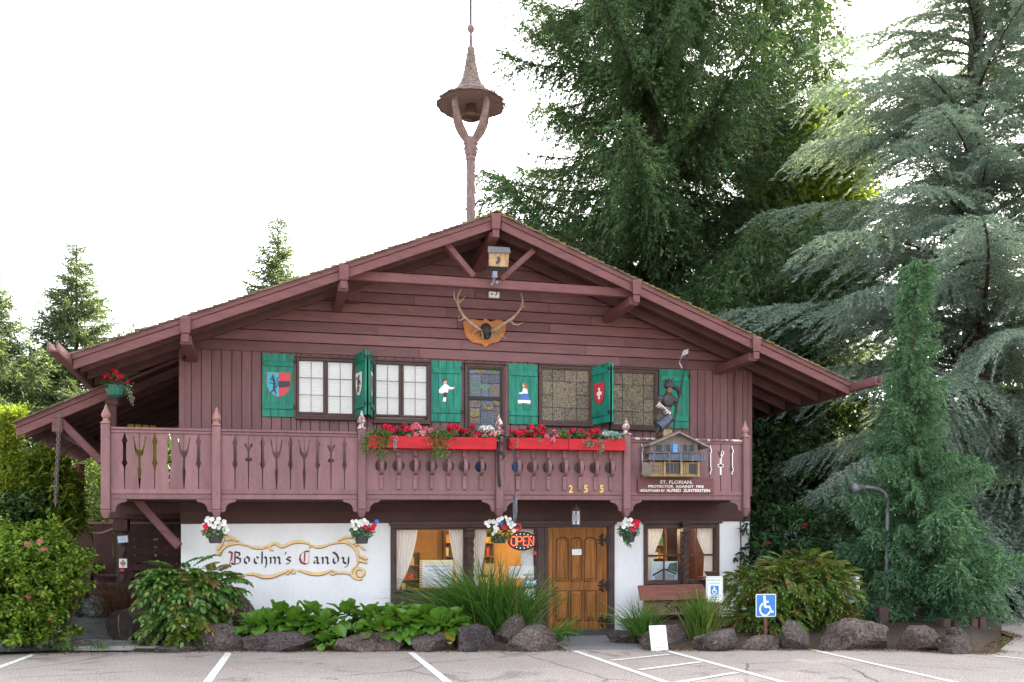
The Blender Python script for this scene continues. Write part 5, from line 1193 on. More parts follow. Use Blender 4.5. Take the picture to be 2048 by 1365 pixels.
# wrought iron bracket on the middle post
def q3(x, y, Y): X, w = at(980 + x / 3.793, 680 + y / 3.793, Y); return (X, Y, w)
ib = thing("iron_bracket", "wrought iron scroll bracket with hanging oval on the middle balcony post", "bracket", lift(q3(70, 1110, -1.22)))
mb = MB(); Yb = -1.2
mb.tube([q3(62, 722, Yb), q3(62, 900, Yb), q3(64, 1010, Yb - .02), q3(74, 1115, Yb)], [.03, .022, .02, .026], 6)
mb.tube([q3(55, 724, Yb), q3(100, 724, -1.45), q3(140, 750, -1.75), q3(165, 800, -1.9), q3(182, 880, -1.95), q3(190, 1000, -1.95), q3(193, 1178, -1.95)], [.018, .016, .014, .013, .012, .011, .01], 6)
rq = random.Random(2)
for k in range(6):
    x0, y0 = 62 + 6 * k, 760 + 14 * k; pts = []
    for i in range(9): t = i / 8; pts.append(q3(x0 + 30 * math.sin(t * 5 + k) * (1 - t * .5), y0 + 90 * t, Yb - .05 - .05 * k - .1 * t))
    mb.tube(pts, .008, 5)
mb.build("scrollwork", M_IRON, ib, shear=True)
c = q3(190, 1275, -1.95); ov = MB(); R2 = .25
ov.tube([(c[0] + .03 * math.sin(t), -1.95 + .2 * math.sin(t), c[2] + R2 * math.cos(t)) for t in [6.283 * k / 24 for k in range(25)]], .016, 6)
for f in (.75, .5): ov.tube([(c[0] + .03 * f * math.sin(t), -1.95 + .2 * f * math.sin(t), c[2] + R2 * f * math.cos(t)) for t in [6.283 * k / 20 for k in range(21)]], .008, 5)
for k in range(6): t = 1.047 * k; ov.tube([(c[0], -1.95, c[2]), (c[0] + .03 * math.sin(t), -1.95 + .2 * math.sin(t), c[2] + R2 * math.cos(t))], .007, 5)
ov.tube([(c[0], -1.95, c[2] + R2), q3(192, 1180, -1.95)], .012, 5); ov.build("oval_ornament", surf("oval_iron", (.11, .12, .14), .4, .4, 10, objvar=0), ib, shear=True)
for (x, y, Y, lab) in ((1028, 940, -.5, "round blue plate behind the balcony balusters, beside the iron bracket"), (958, 935, -.45, "dark blue plate behind the last baluster left of the middle post")):
    X, w_ = at(x, y, Y); pt = thing("plate", lab, "plate", lift((X, Y, w_ - .14))); MB().lathe([(.14, 0), (.13, .02), (.06, .03), (.01, .03)], (0, 0, 0), 18).v
    m2 = MB().lathe([(.15, 0), (.14, .02), (.06, .03), (.01, .03)], (0, 0, 0), 18); m2.v = [(X + a, Y - c_, w_ + b_) for a, b_, c_ in m2.v]
    m2.build("plate_disc", flat("plate_blue" if x > 1000 else "plate_navy", (.03, .13, .5) if x > 1000 else (.04, .07, .16), .4), pt, shear=True)
# ------------------------------------------------------------------ leaves in bulk
def mesh_np(name, V, F, mats, off=(0, 0, 0), midx=None, smooth=False):
    V = np.asarray(V, dtype=np.float32) - np.asarray(off, dtype=np.float32); F = np.asarray(F, dtype=np.int32)
    me = bpy.data.meshes.new(name); k = F.shape[1]
    me.vertices.add(len(V)); me.vertices.foreach_set("co", V.ravel())
    me.loops.add(F.size); me.loops.foreach_set("vertex_index", F.ravel())
    me.polygons.add(len(F)); me.polygons.foreach_set("loop_start", np.arange(0, F.size, k, dtype=np.int32))
    for m_ in (mats if isinstance(mats, (list, tuple)) else [mats]): me.materials.append(m_)
    if midx is not None: me.polygons.foreach_set("material_index", np.asarray(midx, dtype=np.int32))
    if smooth: me.polygons.foreach_set("use_smooth", np.ones(len(F), dtype=bool))
    me.update(calc_edges=True); me.validate(); return me
def unit(a): return a / np.maximum(np.linalg.norm(a, axis=-1, keepdims=True), 1e-9)
def leafgeo(pos, d, n, L, Wd, fold=.25, kind="oval", droop=0.0):
    """one leaf per row: two quads that meet at the midrib"""
    N = len(pos); d = unit(d); s_ = unit(np.cross(d, n)); n = unit(np.cross(s_, d)); L = np.broadcast_to(L, (N,))[:, None]; Wd = np.broadcast_to(Wd, (N,))[:, None]
    tip = pos + d * L - n * L * droop
    if kind == "kite":
        V = np.stack([pos, pos + d * L * .45 + s_ * Wd / 2 + n * Wd * fold, tip, pos + d * L * .45 - s_ * Wd / 2 + n * Wd * fold], 1).reshape(-1, 3)
        return V, np.arange(N * 4).reshape(N, 4)
    a, b_ = pos + d * L * .28 - n * L * droop * .1, pos + d * L * .7 - n * L * droop * .5
    V = np.stack([pos, a + s_ * Wd * .45 + n * Wd * fold, b_ + s_ * Wd * .4 + n * Wd * fold, tip, b_ - s_ * Wd * .4 + n * Wd * fold, a - s_ * Wd * .45 + n * Wd * fold], 1).reshape(-1, 3)
    i = np.arange(N)[:, None] * 6
    return V, np.concatenate([i + np.array([[0, 1, 2, 3]]), i + np.array([[0, 3, 4, 5]])], 0)
def cat_geo(parts):
    V, F, o = [], [], 0
    for v, f in parts: V.append(v); F.append(f + o); o += len(v)
    return np.concatenate(V), np.concatenate(F)
def sphere_dirs(g, N): v = g.normal(size=(N, 3)); return unit(v)
def bush_geo(seed, blobs, clumps, per, L, Wd, spread=.12, up=.4, kind="oval", droop=.15, fold=.2, inner=.55, noise_=.14):
    """leaf clumps through the outer shell of a few blobs (centre, radii)"""
    g = np.random.default_rng(seed); parts = []
    vol = np.array([b_[1][0] * b_[1][2] for b_ in blobs]); cnt = (clumps * vol / vol.sum()).astype(int)
    for (c, r), m_ in zip(blobs, cnt):
        d = sphere_dirs(g, m_); d[:, 2] = np.where(d[:, 2] < -.6, -d[:, 2], d[:, 2])
        rad = inner + (1 - inner) * g.random(m_) ** .45; bump_ = 1 + noise_ * np.sin(d[:, 0] * 5 + seed) * np.sin(d[:, 1] * 4.3 + 1) + noise_ * np.sin(d[:, 2] * 6 + seed)+ .08 * g.normal(size=m_)
        p = np.array(c) + d * np.array(r) * (rad * bump_)[:, None]; tw = unit(d * np.array([1, 1, .6]) + np.array([0, 0, up]) + .35 * g.normal(size=(m_, 3)))
        p = np.repeat(p, per, 0); tw = np.repeat(tw, per, 0); N = len(p)
        t = g.random(N)[:, None]; pos = p + tw * t * spread * 2 + .25 * spread * g.normal(size=(N, 3))
        dd = unit(tw * .55 + .8 * g.normal(size=(N, 3)) + np.array([0, 0, -.1])); nn = unit(tw + np.array([0, 0, .8]) + .45 * g.normal(size=(N, 3)))
        s_ = g.uniform(.7, 1.25, N); parts.append(leafgeo(pos, dd, nn, L * s_, Wd * s_, fold, kind, droop))
    return cat_geo(parts)
def twigs(blobs, seed, n=40, r=.012):
    q = random.Random(seed); mb = MB()
    for i in range(n):
        c, rr = q.choice(blobs); d = Vector((q.gauss(0, 1), q.gauss(0, 1), q.gauss(.3, .8))).normalized()
        e = Vector(c) + Vector((d.x * rr[0], d.y * rr[1], d.z * rr[2])) * .85; b_ = Vector((c[0] + q.uniform(-.2, .2) * rr[0], c[1] + q.uniform(-.2, .2) * rr[1], 0.05))
        m_ = (b_ + e) / 2 + Vector((q.uniform(-.1, .1), q.uniform(-.1, .1), q.uniform(0, .2)))
        mb.tube([b_, m_, e], [r * 1.5, r, r * .4], 5, cap=False)
    return mb
M_TWIG = surf("twig_bark", (.09, .06, .035), .9, .3, 20, objvar=0)
def shrub(name, label, cat, blobs, mat, seed, clumps, per, L, Wd, group=None, **k):
    c = blobs[0][0]; t = thing(name, label, cat, (c[0], c[1], 0), group)
    V, F = bush_geo(seed, blobs, clumps, per, L, Wd, **k); o = addobj("foliage", mesh_np("foliage", V, F, mat, W[t]), t); o["kind"] = "stuff"
    twigs(blobs, seed).build("stems", M_TWIG, t); return t
def blob(px, py, Y, rpx, rpy, ry=None):
    p = far(px, py, Y); k = ((Y + CAMD) / (_c - (px - CX) / FPX * _s)) / FPX
    return (tuple(p), (rpx * k, (ry or rpx * k), rpy * k))
# flower heads and discs, shared meshes
def bloom_mesh(name, mat, kind):
    g = np.random.default_rng(5)
    if kind == "geranium":
        d = sphere_dirs(g, 46); d[:, 2] = np.where(d[:, 2] < -.35, -d[:, 2], d[:, 2]); pos = d * .042 * g.uniform(.75, 1.1, (46, 1)); dd = unit(np.cross(d, g.normal(size=(46, 3))))
        V, F = leafgeo(pos - dd * .017, dd + d * .2, d, .036, .034, .2)
    else:
        a = np.arange(5) * 6.283 / 5; dd = np.stack([np.cos(a), np.full(5, -.25), np.sin(a)], 1); nn = np.tile(np.array([[0, -1., 0]]), (5, 1)) + dd * .25
        V, F = leafgeo(np.zeros((5, 3)), dd, nn, .042, .052, -.06)
    return mesh_np(name, V, F, mat)
def petal(name, col): return leafmat(name, [(0, tuple(Vector(col) * .75)), (1, col)], trans=.25, clump=0, rough=.6)
PET = {"red": petal("petal_red", (.62, .015, .05)), "pink": petal("petal_pink", (.75, .2, .26)), "pale": petal("petal_pale_pink", (.78, .42, .42)), "white": petal("petal_white", (.8, .78, .78)), "blue": petal("petal_blue", (.08, .15, .5))}
GER = {k: bloom_mesh("bloom_" + k, m_, "geranium") for k, m_ in PET.items()}; PETU = {k: bloom_mesh("petunia_" + k, m_, "petunia") for k, m_ in PET.items()}
M_LF1 = leafmat("geranium_leaf", [(0, (.03, .09, .04)), (.6, (.07, .18, .075)), (1, (.15, .27, .13))], .3)
M_LF2 = leafmat("trailing_leaf", [(0, (.05, .1, .02)), (.6, (.1, .18, .04)), (1, (.2, .26, .07))], .3)
M_LFB = leafmat("blue_trailing_leaf", [(0, (.1, .3, .34)), (.6, (.2, .42, .45)), (1, (.5, .6, .6))], .2)
M_LFG = leafmat("grey_trailing_leaf", [(0, (.1, .13, .08)), (.6, (.2, .24, .15)), (1, (.4, .42, .34))], .2)
def bloom_at(t, me, p, rq, s_=1.0, face=False):
    rot = (rq.uniform(-.5, .3), rq.uniform(-.4, .4), rq.uniform(-.6, .6)) if face else (rq.uniform(-.5, .5), rq.uniform(-.5, .5), rq.uniform(0, 6))
    addobj("bloom", me, t, tuple(Vector(p) - W[t]), rot, s_ * rq.uniform(.85, 1.15))
def vine_geo(g, p0, p1, n, L=.03, spread=.05):
    t = g.random(n)[:, None]; pos = np.array(p0) + (np.array(p1) - np.array(p0)) * t + spread * g.normal(size=(n, 3)) * np.array([1, .5, .4]) * (1.15 - .5 * t)
    return leafgeo(pos, g.normal(size=(n, 3)) + np.array([0, -.3, -.6]), g.normal(size=(n, 3)) * .5 + np.array([0, -1, .4]), L * g.uniform(.7, 1.3, n), L * .75 * g.uniform(.7, 1.2, n), .2)

# ------------------------------------------------------------------ red flower boxes
FY = -1.34
def fq(ox, oy, k, x, y, Y=FY): X, w = at(ox + x / k, oy + y / k, Y); return lift((X, Y, w))
def flower_box(px0, px1, yt, yb, label, blooms, vines, seed):
    xm = (px0 + px1) / 2; (x0, w1), (x1, _), (_, w0) = at(px0, yt, FY), at(px1, yt, FY), at(xm, yb, FY); _, w1 = at(xm, yt, FY)
    t = thing("flower_box", label, "flower box", lift(((x0 + x1) / 2, FY, w0)), "red flower boxes on the balcony")
    xj = x0 + (x1 - x0) * .5
    MB().box(x0, xj - .002, FY, FY + .025, w0, w1).box(xj + .002, x1, FY, FY + .025, w0, w1).build("front_board", M_RED, t, shear=True, bevel=.005)
    MB().box(x0, x0 + .025, FY + .026, FY + .21, w0, w1).box(x1 - .025, x1, FY + .026, FY + .21, w0, w1).box(x0 + .026, x1 - .026, FY + .185, FY + .21, w0, w1).box(x0 + .026, x1 - .026, FY + .026, FY + .184, w0, w0 + .02).build("box_sides", M_RED, t, shear=True)
    MB().box(x0 + .026, x1 - .026, FY + .026, FY + .184, w1 - .05, w1 - .03).build("box_soil", M_SOIL, t, shear=True)
    rq = random.Random(seed); g = np.random.default_rng(seed); parts = []
    for col, p in blooms:
        q = p + Vector((0, rq.uniform(.03, .17), 0)); bloom_at(t, GER[col], q, rq, 1.22); bloom_at(t, GER[col], q + Vector((rq.uniform(-.07, .07), rq.uniform(-.02, .05), rq.uniform(-.05, .03))), rq, .95)
        n = 10; parts.append(leafgeo(np.array(q) + g.normal(size=(n, 3)) * np.array([.06, .05, .03]) - np.array([0, 0, .05]), g.normal(size=(n, 3)), g.normal(size=(n, 3)) * .5 + np.array([0, -.5, 1]), .06 * g.uniform(.7, 1.2, n), .06 * g.uniform(.7, 1.2, n), .15))
    n = 220; pos = np.stack([g.uniform(x0 + .05, x1 - .05, n), g.uniform(FY + .03, FY + .19, n), np.full(n, w1) + g.uniform(-.02, .08, n)], 1); pos[:, 2] += SH * (pos[:, 0] - SHX)
    parts.append(leafgeo(pos, g.normal(size=(n, 3)) + np.array([0, 0, .4]), g.normal(size=(n, 3)) * .5 + np.array([0, -.5, 1]), .06 * g.uniform(.6, 1.2, n), .05 * g.uniform(.7, 1.2, n), .15))
    V, F = cat_geo(parts); o = addobj("foliage", mesh_np("foliage", V, F, M_LF1, W[t]), t); o["kind"] = "stuff"
    stems = MB()
    for col, p in blooms: stems.tube([(p.x, FY + .1, w1 - .04 + SH * (p.x - SHX)), (p.x, FY + .1, p.z)], .005, 4)
    stems.build("stems", M_LF1, t)
    for mt, a, b_, n, L, sp in vines:
        V, F = vine_geo(g, tuple(a + Vector((0, -.03, 0))), tuple(b_ + Vector((0, -.05, 0))), n, L, sp); o = addobj("trailing_plant", mesh_np("vine", V, F, mt, W[t]), t); o["kind"] = "stuff"
    return t
f2 = lambda x, y: fq(500, 680, 3.9, x, y); f3 = lambda x, y: fq(980, 680, 3.793, x, y)
B1 = [("red", p) for p in ((1060, 678), (1088, 690), (1105, 712), (1118, 690), (1185, 690), (1218, 688), (1210, 672), (1235, 700), (1560, 690), (1578, 675), (1595, 700), (1632, 700), (1610, 690), (1668, 720), (1690, 716), (1722, 722), (1745, 675), (1582, 735), (1780, 738))] + \
     [("pink", p) for p in ((1275, 702), (1312, 664), (1300, 690), (1340, 706), (1325, 690), (1296, 742), (1400, 712), (1245, 752), (1770, 752), (1385, 700), (1890, 736))] + [("pale", p) for p in ((1828, 745), (1905, 732), (1360, 730), (1340, 735))] + [("white", p) for p in ((1820, 688), (1832, 720), (1868, 692), (1845, 700), (1880, 690))]
flower_box(736, 993.5, 873.5, 898, "left red flower box of red and pink geraniums on the balcony rail", [(c, f2(*p)) for c, p in B1],
   [(M_LF2, f2(900, 730), f2(905, 890), 160, .032, .06), (M_LF2, f2(1010, 720), f2(1012, 930), 260, .032, .075), (M_LF2, f2(1050, 720), f2(1060, 830), 120, .032, .05), (M_LFB, f2(1135, 745), f2(1125, 860), 70, .022, .02), (M_LF2, f2(1470, 715), f2(1480, 925), 420, .034, .12), (M_LF2, f2(1450, 700), f2(1540, 760), 140, .04, .07), (M_LF2, f2(980, 710), f2(1080, 745), 130, .035, .05)], 11)
B2 = [("red", p) for p in ((182, 700), (232, 706), (212, 712), (292, 712), (268, 690), (278, 702), (320, 660), (396, 664), (402, 700), (384, 690), (360, 716), (345, 722), (252, 746), (410, 712), (604, 716), (650, 690), (640, 700), (692, 700), (736, 715), (776, 740), (760, 745), (816, 688), (805, 694), (826, 696))] + \
     [("pink", p) for p in ((450, 736), (490, 755), (506, 694), (512, 742), (482, 770), (462, 748), (430, 740), (940, 750), (985, 762))] + [("white", p) for p in ((918, 716), (950, 716), (935, 722), (900, 722), (965, 730))] + [("pale", p) for p in ((930, 755), (990, 756), (30, 712), (70, 708))]
flower_box(1019.5, 1251, 877.5, 900, "right red flower box of geraniums on the rail beside the statue", [(c, f3(*p)) for c, p in B2],
   [(M_LFG, f3(735, 750), f3(745, 815), 130, .026, .06), (M_LFG, f3(820, 750), f3(830, 865), 90, .024, .035), (M_LFG, f3(850, 760), f3(850, 850), 60, .024, .02), (M_LFG, f3(200, 750), f3(200, 820), 40, .022, .02), (M_LF2, f3(540, 690), f3(580, 740), 90, .04, .045), (M_LFB, f3(880, 700), f3(970, 720), 120, .03, .04), (M_LFG, f3(340, 740), f3(380, 775), 30, .02, .03), (M_LF2, f3(655, 690), f3(690, 720), 40, .035, .04)], 12)

# ------------------------------------------------------------------ hanging baskets
M_POT = surf("basket_pot", (.05, .05, .055), .5, .15, 12, objvar=0)
def basket(cx_, yt, yb, hook, label, cols, seed, spread=(1.0, 1.0), tail=0):
    Y = BY; k = (Y + CAMD) / (_c - (cx_ - CX) / FPX * _s) / FPX
    X, wt = at(cx_, yt, Y); _, wb = at(cx_, yb, Y); _, wh = at(cx_, hook, Y); t = thing("hanging_basket", label, "hanging basket", lift((X, Y, wb)), "flower baskets under the balcony posts")
    MB().lathe([(.095, wb), (.125, wt - .02), (.135, wt - .018), (.135, wt)], (X, Y, 0), 16).build("pot", M_POT, t, shear=True)
    MB().tube([(X, Y, wh), (X + .02, Y, wh - .06), (X - .005, Y, wh - .1), (X, Y, wt + .25)], .006, 5).tube([(X, Y, wt + .25), (X - .13, Y, wt)], .004, 4).tube([(X, Y, wt + .25), (X + .13, Y, wt)], .004, 4).build("hook", M_IRON, t, shear=True)
    g = np.random.default_rng(seed); rq = random.Random(seed); z = wt + SH * (X - SHX); n = 520; d = sphere_dirs(g, n)
    pos = np.array([X, Y, z + .06]) + d * np.array([.2 * spread[0], .17, .12 * spread[1]]) * g.uniform(.4, 1.05, (n, 1)); pos[:, 2] = np.maximum(pos[:, 2], z - .1 + .06 * g.random(n))
    parts = [leafgeo(pos, d + .6 * g.normal(size=(n, 3)), d + np.array([0, -.2, .7]), .05 * g.uniform(.6, 1.2, n), .03 * g.uniform(.7, 1.2, n), .2)]
    if tail: parts.append(vine_geo(g, (X - .1, Y - .1, z), (X - .05, Y - .12, z - tail), 120, .035, .04))
    V, F = cat_geo(parts); o = addobj("foliage", mesh_np("foliage", V, F, M_LF2 if seed % 2 else M_LF1, W[t]), t); o["kind"] = "stuff"
    for col, dx, dy in cols:
        bloom_at(t, PETU[col], (X + dx * k, Y - .17 + .0016 * abs(dx) + rq.uniform(-.03, .03), z + (yt - dy) * k), rq, 1.05, True)
    return t
rq = random.Random(77)
def dome(w, h, n, y0, cols): return [(rq.choice(cols), rq.uniform(-w, w), y0 - h * rq.random() ** .8) for _ in range(n)]
basket(431, 1070, 1087, 1022, "white flower basket with a few red blooms hung left of the painted sign", [("white", dx, dy) for dx, dy in ((-16, 1043), (-5, 1040), (7, 1039), (17, 1044), (-21, 1051), (-10, 1049), (1, 1047), (12, 1049), (22, 1053), (-2, 1054), (17, 1059), (24, 1060), (-24, 1057), (7, 1056), (-14, 1038), (18, 1050), (5, 1044), (19, 1064))] + [("red", -18, 1054), ("red", -14, 1052), ("red", -19, 1059)], 31)
basket(723.5, 1071, 1088, 1024, "basket of white and crimson flowers hung at the right end of the painted sign", [("white", dx, dy) for dx, dy in ((-20, 1045), (-12, 1044), (-3, 1044), (3, 1042), (9, 1047), (-18, 1052), (-8, 1052), (1, 1050), (-14, 1058), (-4, 1047))] + [("red", 5, 1055), ("red", 18, 1055), ("red", 20, 1058), ("red", 15, 1060), ("red", 23, 1052), ("blue", 24, 1048), ("blue", 28, 1044)], 32)
basket(999, 1074, 1087, 1024, "spreading white flower basket hung beside the neon sign", [("white", dx, dy) for dx, dy in ((-30, 1047), (-24, 1044), (-17, 1044), (-26, 1053), (-10, 1047), (-6, 1041), (8, 1036), (0, 1038), (17, 1039), (23, 1046), (26, 1050), (-14, 1055), (-12, 1062), (-18, 1068), (14, 1048), (26, 1062), (20, 1054), (-9, 1058), (12, 1041))] + [("red", 4, 1055), ("red", 8, 1056), ("blue", -3, 1044), ("blue", -1, 1047)], 33, (1.25, 1.3))
basket(1257.5, 1068, 1085, 1027, "basket of scarlet and white flowers hung to the right of the door", [("white", dx, dy) for dx, dy in ((-14, 1040), (-9, 1041), (-3, 1041), (-12, 1049), (-7, 1051), (-18, 1055), (-1, 1049), (-16, 1044))] + [("red", dx, dy) for dx, dy in ((2, 1047), (6, 1044), (11, 1046), (14, 1045), (9, 1050), (-2, 1058), (1, 1060), (12, 1052))], 34, tail=.22)
# green pot under the left eave
Y = -.9; X, wt = at(231, 772, Y); _, wb = at(231, 795, Y); gp = thing("hanging_basket", "green pot of red geraniums hung under the left eave", "hanging basket", lift((X, Y, wb)))
MB().lathe([(.06, wb), (.11, wb + .03), (.14, wb + .1), (.155, wt - .03), (.165, wt - .028), (.165, wt)], (X, Y, 0), 24, star=.02, lobes=12).build("pot", surf("green_pot", (.02, .11, .085), .4, .15, 9, objvar=0), gp, shear=True)
MB().tube([(X, Y, wt + .75), (X, Y, wt + .32)], .007, 5).tube([(X, Y, wt + .34), (X - .15, Y, wt)], .005, 4).tube([(X, Y, wt + .34), (X + .15, Y, wt)], .005, 4).build("hook", M_IRON, gp, shear=True)
z = wt + SH * (X - SHX); g = np.random.default_rng(5); n = 130; d = sphere_dirs(g, n); V, F = leafgeo(np.array([X, Y, z + .05]) + d * np.array([.16, .14, .1]), d, d + np.array([0, -.3, .6]), .08 * g.uniform(.6, 1.2, n), .065, .2); o = addobj("foliage", mesh_np("foliage", V, F, M_LF1, W[gp]), gp); o["kind"] = "stuff"
for dx, dz_ in ((-.14, .12), (-.1, .14), (-.06, .11), (-.12, .09), (-.02, .22), (.02, .21), (.0, .18), (.05, .14), (.09, .13), (.1, .11), (.06, .11), (.19, .05)): bloom_at(gp, GER["red"], (X + dx, Y - .08, z + dz_), rq, .85)
V, F = vine_geo(g, (X + .18, Y - .05, z + .05), (X + .26, Y - .05, z - .28), 130, .032, .03); o = addobj("trailing_plant", mesh_np("vine", V, F, M_LFG, W[gp]), gp); o["kind"] = "stuff"

# ------------------------------------------------------------------ rocks
from mathutils import noise as mnoise
def rock_mat():
    m, n, l, b = nodes("basalt"); v = coords(n, l)
    oi = n.new("ShaderNodeObjectInfo"); vv = n.new("ShaderNodeVectorMath"); vv.operation = 'ADD'; cb = n.new("ShaderNodeCombineXYZ"); ml = n.new("ShaderNodeMath"); ml.operation = 'MULTIPLY'; ml.inputs[1].default_value = 40
    l.new(oi.outputs["Random"], ml.inputs[0]); l.new(ml.outputs[0], cb.inputs[0]); l.new(v, vv.inputs[0]); l.new(cb.outputs[0], vv.inputs[1]); v = vv.outputs[0]
    o = mixcol(n, l, ramp(n, l, noise(n, l, 2.2, 8, v, .65), [(.3, 0.), (.7, 1.)]), (.04, .034, .032), (.12, .1, .094)); hv = ramp(n, l, oi.outputs['Random'], [(0., (.75, .72, .75)), (.5, (1., .95, .9)), (1., (1.35, 1.2, 1.08))]); o = mixcol(n, l, 1.0, o, hv, 'MULTIPLY')
    fine = noise(n, l, 26, 5, v, .75); o = mixcol(n, l, .9, o, ramp(n, l, fine, [(.36, .1), (.64, .9)]), 'OVERLAY')
    li = ramp(n, l, noise(n, l, 15, 6, v, .7), [(.63, 0.), (.67, .9)]); o = mixcol(n, l, li, o, (.36, .34, .32))
    ge = n.new("ShaderNodeNewGeometry"); sx = n.new("ShaderNodeSeparateXYZ"); l.new(ge.outputs["Normal"], sx.inputs[0])
    ms = ramp(n, l, noise(n, l, 3.3, 6, v, .7), [(.58, 0.), (.68, .7)]); mm = n.new("ShaderNodeMath"); mm.operation = 'MULTIPLY'; l.new(ms, mm.inputs[0]); l.new(sx.outputs[2], mm.inputs[1]); mm.use_clamp = True
    o = mixcol(n, l, mm.outputs[0], o, (.075, .08, .025))
    l.new(o, b.inputs["Base Color"]); b.inputs["Roughness"].default_value = .85; b.inputs["Specular IOR Level"].default_value = .25; bump(n, l, b, fine, 1.0, .03); return m
M_ROCK = rock_mat()
def rock_mesh(name, seed, sx, sy, sz, cuts=16):
    rq = random.Random(seed); bm = bmesh.new(); bmesh.ops.create_icosphere(bm, subdivisions=4, radius=1)
    pl = []
    for k in range(cuts):
        d = Vector((rq.gauss(0, 1), rq.gauss(0, 1), rq.gauss(.1, .8))).normalized(); pl.append((d, rq.uniform(.45, .82)))
    o_ = Vector((seed * 3.1, seed * 1.7, 0))
    for v in bm.verts:
        p = v.co.copy()
        for d, h in pl:
            e = p.dot(d) - h
            if e > 0: p -= d * e * .985
        f = 1 + .1 * mnoise.fractal(p * 1.6 + o_, 1, 2, 4) + .075 * mnoise.fractal(p * 5 + o_, .7, 2, 5)
        p = p * f; v.co = Vector((p.x * sx, p.y * sy, p.z * sz))
    me = bpy.data.meshes.new(name); bm.to_mesh(me); bm.free(); me.materials.append(M_ROCK)
    for p in me.polygons: p.use_smooth = True
    me.set_sharp_from_angle(angle=R(24)); return me
def rock(x0, x1, yt, yb, label, seed, dep=.8, rot=0, back=0.0, name="boulder"):
    xm = (x0 + x1) / 2; gx_, gy = gnd(xm, yb); t_ = (gy + CAMD) / (_c - (xm - CX) / FPX * _s); k = t_ / FPX; hw = (x1 - x0) / 2 * k * 1.24; h = (yb - yt) * k * 1.05
    ry = hw * dep
    o = addobj(name, rock_mesh(name, seed, hw, ry, h * .8), None, (gx_ + .25 * ry * gx_ / 17, gy + ry * .85 + back, h * .36 - .02), (0, 0, rot))
    props(o, label, "boulder", "boulders along the planting bed"); return o
rock(395, 500, 1256, 1304, "rounded boulder at the left end of the bergenia bed", 1)
rock(485, 655, 1272, 1305, "long low boulder under the left bergenia leaves", 2, .5)
rock(462, 520, 1193, 1290, "tall pointed boulder behind the left bush against the white wall", 14, .6, back=.55)
rock(668, 832, 1268, 1305, "long flat boulder under the middle of the bergenia bed", 3, .5)
rock(672, 765, 1238, 1296, "boulder half hidden between the bergenia clumps", 4, .6, back=.5)
rock(820, 925, 1262, 1305, "shadowed boulder beneath the right bergenia clumps", 15, .6)
rock(912, 1006, 1246, 1304, "block shaped boulder right of the bergenia below the tall grass", 5, .7)
rock(1000, 1080, 1231, 1296, "upright rounded boulder at the foot of the tall grass", 6, .7, back=.3)
rock(1010, 1134, 1258, 1304, "broken boulder with a sharp ledge at the left of the path", 7, .55)
rock(1220, 1290, 1258, 1288, "small boulder at the right edge of the path by the door", 8, .8)
rock(1290, 1402, 1240, 1298, "large boulder behind the leaning white board", 9, .55, back=.2)
rock(1395, 1500, 1262, 1303, "low boulder to the right of the tall upright sedge", 10, .6)
rock(1488, 1580, 1272, 1302, "low boulder below the blue wheelchair sign", 11, .6)
rock(1556, 1648, 1252, 1302, "peaked boulder right of the wheelchair sign", 12, .8)
rock(1646, 1818, 1247, 1302, "longest boulder in front of the lamp post", 13, .5)
rock(1640, 1672, 1287, 1303, "small loose stone between the peaked and the longest boulder", 16, .8)
rock(1816, 1896, 1258, 1304, "round boulder under the weeping spruce", 17, .8)
rock(1890, 1955, 1270, 1310, "square boulder in front at the right end of the row", 18, .8)
rock(1935, 1992, 1260, 1300, "dark boulder last in the row at the driveway", 19, .8, back=.4)
rock(1430, 1484, 1205, 1275, "mossy boulder behind the reserved parking post", 20, .7, back=.9)
rock(258, 328, 1265, 1299, "low mossy boulder beside the log", 21, .8)
rock(318, 394, 1286, 1306, "flat kerb boulder below the left bush", 22, .5)
rock(90, 192, 1282, 1304, "flat mossy boulder below the left rose bush", 23, .6)
rock(836, 905, 1212, 1250, "grey boulder under the window half hidden by the grass", 24, .7, back=1.2)

# ------------------------------------------------------------------ bergenia: every leaf its own
M_BERG = leafmat("bergenia_leaf", [(0, (.04, .12, .012)), (.5, (.09, .22, .025)), (.85, (.16, .3, .04)), (1, (.26, .36, .06))], .3, .3, clump=.3, cscale=3, spec=.55)
M_BERR = leafmat("bergenia_old_leaf", [(0, (.3, .1, .05)), (1, (.35, .16, .1))], .2, .4, clump=0); M_BERY = leafmat("bergenia_yellow_leaf", [(0, (.35, .28, .03)), (1, (.4, .33, .06))], .3, .4, clump=0)
def berg_mesh(mat, curl, name="bergenia_leaf"):
    V, F = [], []; nu, nv = 7, 4
    for j in range(nu + 1):
        t = j / nu; w = [.018, .045, .075, .098, .108, .104, .08, .03][j]
        for i in range(-nv // 2, nv // 2 + 1):
            u = i / (nv / 2); V.append((u * w, .24 * t - .03 * curl * t * t, .012 * math.sin(t * 9 + u * 2) * abs(u) + .045 * u * u * (1 - .4 * t) - curl * .13 * t * t))
    c_ = nv + 1
    for j in range(nu):
        for i in range(nv): F.append((j * c_ + i, j * c_ + i + 1, (j + 1) * c_ + i + 1, (j + 1) * c_ + i))
    me = bpy.data.meshes.new(name); me.from_pydata(V, [], F); me.materials.append(mat)
    for p in me.polygons: p.use_smooth = True
    return me
BERG = [berg_mesh(M_BERG, c) for c in (.2, .6, 1.1)]; BERGR, BERGY = berg_mesh(M_BERR, .8), berg_mesh(M_BERY, .8)
bq = random.Random(21)
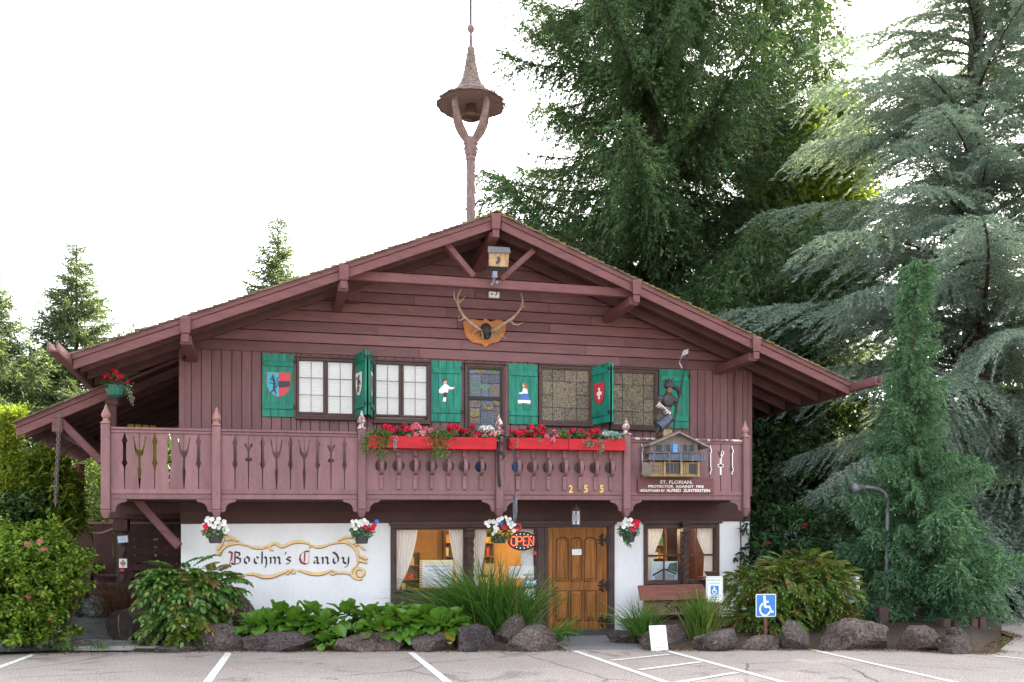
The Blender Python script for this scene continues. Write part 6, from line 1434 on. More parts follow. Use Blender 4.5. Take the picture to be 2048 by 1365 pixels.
BP = [(512, 1262, 1.0, "leftmost bergenia clump above the rounded boulder"), (548, 1256, 1.0, "bergenia clump second from the left of its bed"), (560, 1240, .95, "bergenia clump behind, under the first letters of the painted sign"), (592, 1254, 1.0, "bergenia clump in the front left part of the bed with a reddish old leaf"),
      (622, 1238, .95, "bergenia clump behind, under the middle of the painted sign"), (648, 1258, 1.0, "bergenia clump at the front of the middle of the bed"), (655, 1284, .7, "small bergenia shoot hanging over the long low boulder"), (690, 1238, .95, "bergenia clump behind, under the last letters of the painted sign"),
      (742, 1242, 1.0, "bergenia clump right of the half hidden boulder"), (765, 1268, 1.1, "large bergenia clump reaching down to the asphalt"), (790, 1244, .95, "bergenia clump behind, below the corner of the white wall"), (816, 1260, 1.1, "broad bergenia clump in front of the brown window panel"),
      (850, 1246, 1.0, "bergenia clump near the grass at the back right"), (872, 1264, 1.1, "bergenia clump at the front right with a yellow leaf"), (900, 1252, .95, "rightmost bergenia clump beside the block shaped boulder")]
for k, (px, py, s_, lab) in enumerate(BP):
    Yp = gnd(px, 1303)[1] + max(.22, .3 + (1272 - py) * .014); p = far(px, py, Yp); t = thing("bergenia", lab, "plant", (p.x, Yp, p.z - .12), "bergenia clumps in the stone edged bed")
    for j in range(26):
        a = j * 2.4 + bq.uniform(-.3, .3); rr = .03 + .2 * (j / 26) ** .7; el = R(80 - 105 * (j / 26) + bq.uniform(-16, 16))
        base = Vector((rr * math.cos(a), rr * math.sin(a), .08 + .17 * (1 - j / 26))) * s_
        rot = Euler((el, bq.uniform(-.35, .35), a - math.pi / 2), 'XYZ')
        me = BERG[bq.randrange(3)]
        if (k in (3,) and j == 24) : me = BERGR
        if (k in (13, 8) and j == 23) or bq.random() < .012: me = BERGY
        addobj("leaf", me, t, tuple(base), rot, s_ * bq.uniform(.8, 1.2))
    MB().tube([(p.x, Yp, max(0, p.z - .5)), (p.x, Yp + .05, p.z - .06)], [.06, .04], 6).build("rootstock", M_TWIG, t)

# ------------------------------------------------------------------ grasses
def blades(g, c, n, Lr, wid, lean, spread, arch=1.0, up=1.0):
    """arching ribbon blades from one tuft"""
    a = g.uniform(0, 6.283, n); L = g.uniform(*Lr, n); out = np.abs(g.normal(.35, .22, n)); d = np.stack([np.cos(a) * out + lean[0], np.sin(a) * out + lean[1], np.full(n, up)], 1); d = unit(d)
    p = np.array(c) + np.stack([g.normal(0, spread, n), g.normal(0, spread, n), np.zeros(n)], 1); h = unit(d * np.array([1, 1, 0]) + 1e-6); s_ = np.stack([-h[:, 1], h[:, 0], np.zeros(n)], 1); s_ = unit(s_ * .6 + .5 * g.normal(size=(n, 3))); K = 5
    ar = arch * g.uniform(.3, 1.3, n)[:, None]; rows = []
    for k in range(K + 1):
        t = k / K; c_ = p + d * (L[:, None] * t) + h * (L[:, None] * .35 * ar * t * t) - np.array([0, 0, 1.]) * (L[:, None] * .42 * ar * t ** 2.4); w = wid * (1 - t) ** .7 * (.6 + .8 * min(1, t * 4)) / 2 + .0006
        rows += [c_ + s_ * w, c_ - s_ * w]
    V = np.stack(rows, 1).reshape(-1, 3); i = np.arange(n)[:, None] * (2 * K + 2); F = np.concatenate([i + np.array([[2 * k, 2 * k + 1, 2 * k + 3, 2 * k + 2]]) for k in range(K)], 0)
    return V, F
M_GRS = leafmat("grass_blade", [(0, (.035, .1, .012)), (.6, (.07, .18, .03)), (.93, (.14, .25, .05)), (1, (.4, .32, .1))], .3, .45, clump=.2, cscale=4)
M_SEDGE = leafmat("brown_sedge", [(0, (.06, .03, .015)), (.7, (.16, .07, .04)), (1, (.12, .16, .05))], .3, .6, clump=.2)
M_SEDGE2 = leafmat("upright_sedge", [(0, (.05, .12, .015)), (.7, (.1, .2, .035)), (1, (.25, .28, .06))], .3, .45, clump=.2)
def grass(name, label, base, tufts, mat, seed):
    p = far(*base); t = thing(name, label, "grass", (p.x, base[2], max(0, p.z))); g = np.random.default_rng(seed)
    V, F = cat_geo([blades(g, (p.x + dx, base[2] + dy, max(.02, p.z)), n, Lr, w, lean, sp, ar, up) for dx, dy, n, Lr, w, lean, sp, ar, up in tufts])
    o = addobj("blades", mesh_np("blades", V, F, mat, W[t]), t); o["kind"] = "stuff"; return t
grass("ornamental_grass", "large arching green grass clump below the shop windows", (985, 1262, -1.55), [(-.1, 0, 460, (.9, 1.75), .017, (-.42, -.05), .17, .8, 1.15), (.12, 0, 420, (.9, 1.6), .017, (.0, 0), .18, .6, 1.4), (.4, -.15, 260, (.7, 1.35), .016, (.22, -.05), .14, .8, 1.1), (-.35, .1, 200, (.9, 1.7), .015, (-.75, -.05), .1, .65, .8)], M_GRS, 41)
grass("ornamental_grass", "loose grass tuft leaning over the path left of the door", (1108, 1285, -2.5), [(0, 0, 120, (.35, .8), .013, (.3, -.1), .12, 1.2, .9)], M_GRS, 42)
grass("ornamental_grass", "thin grass tuft at the white wall right of the door", (1272, 1272, -2.6), [(0, 0, 90, (.5, .95), .013, (-.3, -.05), .08, 1.0, 1.0), (.2, .1, 130, (.5, .95), .014, (.1, 0), .09, .7, 1.2)], M_GRS, 43)
grass("upright_sedge", "upright sedge with yellow bases behind the leaning white board", (1402, 1278, -3.0), [(0, 0, 190, (.6, 1.12), .02, (-.12, -.05), .08, .45, 1.4), (.12, 0, 80, (.5, .9), .02, (.05, -.05), .06, .5, 1.4)], M_SEDGE2, 44)
grass("brown_sedge", "thin reddish brown sedge behind the log", (235, 1232, .45), [(0, 0, 260, (.5, .95), .008, (-.08, -.03), .12, .7, 1.3)], M_SEDGE, 45)
grass("ornamental_grass", "short grass at the curb under the rose bush", (125, 1300, -1.5), [(0, 0, 60, (.1, .22), .012, (0, -.1), .12, .8, 1.0), (.5, .1, 50, (.08, .18), .012, (0, 0), .12, .8, 1.0)], M_GRS, 46)

# ------------------------------------------------------------------ shrubs
M_ROSE = leafmat("rose_leaf", [(0, (.06, .12, .014)), (.5, (.14, .25, .026)), (.85, (.25, .37, .045)), (1, (.36, .45, .08))], .42, .45, clump=.8, cscale=2.6)
rb = shrub("rose_bush", "big light green rose bush in the left foreground", "bush", [blob(50, 1190, -.9, 90, 82), blob(10, 1145, -.9, 95, 72), blob(80, 1128, -1.0, 66, 58), blob(66, 1225, -.9, 62, 58), blob(-10, 1240, -.9, 110, 60), blob(126, 1140, -1.0, 46, 42), blob(50, 1272, -1.0, 85, 26)], M_ROSE, 51, 2300, 13, .066, .046, spread=.1, up=.5, inner=.4, noise_=.3)
for px, py in ((190, 1090), (88, 1100), (92, 1190), (80, 1085), (55, 1195), (100, 1240)):
    p = far(px if px < 180 else 55, py, -1.62); bloom_at(rb, bloom_mesh("faded_bloom", petal("petal_faded", (.4, .17, .12)), "geranium"), p, rq, .9)
for px, y, lab in ((110, 1300, ""),): 
    p = far(px, y, -1.0); MB().tube([(p.x, -1.0, .0), (p.x + .05, -1.0, .5), (p.x - .1, -.9, 1.0)], [.02, .015, .01], 5).build("stem", M_TWIG, rb)
def frond_mesh(mat, n=8, L=.5, lf=.16, lw_=.066, droop=.55, seed=1, name="frond"):
    g = np.random.default_rng(seed); t = np.linspace(.15, 1, n); P, D, N, LL = [], [], [], []
    def c(t): return np.array([0, L * t * (1 - .12 * droop * t), -L * droop * t * t * .6])
    for k, tt in enumerate(t):
        p = c(tt); ax = unit(c(tt + .02) - c(tt - .02)); s_ = lf * (1 - .55 * abs(tt - .45))
        for sg in ((-1, 1) if k < n - 1 else (0,)):
            P.append(p); D.append(ax * (.55 if sg else 1) + np.array([sg * .9, 0, -.18])); N.append(np.array([g.normal() * .2, g.normal() * .2, 1])); LL.append(s_ * g.uniform(.9, 1.1))
    V, F = leafgeo(np.array(P), np.array(D), np.array(N), np.array(LL), lw_, .14, "oval", .14)
    st_ = np.array([c(q) for q in np.linspace(0, 1, 7)]); w = .005; V2 = np.concatenate([np.stack([st_ + np.array([w, 0, 0]), st_ - np.array([w, 0, 0])], 1).reshape(-1, 3)]); F2 = np.array([[2 * i, 2 * i + 1, 2 * i + 3, 2 * i + 2] for i in range(6)])
    V, F = cat_geo([(V, F), (V2, F2)]); return mesh_np(name, V, F, mat)
def frondbush(name, label, cat, blobs, meshes, seed, n, s_, elev=(-20, 60), mainshare=.66):
    rest = {}; q = random.Random(seed); c = blobs[0][0]; t = thing(name, label, cat, (c[0], c[1], 0)); wts = [b_[1][0] * b_[1][2] for b_ in blobs]
    for i in range(n):
        ct, rr = q.choices(blobs, wts)[0]; a = q.uniform(0, 6.283); z = q.uniform(-.75, 1); h = math.sqrt(1 - z * z); rad = .55 + .5 * q.random() ** .5
        d = Vector((h * math.cos(a), h * math.sin(a) - .15, z)); p = Vector(ct) + Vector((d.x * rr[0], d.y * rr[1], d.z * rr[2])) * (rad - .22); el = R(q.uniform(*elev) + 25 * z)
        me = meshes[0 if q.random() < mainshare else q.randrange(len(meshes))]
        e_ = Euler((el, q.uniform(-.4, .4), math.atan2(d.y, d.x) - math.pi / 2 + q.uniform(-.5, .5)), 'XYZ'); k_ = s_ * q.uniform(.75, 1.2)
        if i < 290: addobj("frond", me, t, tuple(p - W[t]), e_, k_)
        else: rest.setdefault(me, []).append((p - W[t], e_, k_))
    for me, lst in rest.items():          # the inner fronds past the limit, joined
        v0 = np.empty(len(me.vertices) * 3, np.float32); me.vertices.foreach_get("co", v0); v0 = v0.reshape(-1, 3); f0 = np.empty(len(me.loops), np.int32); me.loops.foreach_get("vertex_index", f0); f0 = f0.reshape(-1, 4)
        V, F = cat_geo([(v0 @ (np.array(e_.to_matrix()).T * k_) + np.array(p), f0) for p, e_, k_ in lst]); o = addobj("inner_fronds", mesh_np("inner_fronds", V, F, me.materials[0]), t); o["kind"] = "stuff"
    twigs(blobs, seed, 24, .016).build("stems", M_TWIG, t); return t
def fm(nm, st_, **k): return frond_mesh(leafmat(nm, st_, .3, .4, clump=.3, cscale=3, spec=.4), **k)
MA = [fm("mahonia_leaf", [(0, (.04, .11, .025)), (.6, (.085, .19, .04)), (1, (.16, .27, .06))], seed=1), fm("mahonia_old_leaf", [(0, (.2, .15, .04)), (1, (.32, .24, .07))], seed=2), fm("mahonia_mid_leaf", [(0, (.1, .16, .03)), (1, (.22, .28, .07))], seed=3)]
frondbush("feathery_bush", "bush of drooping feathery leaves before the left end of the painted sign", "bush", [blob(375, 1185, -1.1, 72, 66), blob(345, 1165, -1.1, 52, 46), blob(420, 1175, -1.2, 44, 50), blob(375, 1230, -1.15, 76, 46)], MA, 61, 420, .8, (-45, 25))
MB_ = [fm("right_bush_leaf", [(0, (.05, .11, .02)), (.6, (.1, .18, .03)), (1, (.17, .25, .045))], seed=4, n=8, lw_=.058, lf=.15), fm("right_bush_bronze", [(0, (.13, .09, .025)), (1, (.24, .17, .05))], seed=5, n=9, lw_=.04, lf=.13), fm("right_bush_olive", [(0, (.12, .15, .03)), (1, (.25, .25, .06))], seed=6, n=9, lw_=.042, lf=.13)]
frondbush("feathery_bush", "wide olive and bronze feathery bush right of the chalet", "bush", [blob(1560, 1185, -2.2, 85, 66), blob(1492, 1175, -2.0, 52, 48), blob(1640, 1180, -2.3, 74, 60), blob(1600, 1135, -1.9, 80, 36), blob(1530, 1235, -2.4, 80, 30), blob(1660, 1230, -2.5, 50, 30)], MB_, 62, 1250, .6, (-40, 30), .45)
M_RHO = leafmat("rhododendron_leaf", [(0, (.015, .045, .015)), (.6, (.03, .08, .025)), (1, (.06, .12, .04))], .2, .4, clump=.5, cscale=2)
rh = shrub("rhododendron", "dark rhododendron with whorled leaves behind the wide feathery bush", "bush", [blob(1570, 1075, -.2, 85, 65, .9), blob(1660, 1070, .3, 75, 60, .9), blob(1540, 1130, -.3, 60, 70, .8), blob(1700, 1150, .0, 60, 90, .9)], M_RHO, 63, 520, 12, .13, .045, spread=.05, up=.5, droop=.25)
for px, py in ((1610, 1052), (1536, 1088), (1588, 1060)): bloom_at(rh, bloom_mesh("dark_bloom", petal("petal_dark_red", (.25, .02, .05)), "geranium"), far(px, py, -.95), rq, 1.0)
M_LAU = leafmat("laurel_leaf", [(0, (.06, .11, .01)), (.55, (.13, .2, .02)), (1, (.32, .35, .05))], .4, .4, clump=.6, cscale=1.4)
shrub("laurel", "glossy yellow green laurel under the lower porch roof", "bush", [blob(98, 985, 1.2, 46, 65), blob(85, 1050, 1.2, 60, 50), blob(125, 1040, 1.4, 30, 50)], M_LAU, 64, 420, 12, .15, .045, spread=.1, droop=.35)
shrub("shrub", "sunlit pale green shrub behind the log post of the porch", "bush", [blob(210, 960, 9, 60, 60, 1.2), blob(190, 1030, 8, 60, 50, 1.2), blob(250, 1010, 9, 50, 60, 1.2)], leafmat("pale_shrub_leaf", [(0, (.06, .1, .02)), (.6, (.14, .2, .05)), (1, (.3, .34, .12))], .45, .5, clump=.6), 65, 520, 12, .11, .06)
shrub("shrub", "dark green shrub between the arborvitae and the rose bush", "bush", [blob(52, 1030, 1.0, 40, 30, .6), blob(10, 1040, .6, 40, 25, .6)], leafmat("dark_shrub_leaf", [(0, (.02, .05, .012)), (.6, (.05, .1, .02)), (1, (.1, .18, .04))], .3, .5), 66, 520, 12, .09, .05)
wf = shrub("flowering_plant", "small plant with white blooms by the flat kerb boulder", "plant", [blob(374, 1270, -1.75, 22, 20)], M_LAU, 67, 34, 7, .1, .07, spread=.06)
for px, py in ((366, 1251), (375, 1249), (369, 1256)): bloom_at(wf, PETU["white"], far(px, py, -1.95), rq, .9, True)
shrub("silver_plant", "low silvery plant in the planter box behind the log", "plant", [blob(207, 1228, .9, 30, 12), blob(190, 1215, 1.0, 14, 12)], leafmat("silver_leaf", [(0, (.2, .21, .2)), (1, (.5, .52, .5))], .1, .7, clump=.2), 68, 150, 12, .07, .016, spread=.05)
shrub("hedge", "dark clipped laurel hedge at the far right beyond the driveway", "hedge", [blob(2030, 1170, 2.5, 90, 75, 1), blob(2130, 1150, 3.5, 120, 100, 1.2), blob(2000, 1140, 6, 90, 80, 1.2)], M_RHO, 69, 1100, 12, .11, .055, spread=.09)
# ------------------------------------------------------------------ signs and small things in the yard
M_GALV = surf("galvanised", (.14, .145, .165), .45, .2, 9, objvar=0, metal=.3); M_RUST = surf("rust_post", (.14, .07, .045), .8, .4, 14, bmp=.6, objvar=0)
M_SBLUE = flat("sign_blue", (.03, .2, .55), .45); M_SGREEN = flat("sign_green", (.02, .3, .16), .45); M_SWHITE = flat("sign_white", (.78, .8, .8), .45)
def roundrect(x0, x1, z0, z1, r): 
    o = []
    for cx_, cz_, a0 in ((x1 - r, z1 - r, 0), (x0 + r, z1 - r, 90), (x0 + r, z0 + r, 180), (x1 - r, z0 + r, 270)):
        o += [(cx_ + r * math.cos(R(a0 + 30 * k)), cz_ + r * math.sin(R(a0 + 30 * k))) for k in range(4)]
    return o
def plate(t, nm, x0, x1, z0, z1, y0, y1, r, mt): MB().prism(roundrect(x0, x1, z0, z1, r), y0, y1).build(nm, mt, t)
def wheelchair(t, x0, x1, z0, z1, y, mt, bold=.055):
    """the access symbol: head, torso, seat, foot and wheel"""
    w, h = x1 - x0, z1 - z0; P = lambda u, v: (x0 + u * w, z0 + v * h); b_ = bold * w; mb = MB()
    mb.poly([(P(.42, .87)[0] + .075 * w * math.cos(.524 * k), y, P(.42, .87)[1] + .075 * w * math.sin(.524 * k)) for k in range(12)])
    mb.ribbon([P(.42, .8), P(.45, .42)], b_ * 1.1, y - .0004).ribbon([P(.435, .66), P(.64, .66)], b_ * .7, y - .0008).ribbon([P(.43, .44), P(.68, .44), P(.8, .2), P(.9, .24)], b_ * .9, y - .0012)
    mb.ribbon([P(.34 + 0, .6)] + [P(.45 + .27 * math.cos(a), .34 + .27 * math.sin(a)) for a in [R(120 + 11 * k) for k in range(21)]], b_ * .75, y - .0016); mb.build("access_symbol", mt, t)
def far8(x, y, Y): return far(1200 + x / 3.657, 1000 + y / 3.657, Y)
Y = -3.2; a, b_ = far8(1140, 690, Y), far8(1287, 855, Y); t = thing("parking_sign", "square blue wheelchair parking sign on a rusty post before the feathery bush", "sign", ((a.x + b_.x) / 2, Y, 0))
plate(t, "sign_edge", a.x, b_.x, b_.z, a.z, Y, Y + .006, .02, M_SWHITE); plate(t, "sign_face", a.x + .014, b_.x - .014, b_.z + .014, a.z - .014, Y - .002, Y - .0005, .012, M_SBLUE); wheelchair(t, a.x + .01, b_.x - .01, b_.z, a.z, Y - .0035, M_SWHITE, .06)
xm = (a.x + b_.x) / 2; MB().box(xm - .03, xm + .03, Y + .008, Y + .03, -.02, a.z - .03).box(xm - .012, xm + .012, Y + .031, Y + .045, -.02, a.z - .03).build("post", M_RUST, t)
MB().ball((xm, Y - .006, a.z - .04), .008, 6).ball((xm, Y - .006, b_.z + .04), .008, 6).build("bolt", M_GALV, t)
def reserved(a, b_, Y, label, post_x, post_mat, face_rest=True):
    t = thing("parking_sign", label, "sign", (post_x, Y, 0)); w, h = b_.x - a.x, a.z - b_.z
    plate(t, "sign_edge", a.x, b_.x, b_.z, a.z, Y, Y + .006, .03, M_SWHITE); plate(t, "sign_border", a.x + .012, b_.x - .012, b_.z + .012, a.z - .012, Y - .002, Y - .0005, .024, M_SGREEN); plate(t, "sign_face", a.x + .022, b_.x - .022, b_.z + .022, a.z - .022, Y - .004, Y - .0025, .018, M_SWHITE)
    cx_ = (a.x + b_.x) / 2
    glyphs("RESERVED", cx_, a.z - h * .15, w * .78, Y - .005, M_SGREEN, t, bold=.01, h=h * .085, shear=False); glyphs("PARKING", cx_, a.z - h * .275, w * .66, Y - .005, M_SGREEN, t, bold=.01, h=h * .085, shear=False)
    plate(t, "symbol_square", cx_ - w * .24, cx_ + w * .24, a.z - h * .7, a.z - h * .36, Y - .0065, Y - .005, .012, M_SBLUE); wheelchair(t, cx_ - w * .22, cx_ + w * .22, a.z - h * .69, a.z - h * .37, Y - .0075, M_SWHITE, .06)
    q = random.Random(4); mb = MB()
    for k, f in enumerate((.77, .84, .91)):
        x = a.x + w * .18
        while x < b_.x - w * .2: l_ = q.uniform(.015, .04); mb.poly([(x, Y - .005, a.z - h * f), (x + l_, Y - .005, a.z - h * f), (x + l_, Y - .005, a.z - h * f + .016), (x, Y - .005, a.z - h * f + .016)]); x += l_ + .01
    mb.build("small_print", M_SGREEN, t); MB().box(post_x - .045, post_x + .045, Y + .007, Y + .09, -.02, b_.z + h * .5).build("post", post_mat, t, bevel=.006)
Y = -2.75; a, b_ = far8(776, 560, Y), far8(899, 748, Y); reserved(a, b_, Y, "white and green reserved parking sign on a brown post by the small window", far8(846, 900, Y).x, M_BARGE)
Y = -2.35; a, b_ = far(1688, 1154, Y), far(1719, 1205, Y); reserved(a, b_, Y, "reserved parking sign half buried in the right side of the feathery bush", far(1704, 1200, Y).x, M_RUST)
# leaning white board
gx_, gy = gnd(1317, 1303); a, b_ = far8(360, 921, gy + .1), far8(500, 1108, gy); t = thing("notice_board", "small white board with printed lines leaning on a boulder beside the path", "board", ((a.x + b_.x) / 2, gy, 0.0)); z0 = .005; hgt = a.z - z0
def LB(x, z, d=0): return (x, gy + .1 * (z - z0) / hgt - d, z)
MB().hexa([LB(a.x, z0), LB(b_.x, z0), LB(b_.x, z0, -.02), LB(a.x, z0, -.02), LB(a.x, z0 + hgt), LB(b_.x, z0 + hgt), LB(b_.x, z0 + hgt, -.02), LB(a.x, z0 + hgt, -.02)]).build("panel", M_SWHITE, t)
mb = MB(); q = random.Random(9)
for k, (f, m_) in enumerate(((.2, .3), (.27, .2), (.34, .25), (.48, .38), (.58, .34), (.74, .14), (.82, .3), (.88, .14))):
    x = a.x + (b_.x - a.x) * m_; zz = z0 + hgt * (1 - f)
    while x < b_.x - (b_.x - a.x) * m_ - .02: l_ = q.uniform(.015, .045); mb.poly([LB(x, zz, .001), LB(x + l_, zz, .001), LB(x + l_, zz + .012, .001), LB(x, zz + .012, .001)]); x += l_ + .012
mb.build("print", M_GREY, t)
# roofed sign under the small window
Y = -.62; (x0, w1), (x1, w0) = at(1277, 1175, Y), at(1412, 1197, Y); t = thing("smoking_sign", "little roofed wooden sign with dark blackletter under the small window", "sign", lift(((x0 + x1) / 2, Y, -.02)))
MB().hexa([(x0 - .03, Y - .16, w0), (x1 + .03, Y - .16, w0), (x1 + .03, Y - .14, w0), (x0 - .03, Y - .14, w0), (x0 + .03, Y + .1, w1 + .03), (x1 - .03, Y + .1, w1 + .03), (x1 - .03, Y + .12, w1 + .01), (x0 + .03, Y + .12, w1 + .01)]).build("sign_roof", surf("red_brown_board", (.2, .075, .055), .6, .25, 4, (1, 6, 6), bmp=.4, objvar=.1), t, shear=True)
(u0, v1), (u1, v0) = at(1289, 1200, Y), at(1402, 1228, Y); MB().box(u0, u1, Y, Y + .04, v0, v1).build("sign_board", surf("tan_board", (.26, .17, .1), .7, .3, 5, (1, 6, 6), bmp=.4, objvar=0), t, shear=True)
MB().box(u0 + .05, u0 + .13, Y + .041, Y + .12, -.1, w1 - .06).box(u1 - .13, u1 - .05, Y + .041, Y + .12, -.1, w1 - .06).build("post", M_BARGE, t, shear=True)
def SG(p): return at(1200 + p[0] / 3.657, 1000 + p[1] / 3.657, Y)
ylay[0] = Y - .002
for pts_list in ([[(512, 762), (486, 760), (478, 776), (508, 794), (502, 816), (474, 818)]], [[(520, 782), (526, 790), (526, 820)], [(528, 790), (540, 780), (546, 790), (546, 820)], [(548, 790), (558, 780), (566, 790), (566, 820)]], [[(586, 780), (576, 790), (576, 812), (586, 820)], [(586, 780), (598, 790), (598, 812), (586, 820)]]):
    mb = MB()
    for pts in pts_list: pen(mb, pts, 5.5)
    mb.build("letter", M_NAVY, t, shear=True)
p = far8(835, 545, -.45); t = thing("flower_pot", "small empty brown bowl on the ledge above the reserved sign", "pot", (p.x, -.3, p.z - .05)); MB().lathe([(.06, -.04), (.12, .05), (.13, .05), (.13, .065), (.1, .06)], (p.x, -.3, p.z - .01), 14).build("bowl", surf("bowl_brown", (.14, .08, .05), .7, .3, 10, objvar=0), t); MB().box(p.x - .16, p.x + .16, -.42, -.03, p.z - .09, p.z - .052).build("ledge", M_BARGE, t)
sheet_ = MB().box(5.35, 6.55, -1.0, -.15, .0085, .024); mat_ = sheet_.build("door_mat", surf("mat_dark", (.05, .055, .065), .95, .2, 30, bmp=.8, objvar=0), None, origin=(5.95, -.6, .01)); props(mat_, "dark grey mat on the path before the oak door", "door mat")
# street lamp
Y = -1.9; b0 = far(1773, 1222, Y); LP = [far(x, y, Y) for x, y in ((1773, 1235), (1773.5, 1160), (1774, 1080), (1775, 1005), (1771, 988), (1760, 979), (1745, 975.5), (1728, 975))]
t = thing("street_lamp", "bent grey lamp post beside the weeping spruce", "lamp post", (LP[0].x, Y, max(0, LP[0].z - .3)))
MB().tube([LP[0] - Vector((0, 0, .4))] + LP, [.042, .042, .04, .039, .038, .037, .036, .035, .035], 10).build("post", M_GALV, t, smooth=True)
p1, p2, p3 = far(1727, 975, Y), far(1714, 976, Y), far(1704, 977, Y); MB().tube([p1, p1 + (p2 - p1) * .1, p2, p2 + (p3 - p2) * .3, p3], [.04, .05, .07, .095, .105], 14).build("lamp_head", M_GALV, t, smooth=True)
p = far(1762, 1225, -2.2); t = thing("stump", "square dark timber stump at the foot of the lamp post", "stump", (p.x, -2.2, 0)); MB().box(p.x - .1, p.x + .1, -2.3, -2.1, -.02, p.z + .1).build("block", M_TRIM, t, bevel=.015)
for k, (px, yt) in enumerate(((1890, 1238), (1912, 1242), (1945, 1238), (1962, 1234))):
    p = far(px, yt, -2.9); t = thing("timber_post", ("first", "second", "third", "fourth")[k] + " red brown timber stake from the left under the weeping spruce", "post", (p.x, -2.9, 0), "timber stakes under the weeping spruce"); MB().box(p.x - .07, p.x + .07, -2.97, -2.83, -.02, p.z).build("stake", M_TRIM, t, bevel=.012)
# log
p = far(239, 1256, -.1); rL = .27
t = thing("log", "cut log lying in the gravel with its dark end facing out", "log", (p.x, -.1, 0)); ax = Vector((.55, .95, .06)).normalized(); c0 = Vector((p.x, -.1, rL))
q = random.Random(5); mb = MB(); n_ = 24; rr = [rL * (1 + q.uniform(-.05, .05)) for _ in range(n_)]; sd_ = Vector((0, 0, 1)).cross(ax).normalized(); up_ = ax.cross(sd_)
for j in range(7):
    cc = c0 + ax * (.2 * j)
    for k in range(n_): a = 6.283 * k / n_; r_ = rr[k] * (1 + q.uniform(-.02, .02)); mb.v.append(tuple(cc + sd_ * math.cos(a) * r_ + up_ * math.sin(a) * r_))
for j in range(6):
    for k in range(n_): mb.f.append([j * n_ + k, j * n_ + (k + 1) % n_, (j + 1) * n_ + (k + 1) % n_, (j + 1) * n_ + k]); mb.m.append(0)
mb.build("bark", surf("old_bark", (.085, .06, .045), .95, .4, 14, bmp=1, objvar=0), t, smooth=True)
em = MB(); em.poly([tuple(c0 - ax * .002 + sd_ * math.cos(6.283 * k / n_) * rr[k] * .985 + up_ * math.sin(6.283 * k / n_) * rr[k] * .985) for k in range(n_)])
em.build("cut_end", surf("log_end", (.06, .045, .04), .9, .4, 9, bmp=.6, objvar=0), t); MB().tube([c0 - ax * .006 + up_ * .2, c0 - ax * .006 + sd_ * .02 + up_ * .02, c0 - ax * .006 - sd_ * .01 - up_ * .16], [.012, .008, .004], 5).build("crack", surf("moss_streak", (.22, .22, .17), .9, .2, 9, objvar=0), t)
MB().tube([c0 + ax * .9 + up_ * .1, c0 + ax * 1.15 + Vector((.25, -.1, .3)), c0 + ax * 1.2 + Vector((.3, -.1, .62))], [.2, .17, .1], 9).build("branch_stub", surf("old_bark", (.085, .06, .045)), t)
p = far(161, 1240, 1.3); t = thing("bollard", "dark grey round bollard standing in the gravel beside the log", "bollard", (p.x, 1.3, 0)); MB().lathe([(.155, 0), (.15, .5), (.15, far(161, 1204, 1.3).z), (.03, far(161, 1204, 1.3).z + .015)], (p.x, 1.3, 0), 18).build("drum", surf("bollard_grey", (.05, .052, .058), .6, .2, 9, objvar=0), t)
p = far(207, 1248, 1.0); t = thing("planter_box", "low timber planter box on the gravel behind the log", "planter", (p.x, 1.0, 0)); MB().box(p.x - .5, p.x + .6, .7, .75, 0, .38).box(p.x - .5, p.x + .6, 1.3, 1.35, 0, .38).box(p.x - .5, p.x - .45, .751, 1.299, 0, .38).box(p.x + .55, p.x + .6, .751, 1.299, 0, .38).build("box_sides", surf("grey_timber", (.17, .16, .15), .85, .3, 5, (1, 1, 6), bmp=.5, objvar=0), t, bevel=.01); MB().box(p.x - .45, p.x + .55, .75, 1.3, .02, .33).build("box_soil", M_SOIL, t)
kp = [gnd(142, 1303), gnd(320, 1302), gnd(318, 1289), gnd(200, 1289)]; mb = MB(); mb.v = [(x, y, z) for z in (.0, .07) for x, y in kp]; mb.f = [[3, 2, 1, 0], [4, 5, 6, 7], [0, 1, 5, 4], [1, 2, 6, 5], [2, 3, 7, 6], [3, 0, 4, 7]]; mb.m = [0] * 6
kb = mb.build("kerb", surf("concrete", (.25, .235, .22), .9, .25, 4, bmp=.5, objvar=0, wear=(.12, .13, .06), wearamt=.62), None, bevel=.012); props(kb, kind="structure")
# fence of pierced boards
Yf = 3.6; fx0, fx1 = far(140, 1050, Yf).x, WX0 - .25; t = thing("fence", "dark board fence with pierced gaps behind the twisted porch post", "fence", (fx0, Yf, 0)); zt = far(190, 1046, Yf).z; i = 0; x = fx0
while x < fx1:
    gap = i % 3 == 2; w_ = .2; pts = [(x, .05), (x + w_, .05)] + ([(x + w_, zt - .75), (x + w_ - .035, zt - .6), (x + w_ - .02, zt - .45), (x + w_ - .045, zt - .3), (x + w_, zt - .18)] if i % 2 else []) + [(x + w_, zt - .03), (x, zt - .03)] + ([(x, zt - .18), (x + .045, zt - .3), (x + .02, zt - .45), (x + .035, zt - .6), (x, zt - .75)] if not i % 2 else [])
    MB().prism(pts, Yf, Yf + .03).build("board", M_DARK, t); x += w_ + .006; i += 1
MB().box(fx0 - .03, fx1, Yf - .04, Yf + .06, zt - .028, zt + .02).box(fx0, fx1, Yf + .031, Yf + .08, .4, .5).build("rail", M_BAL, t)
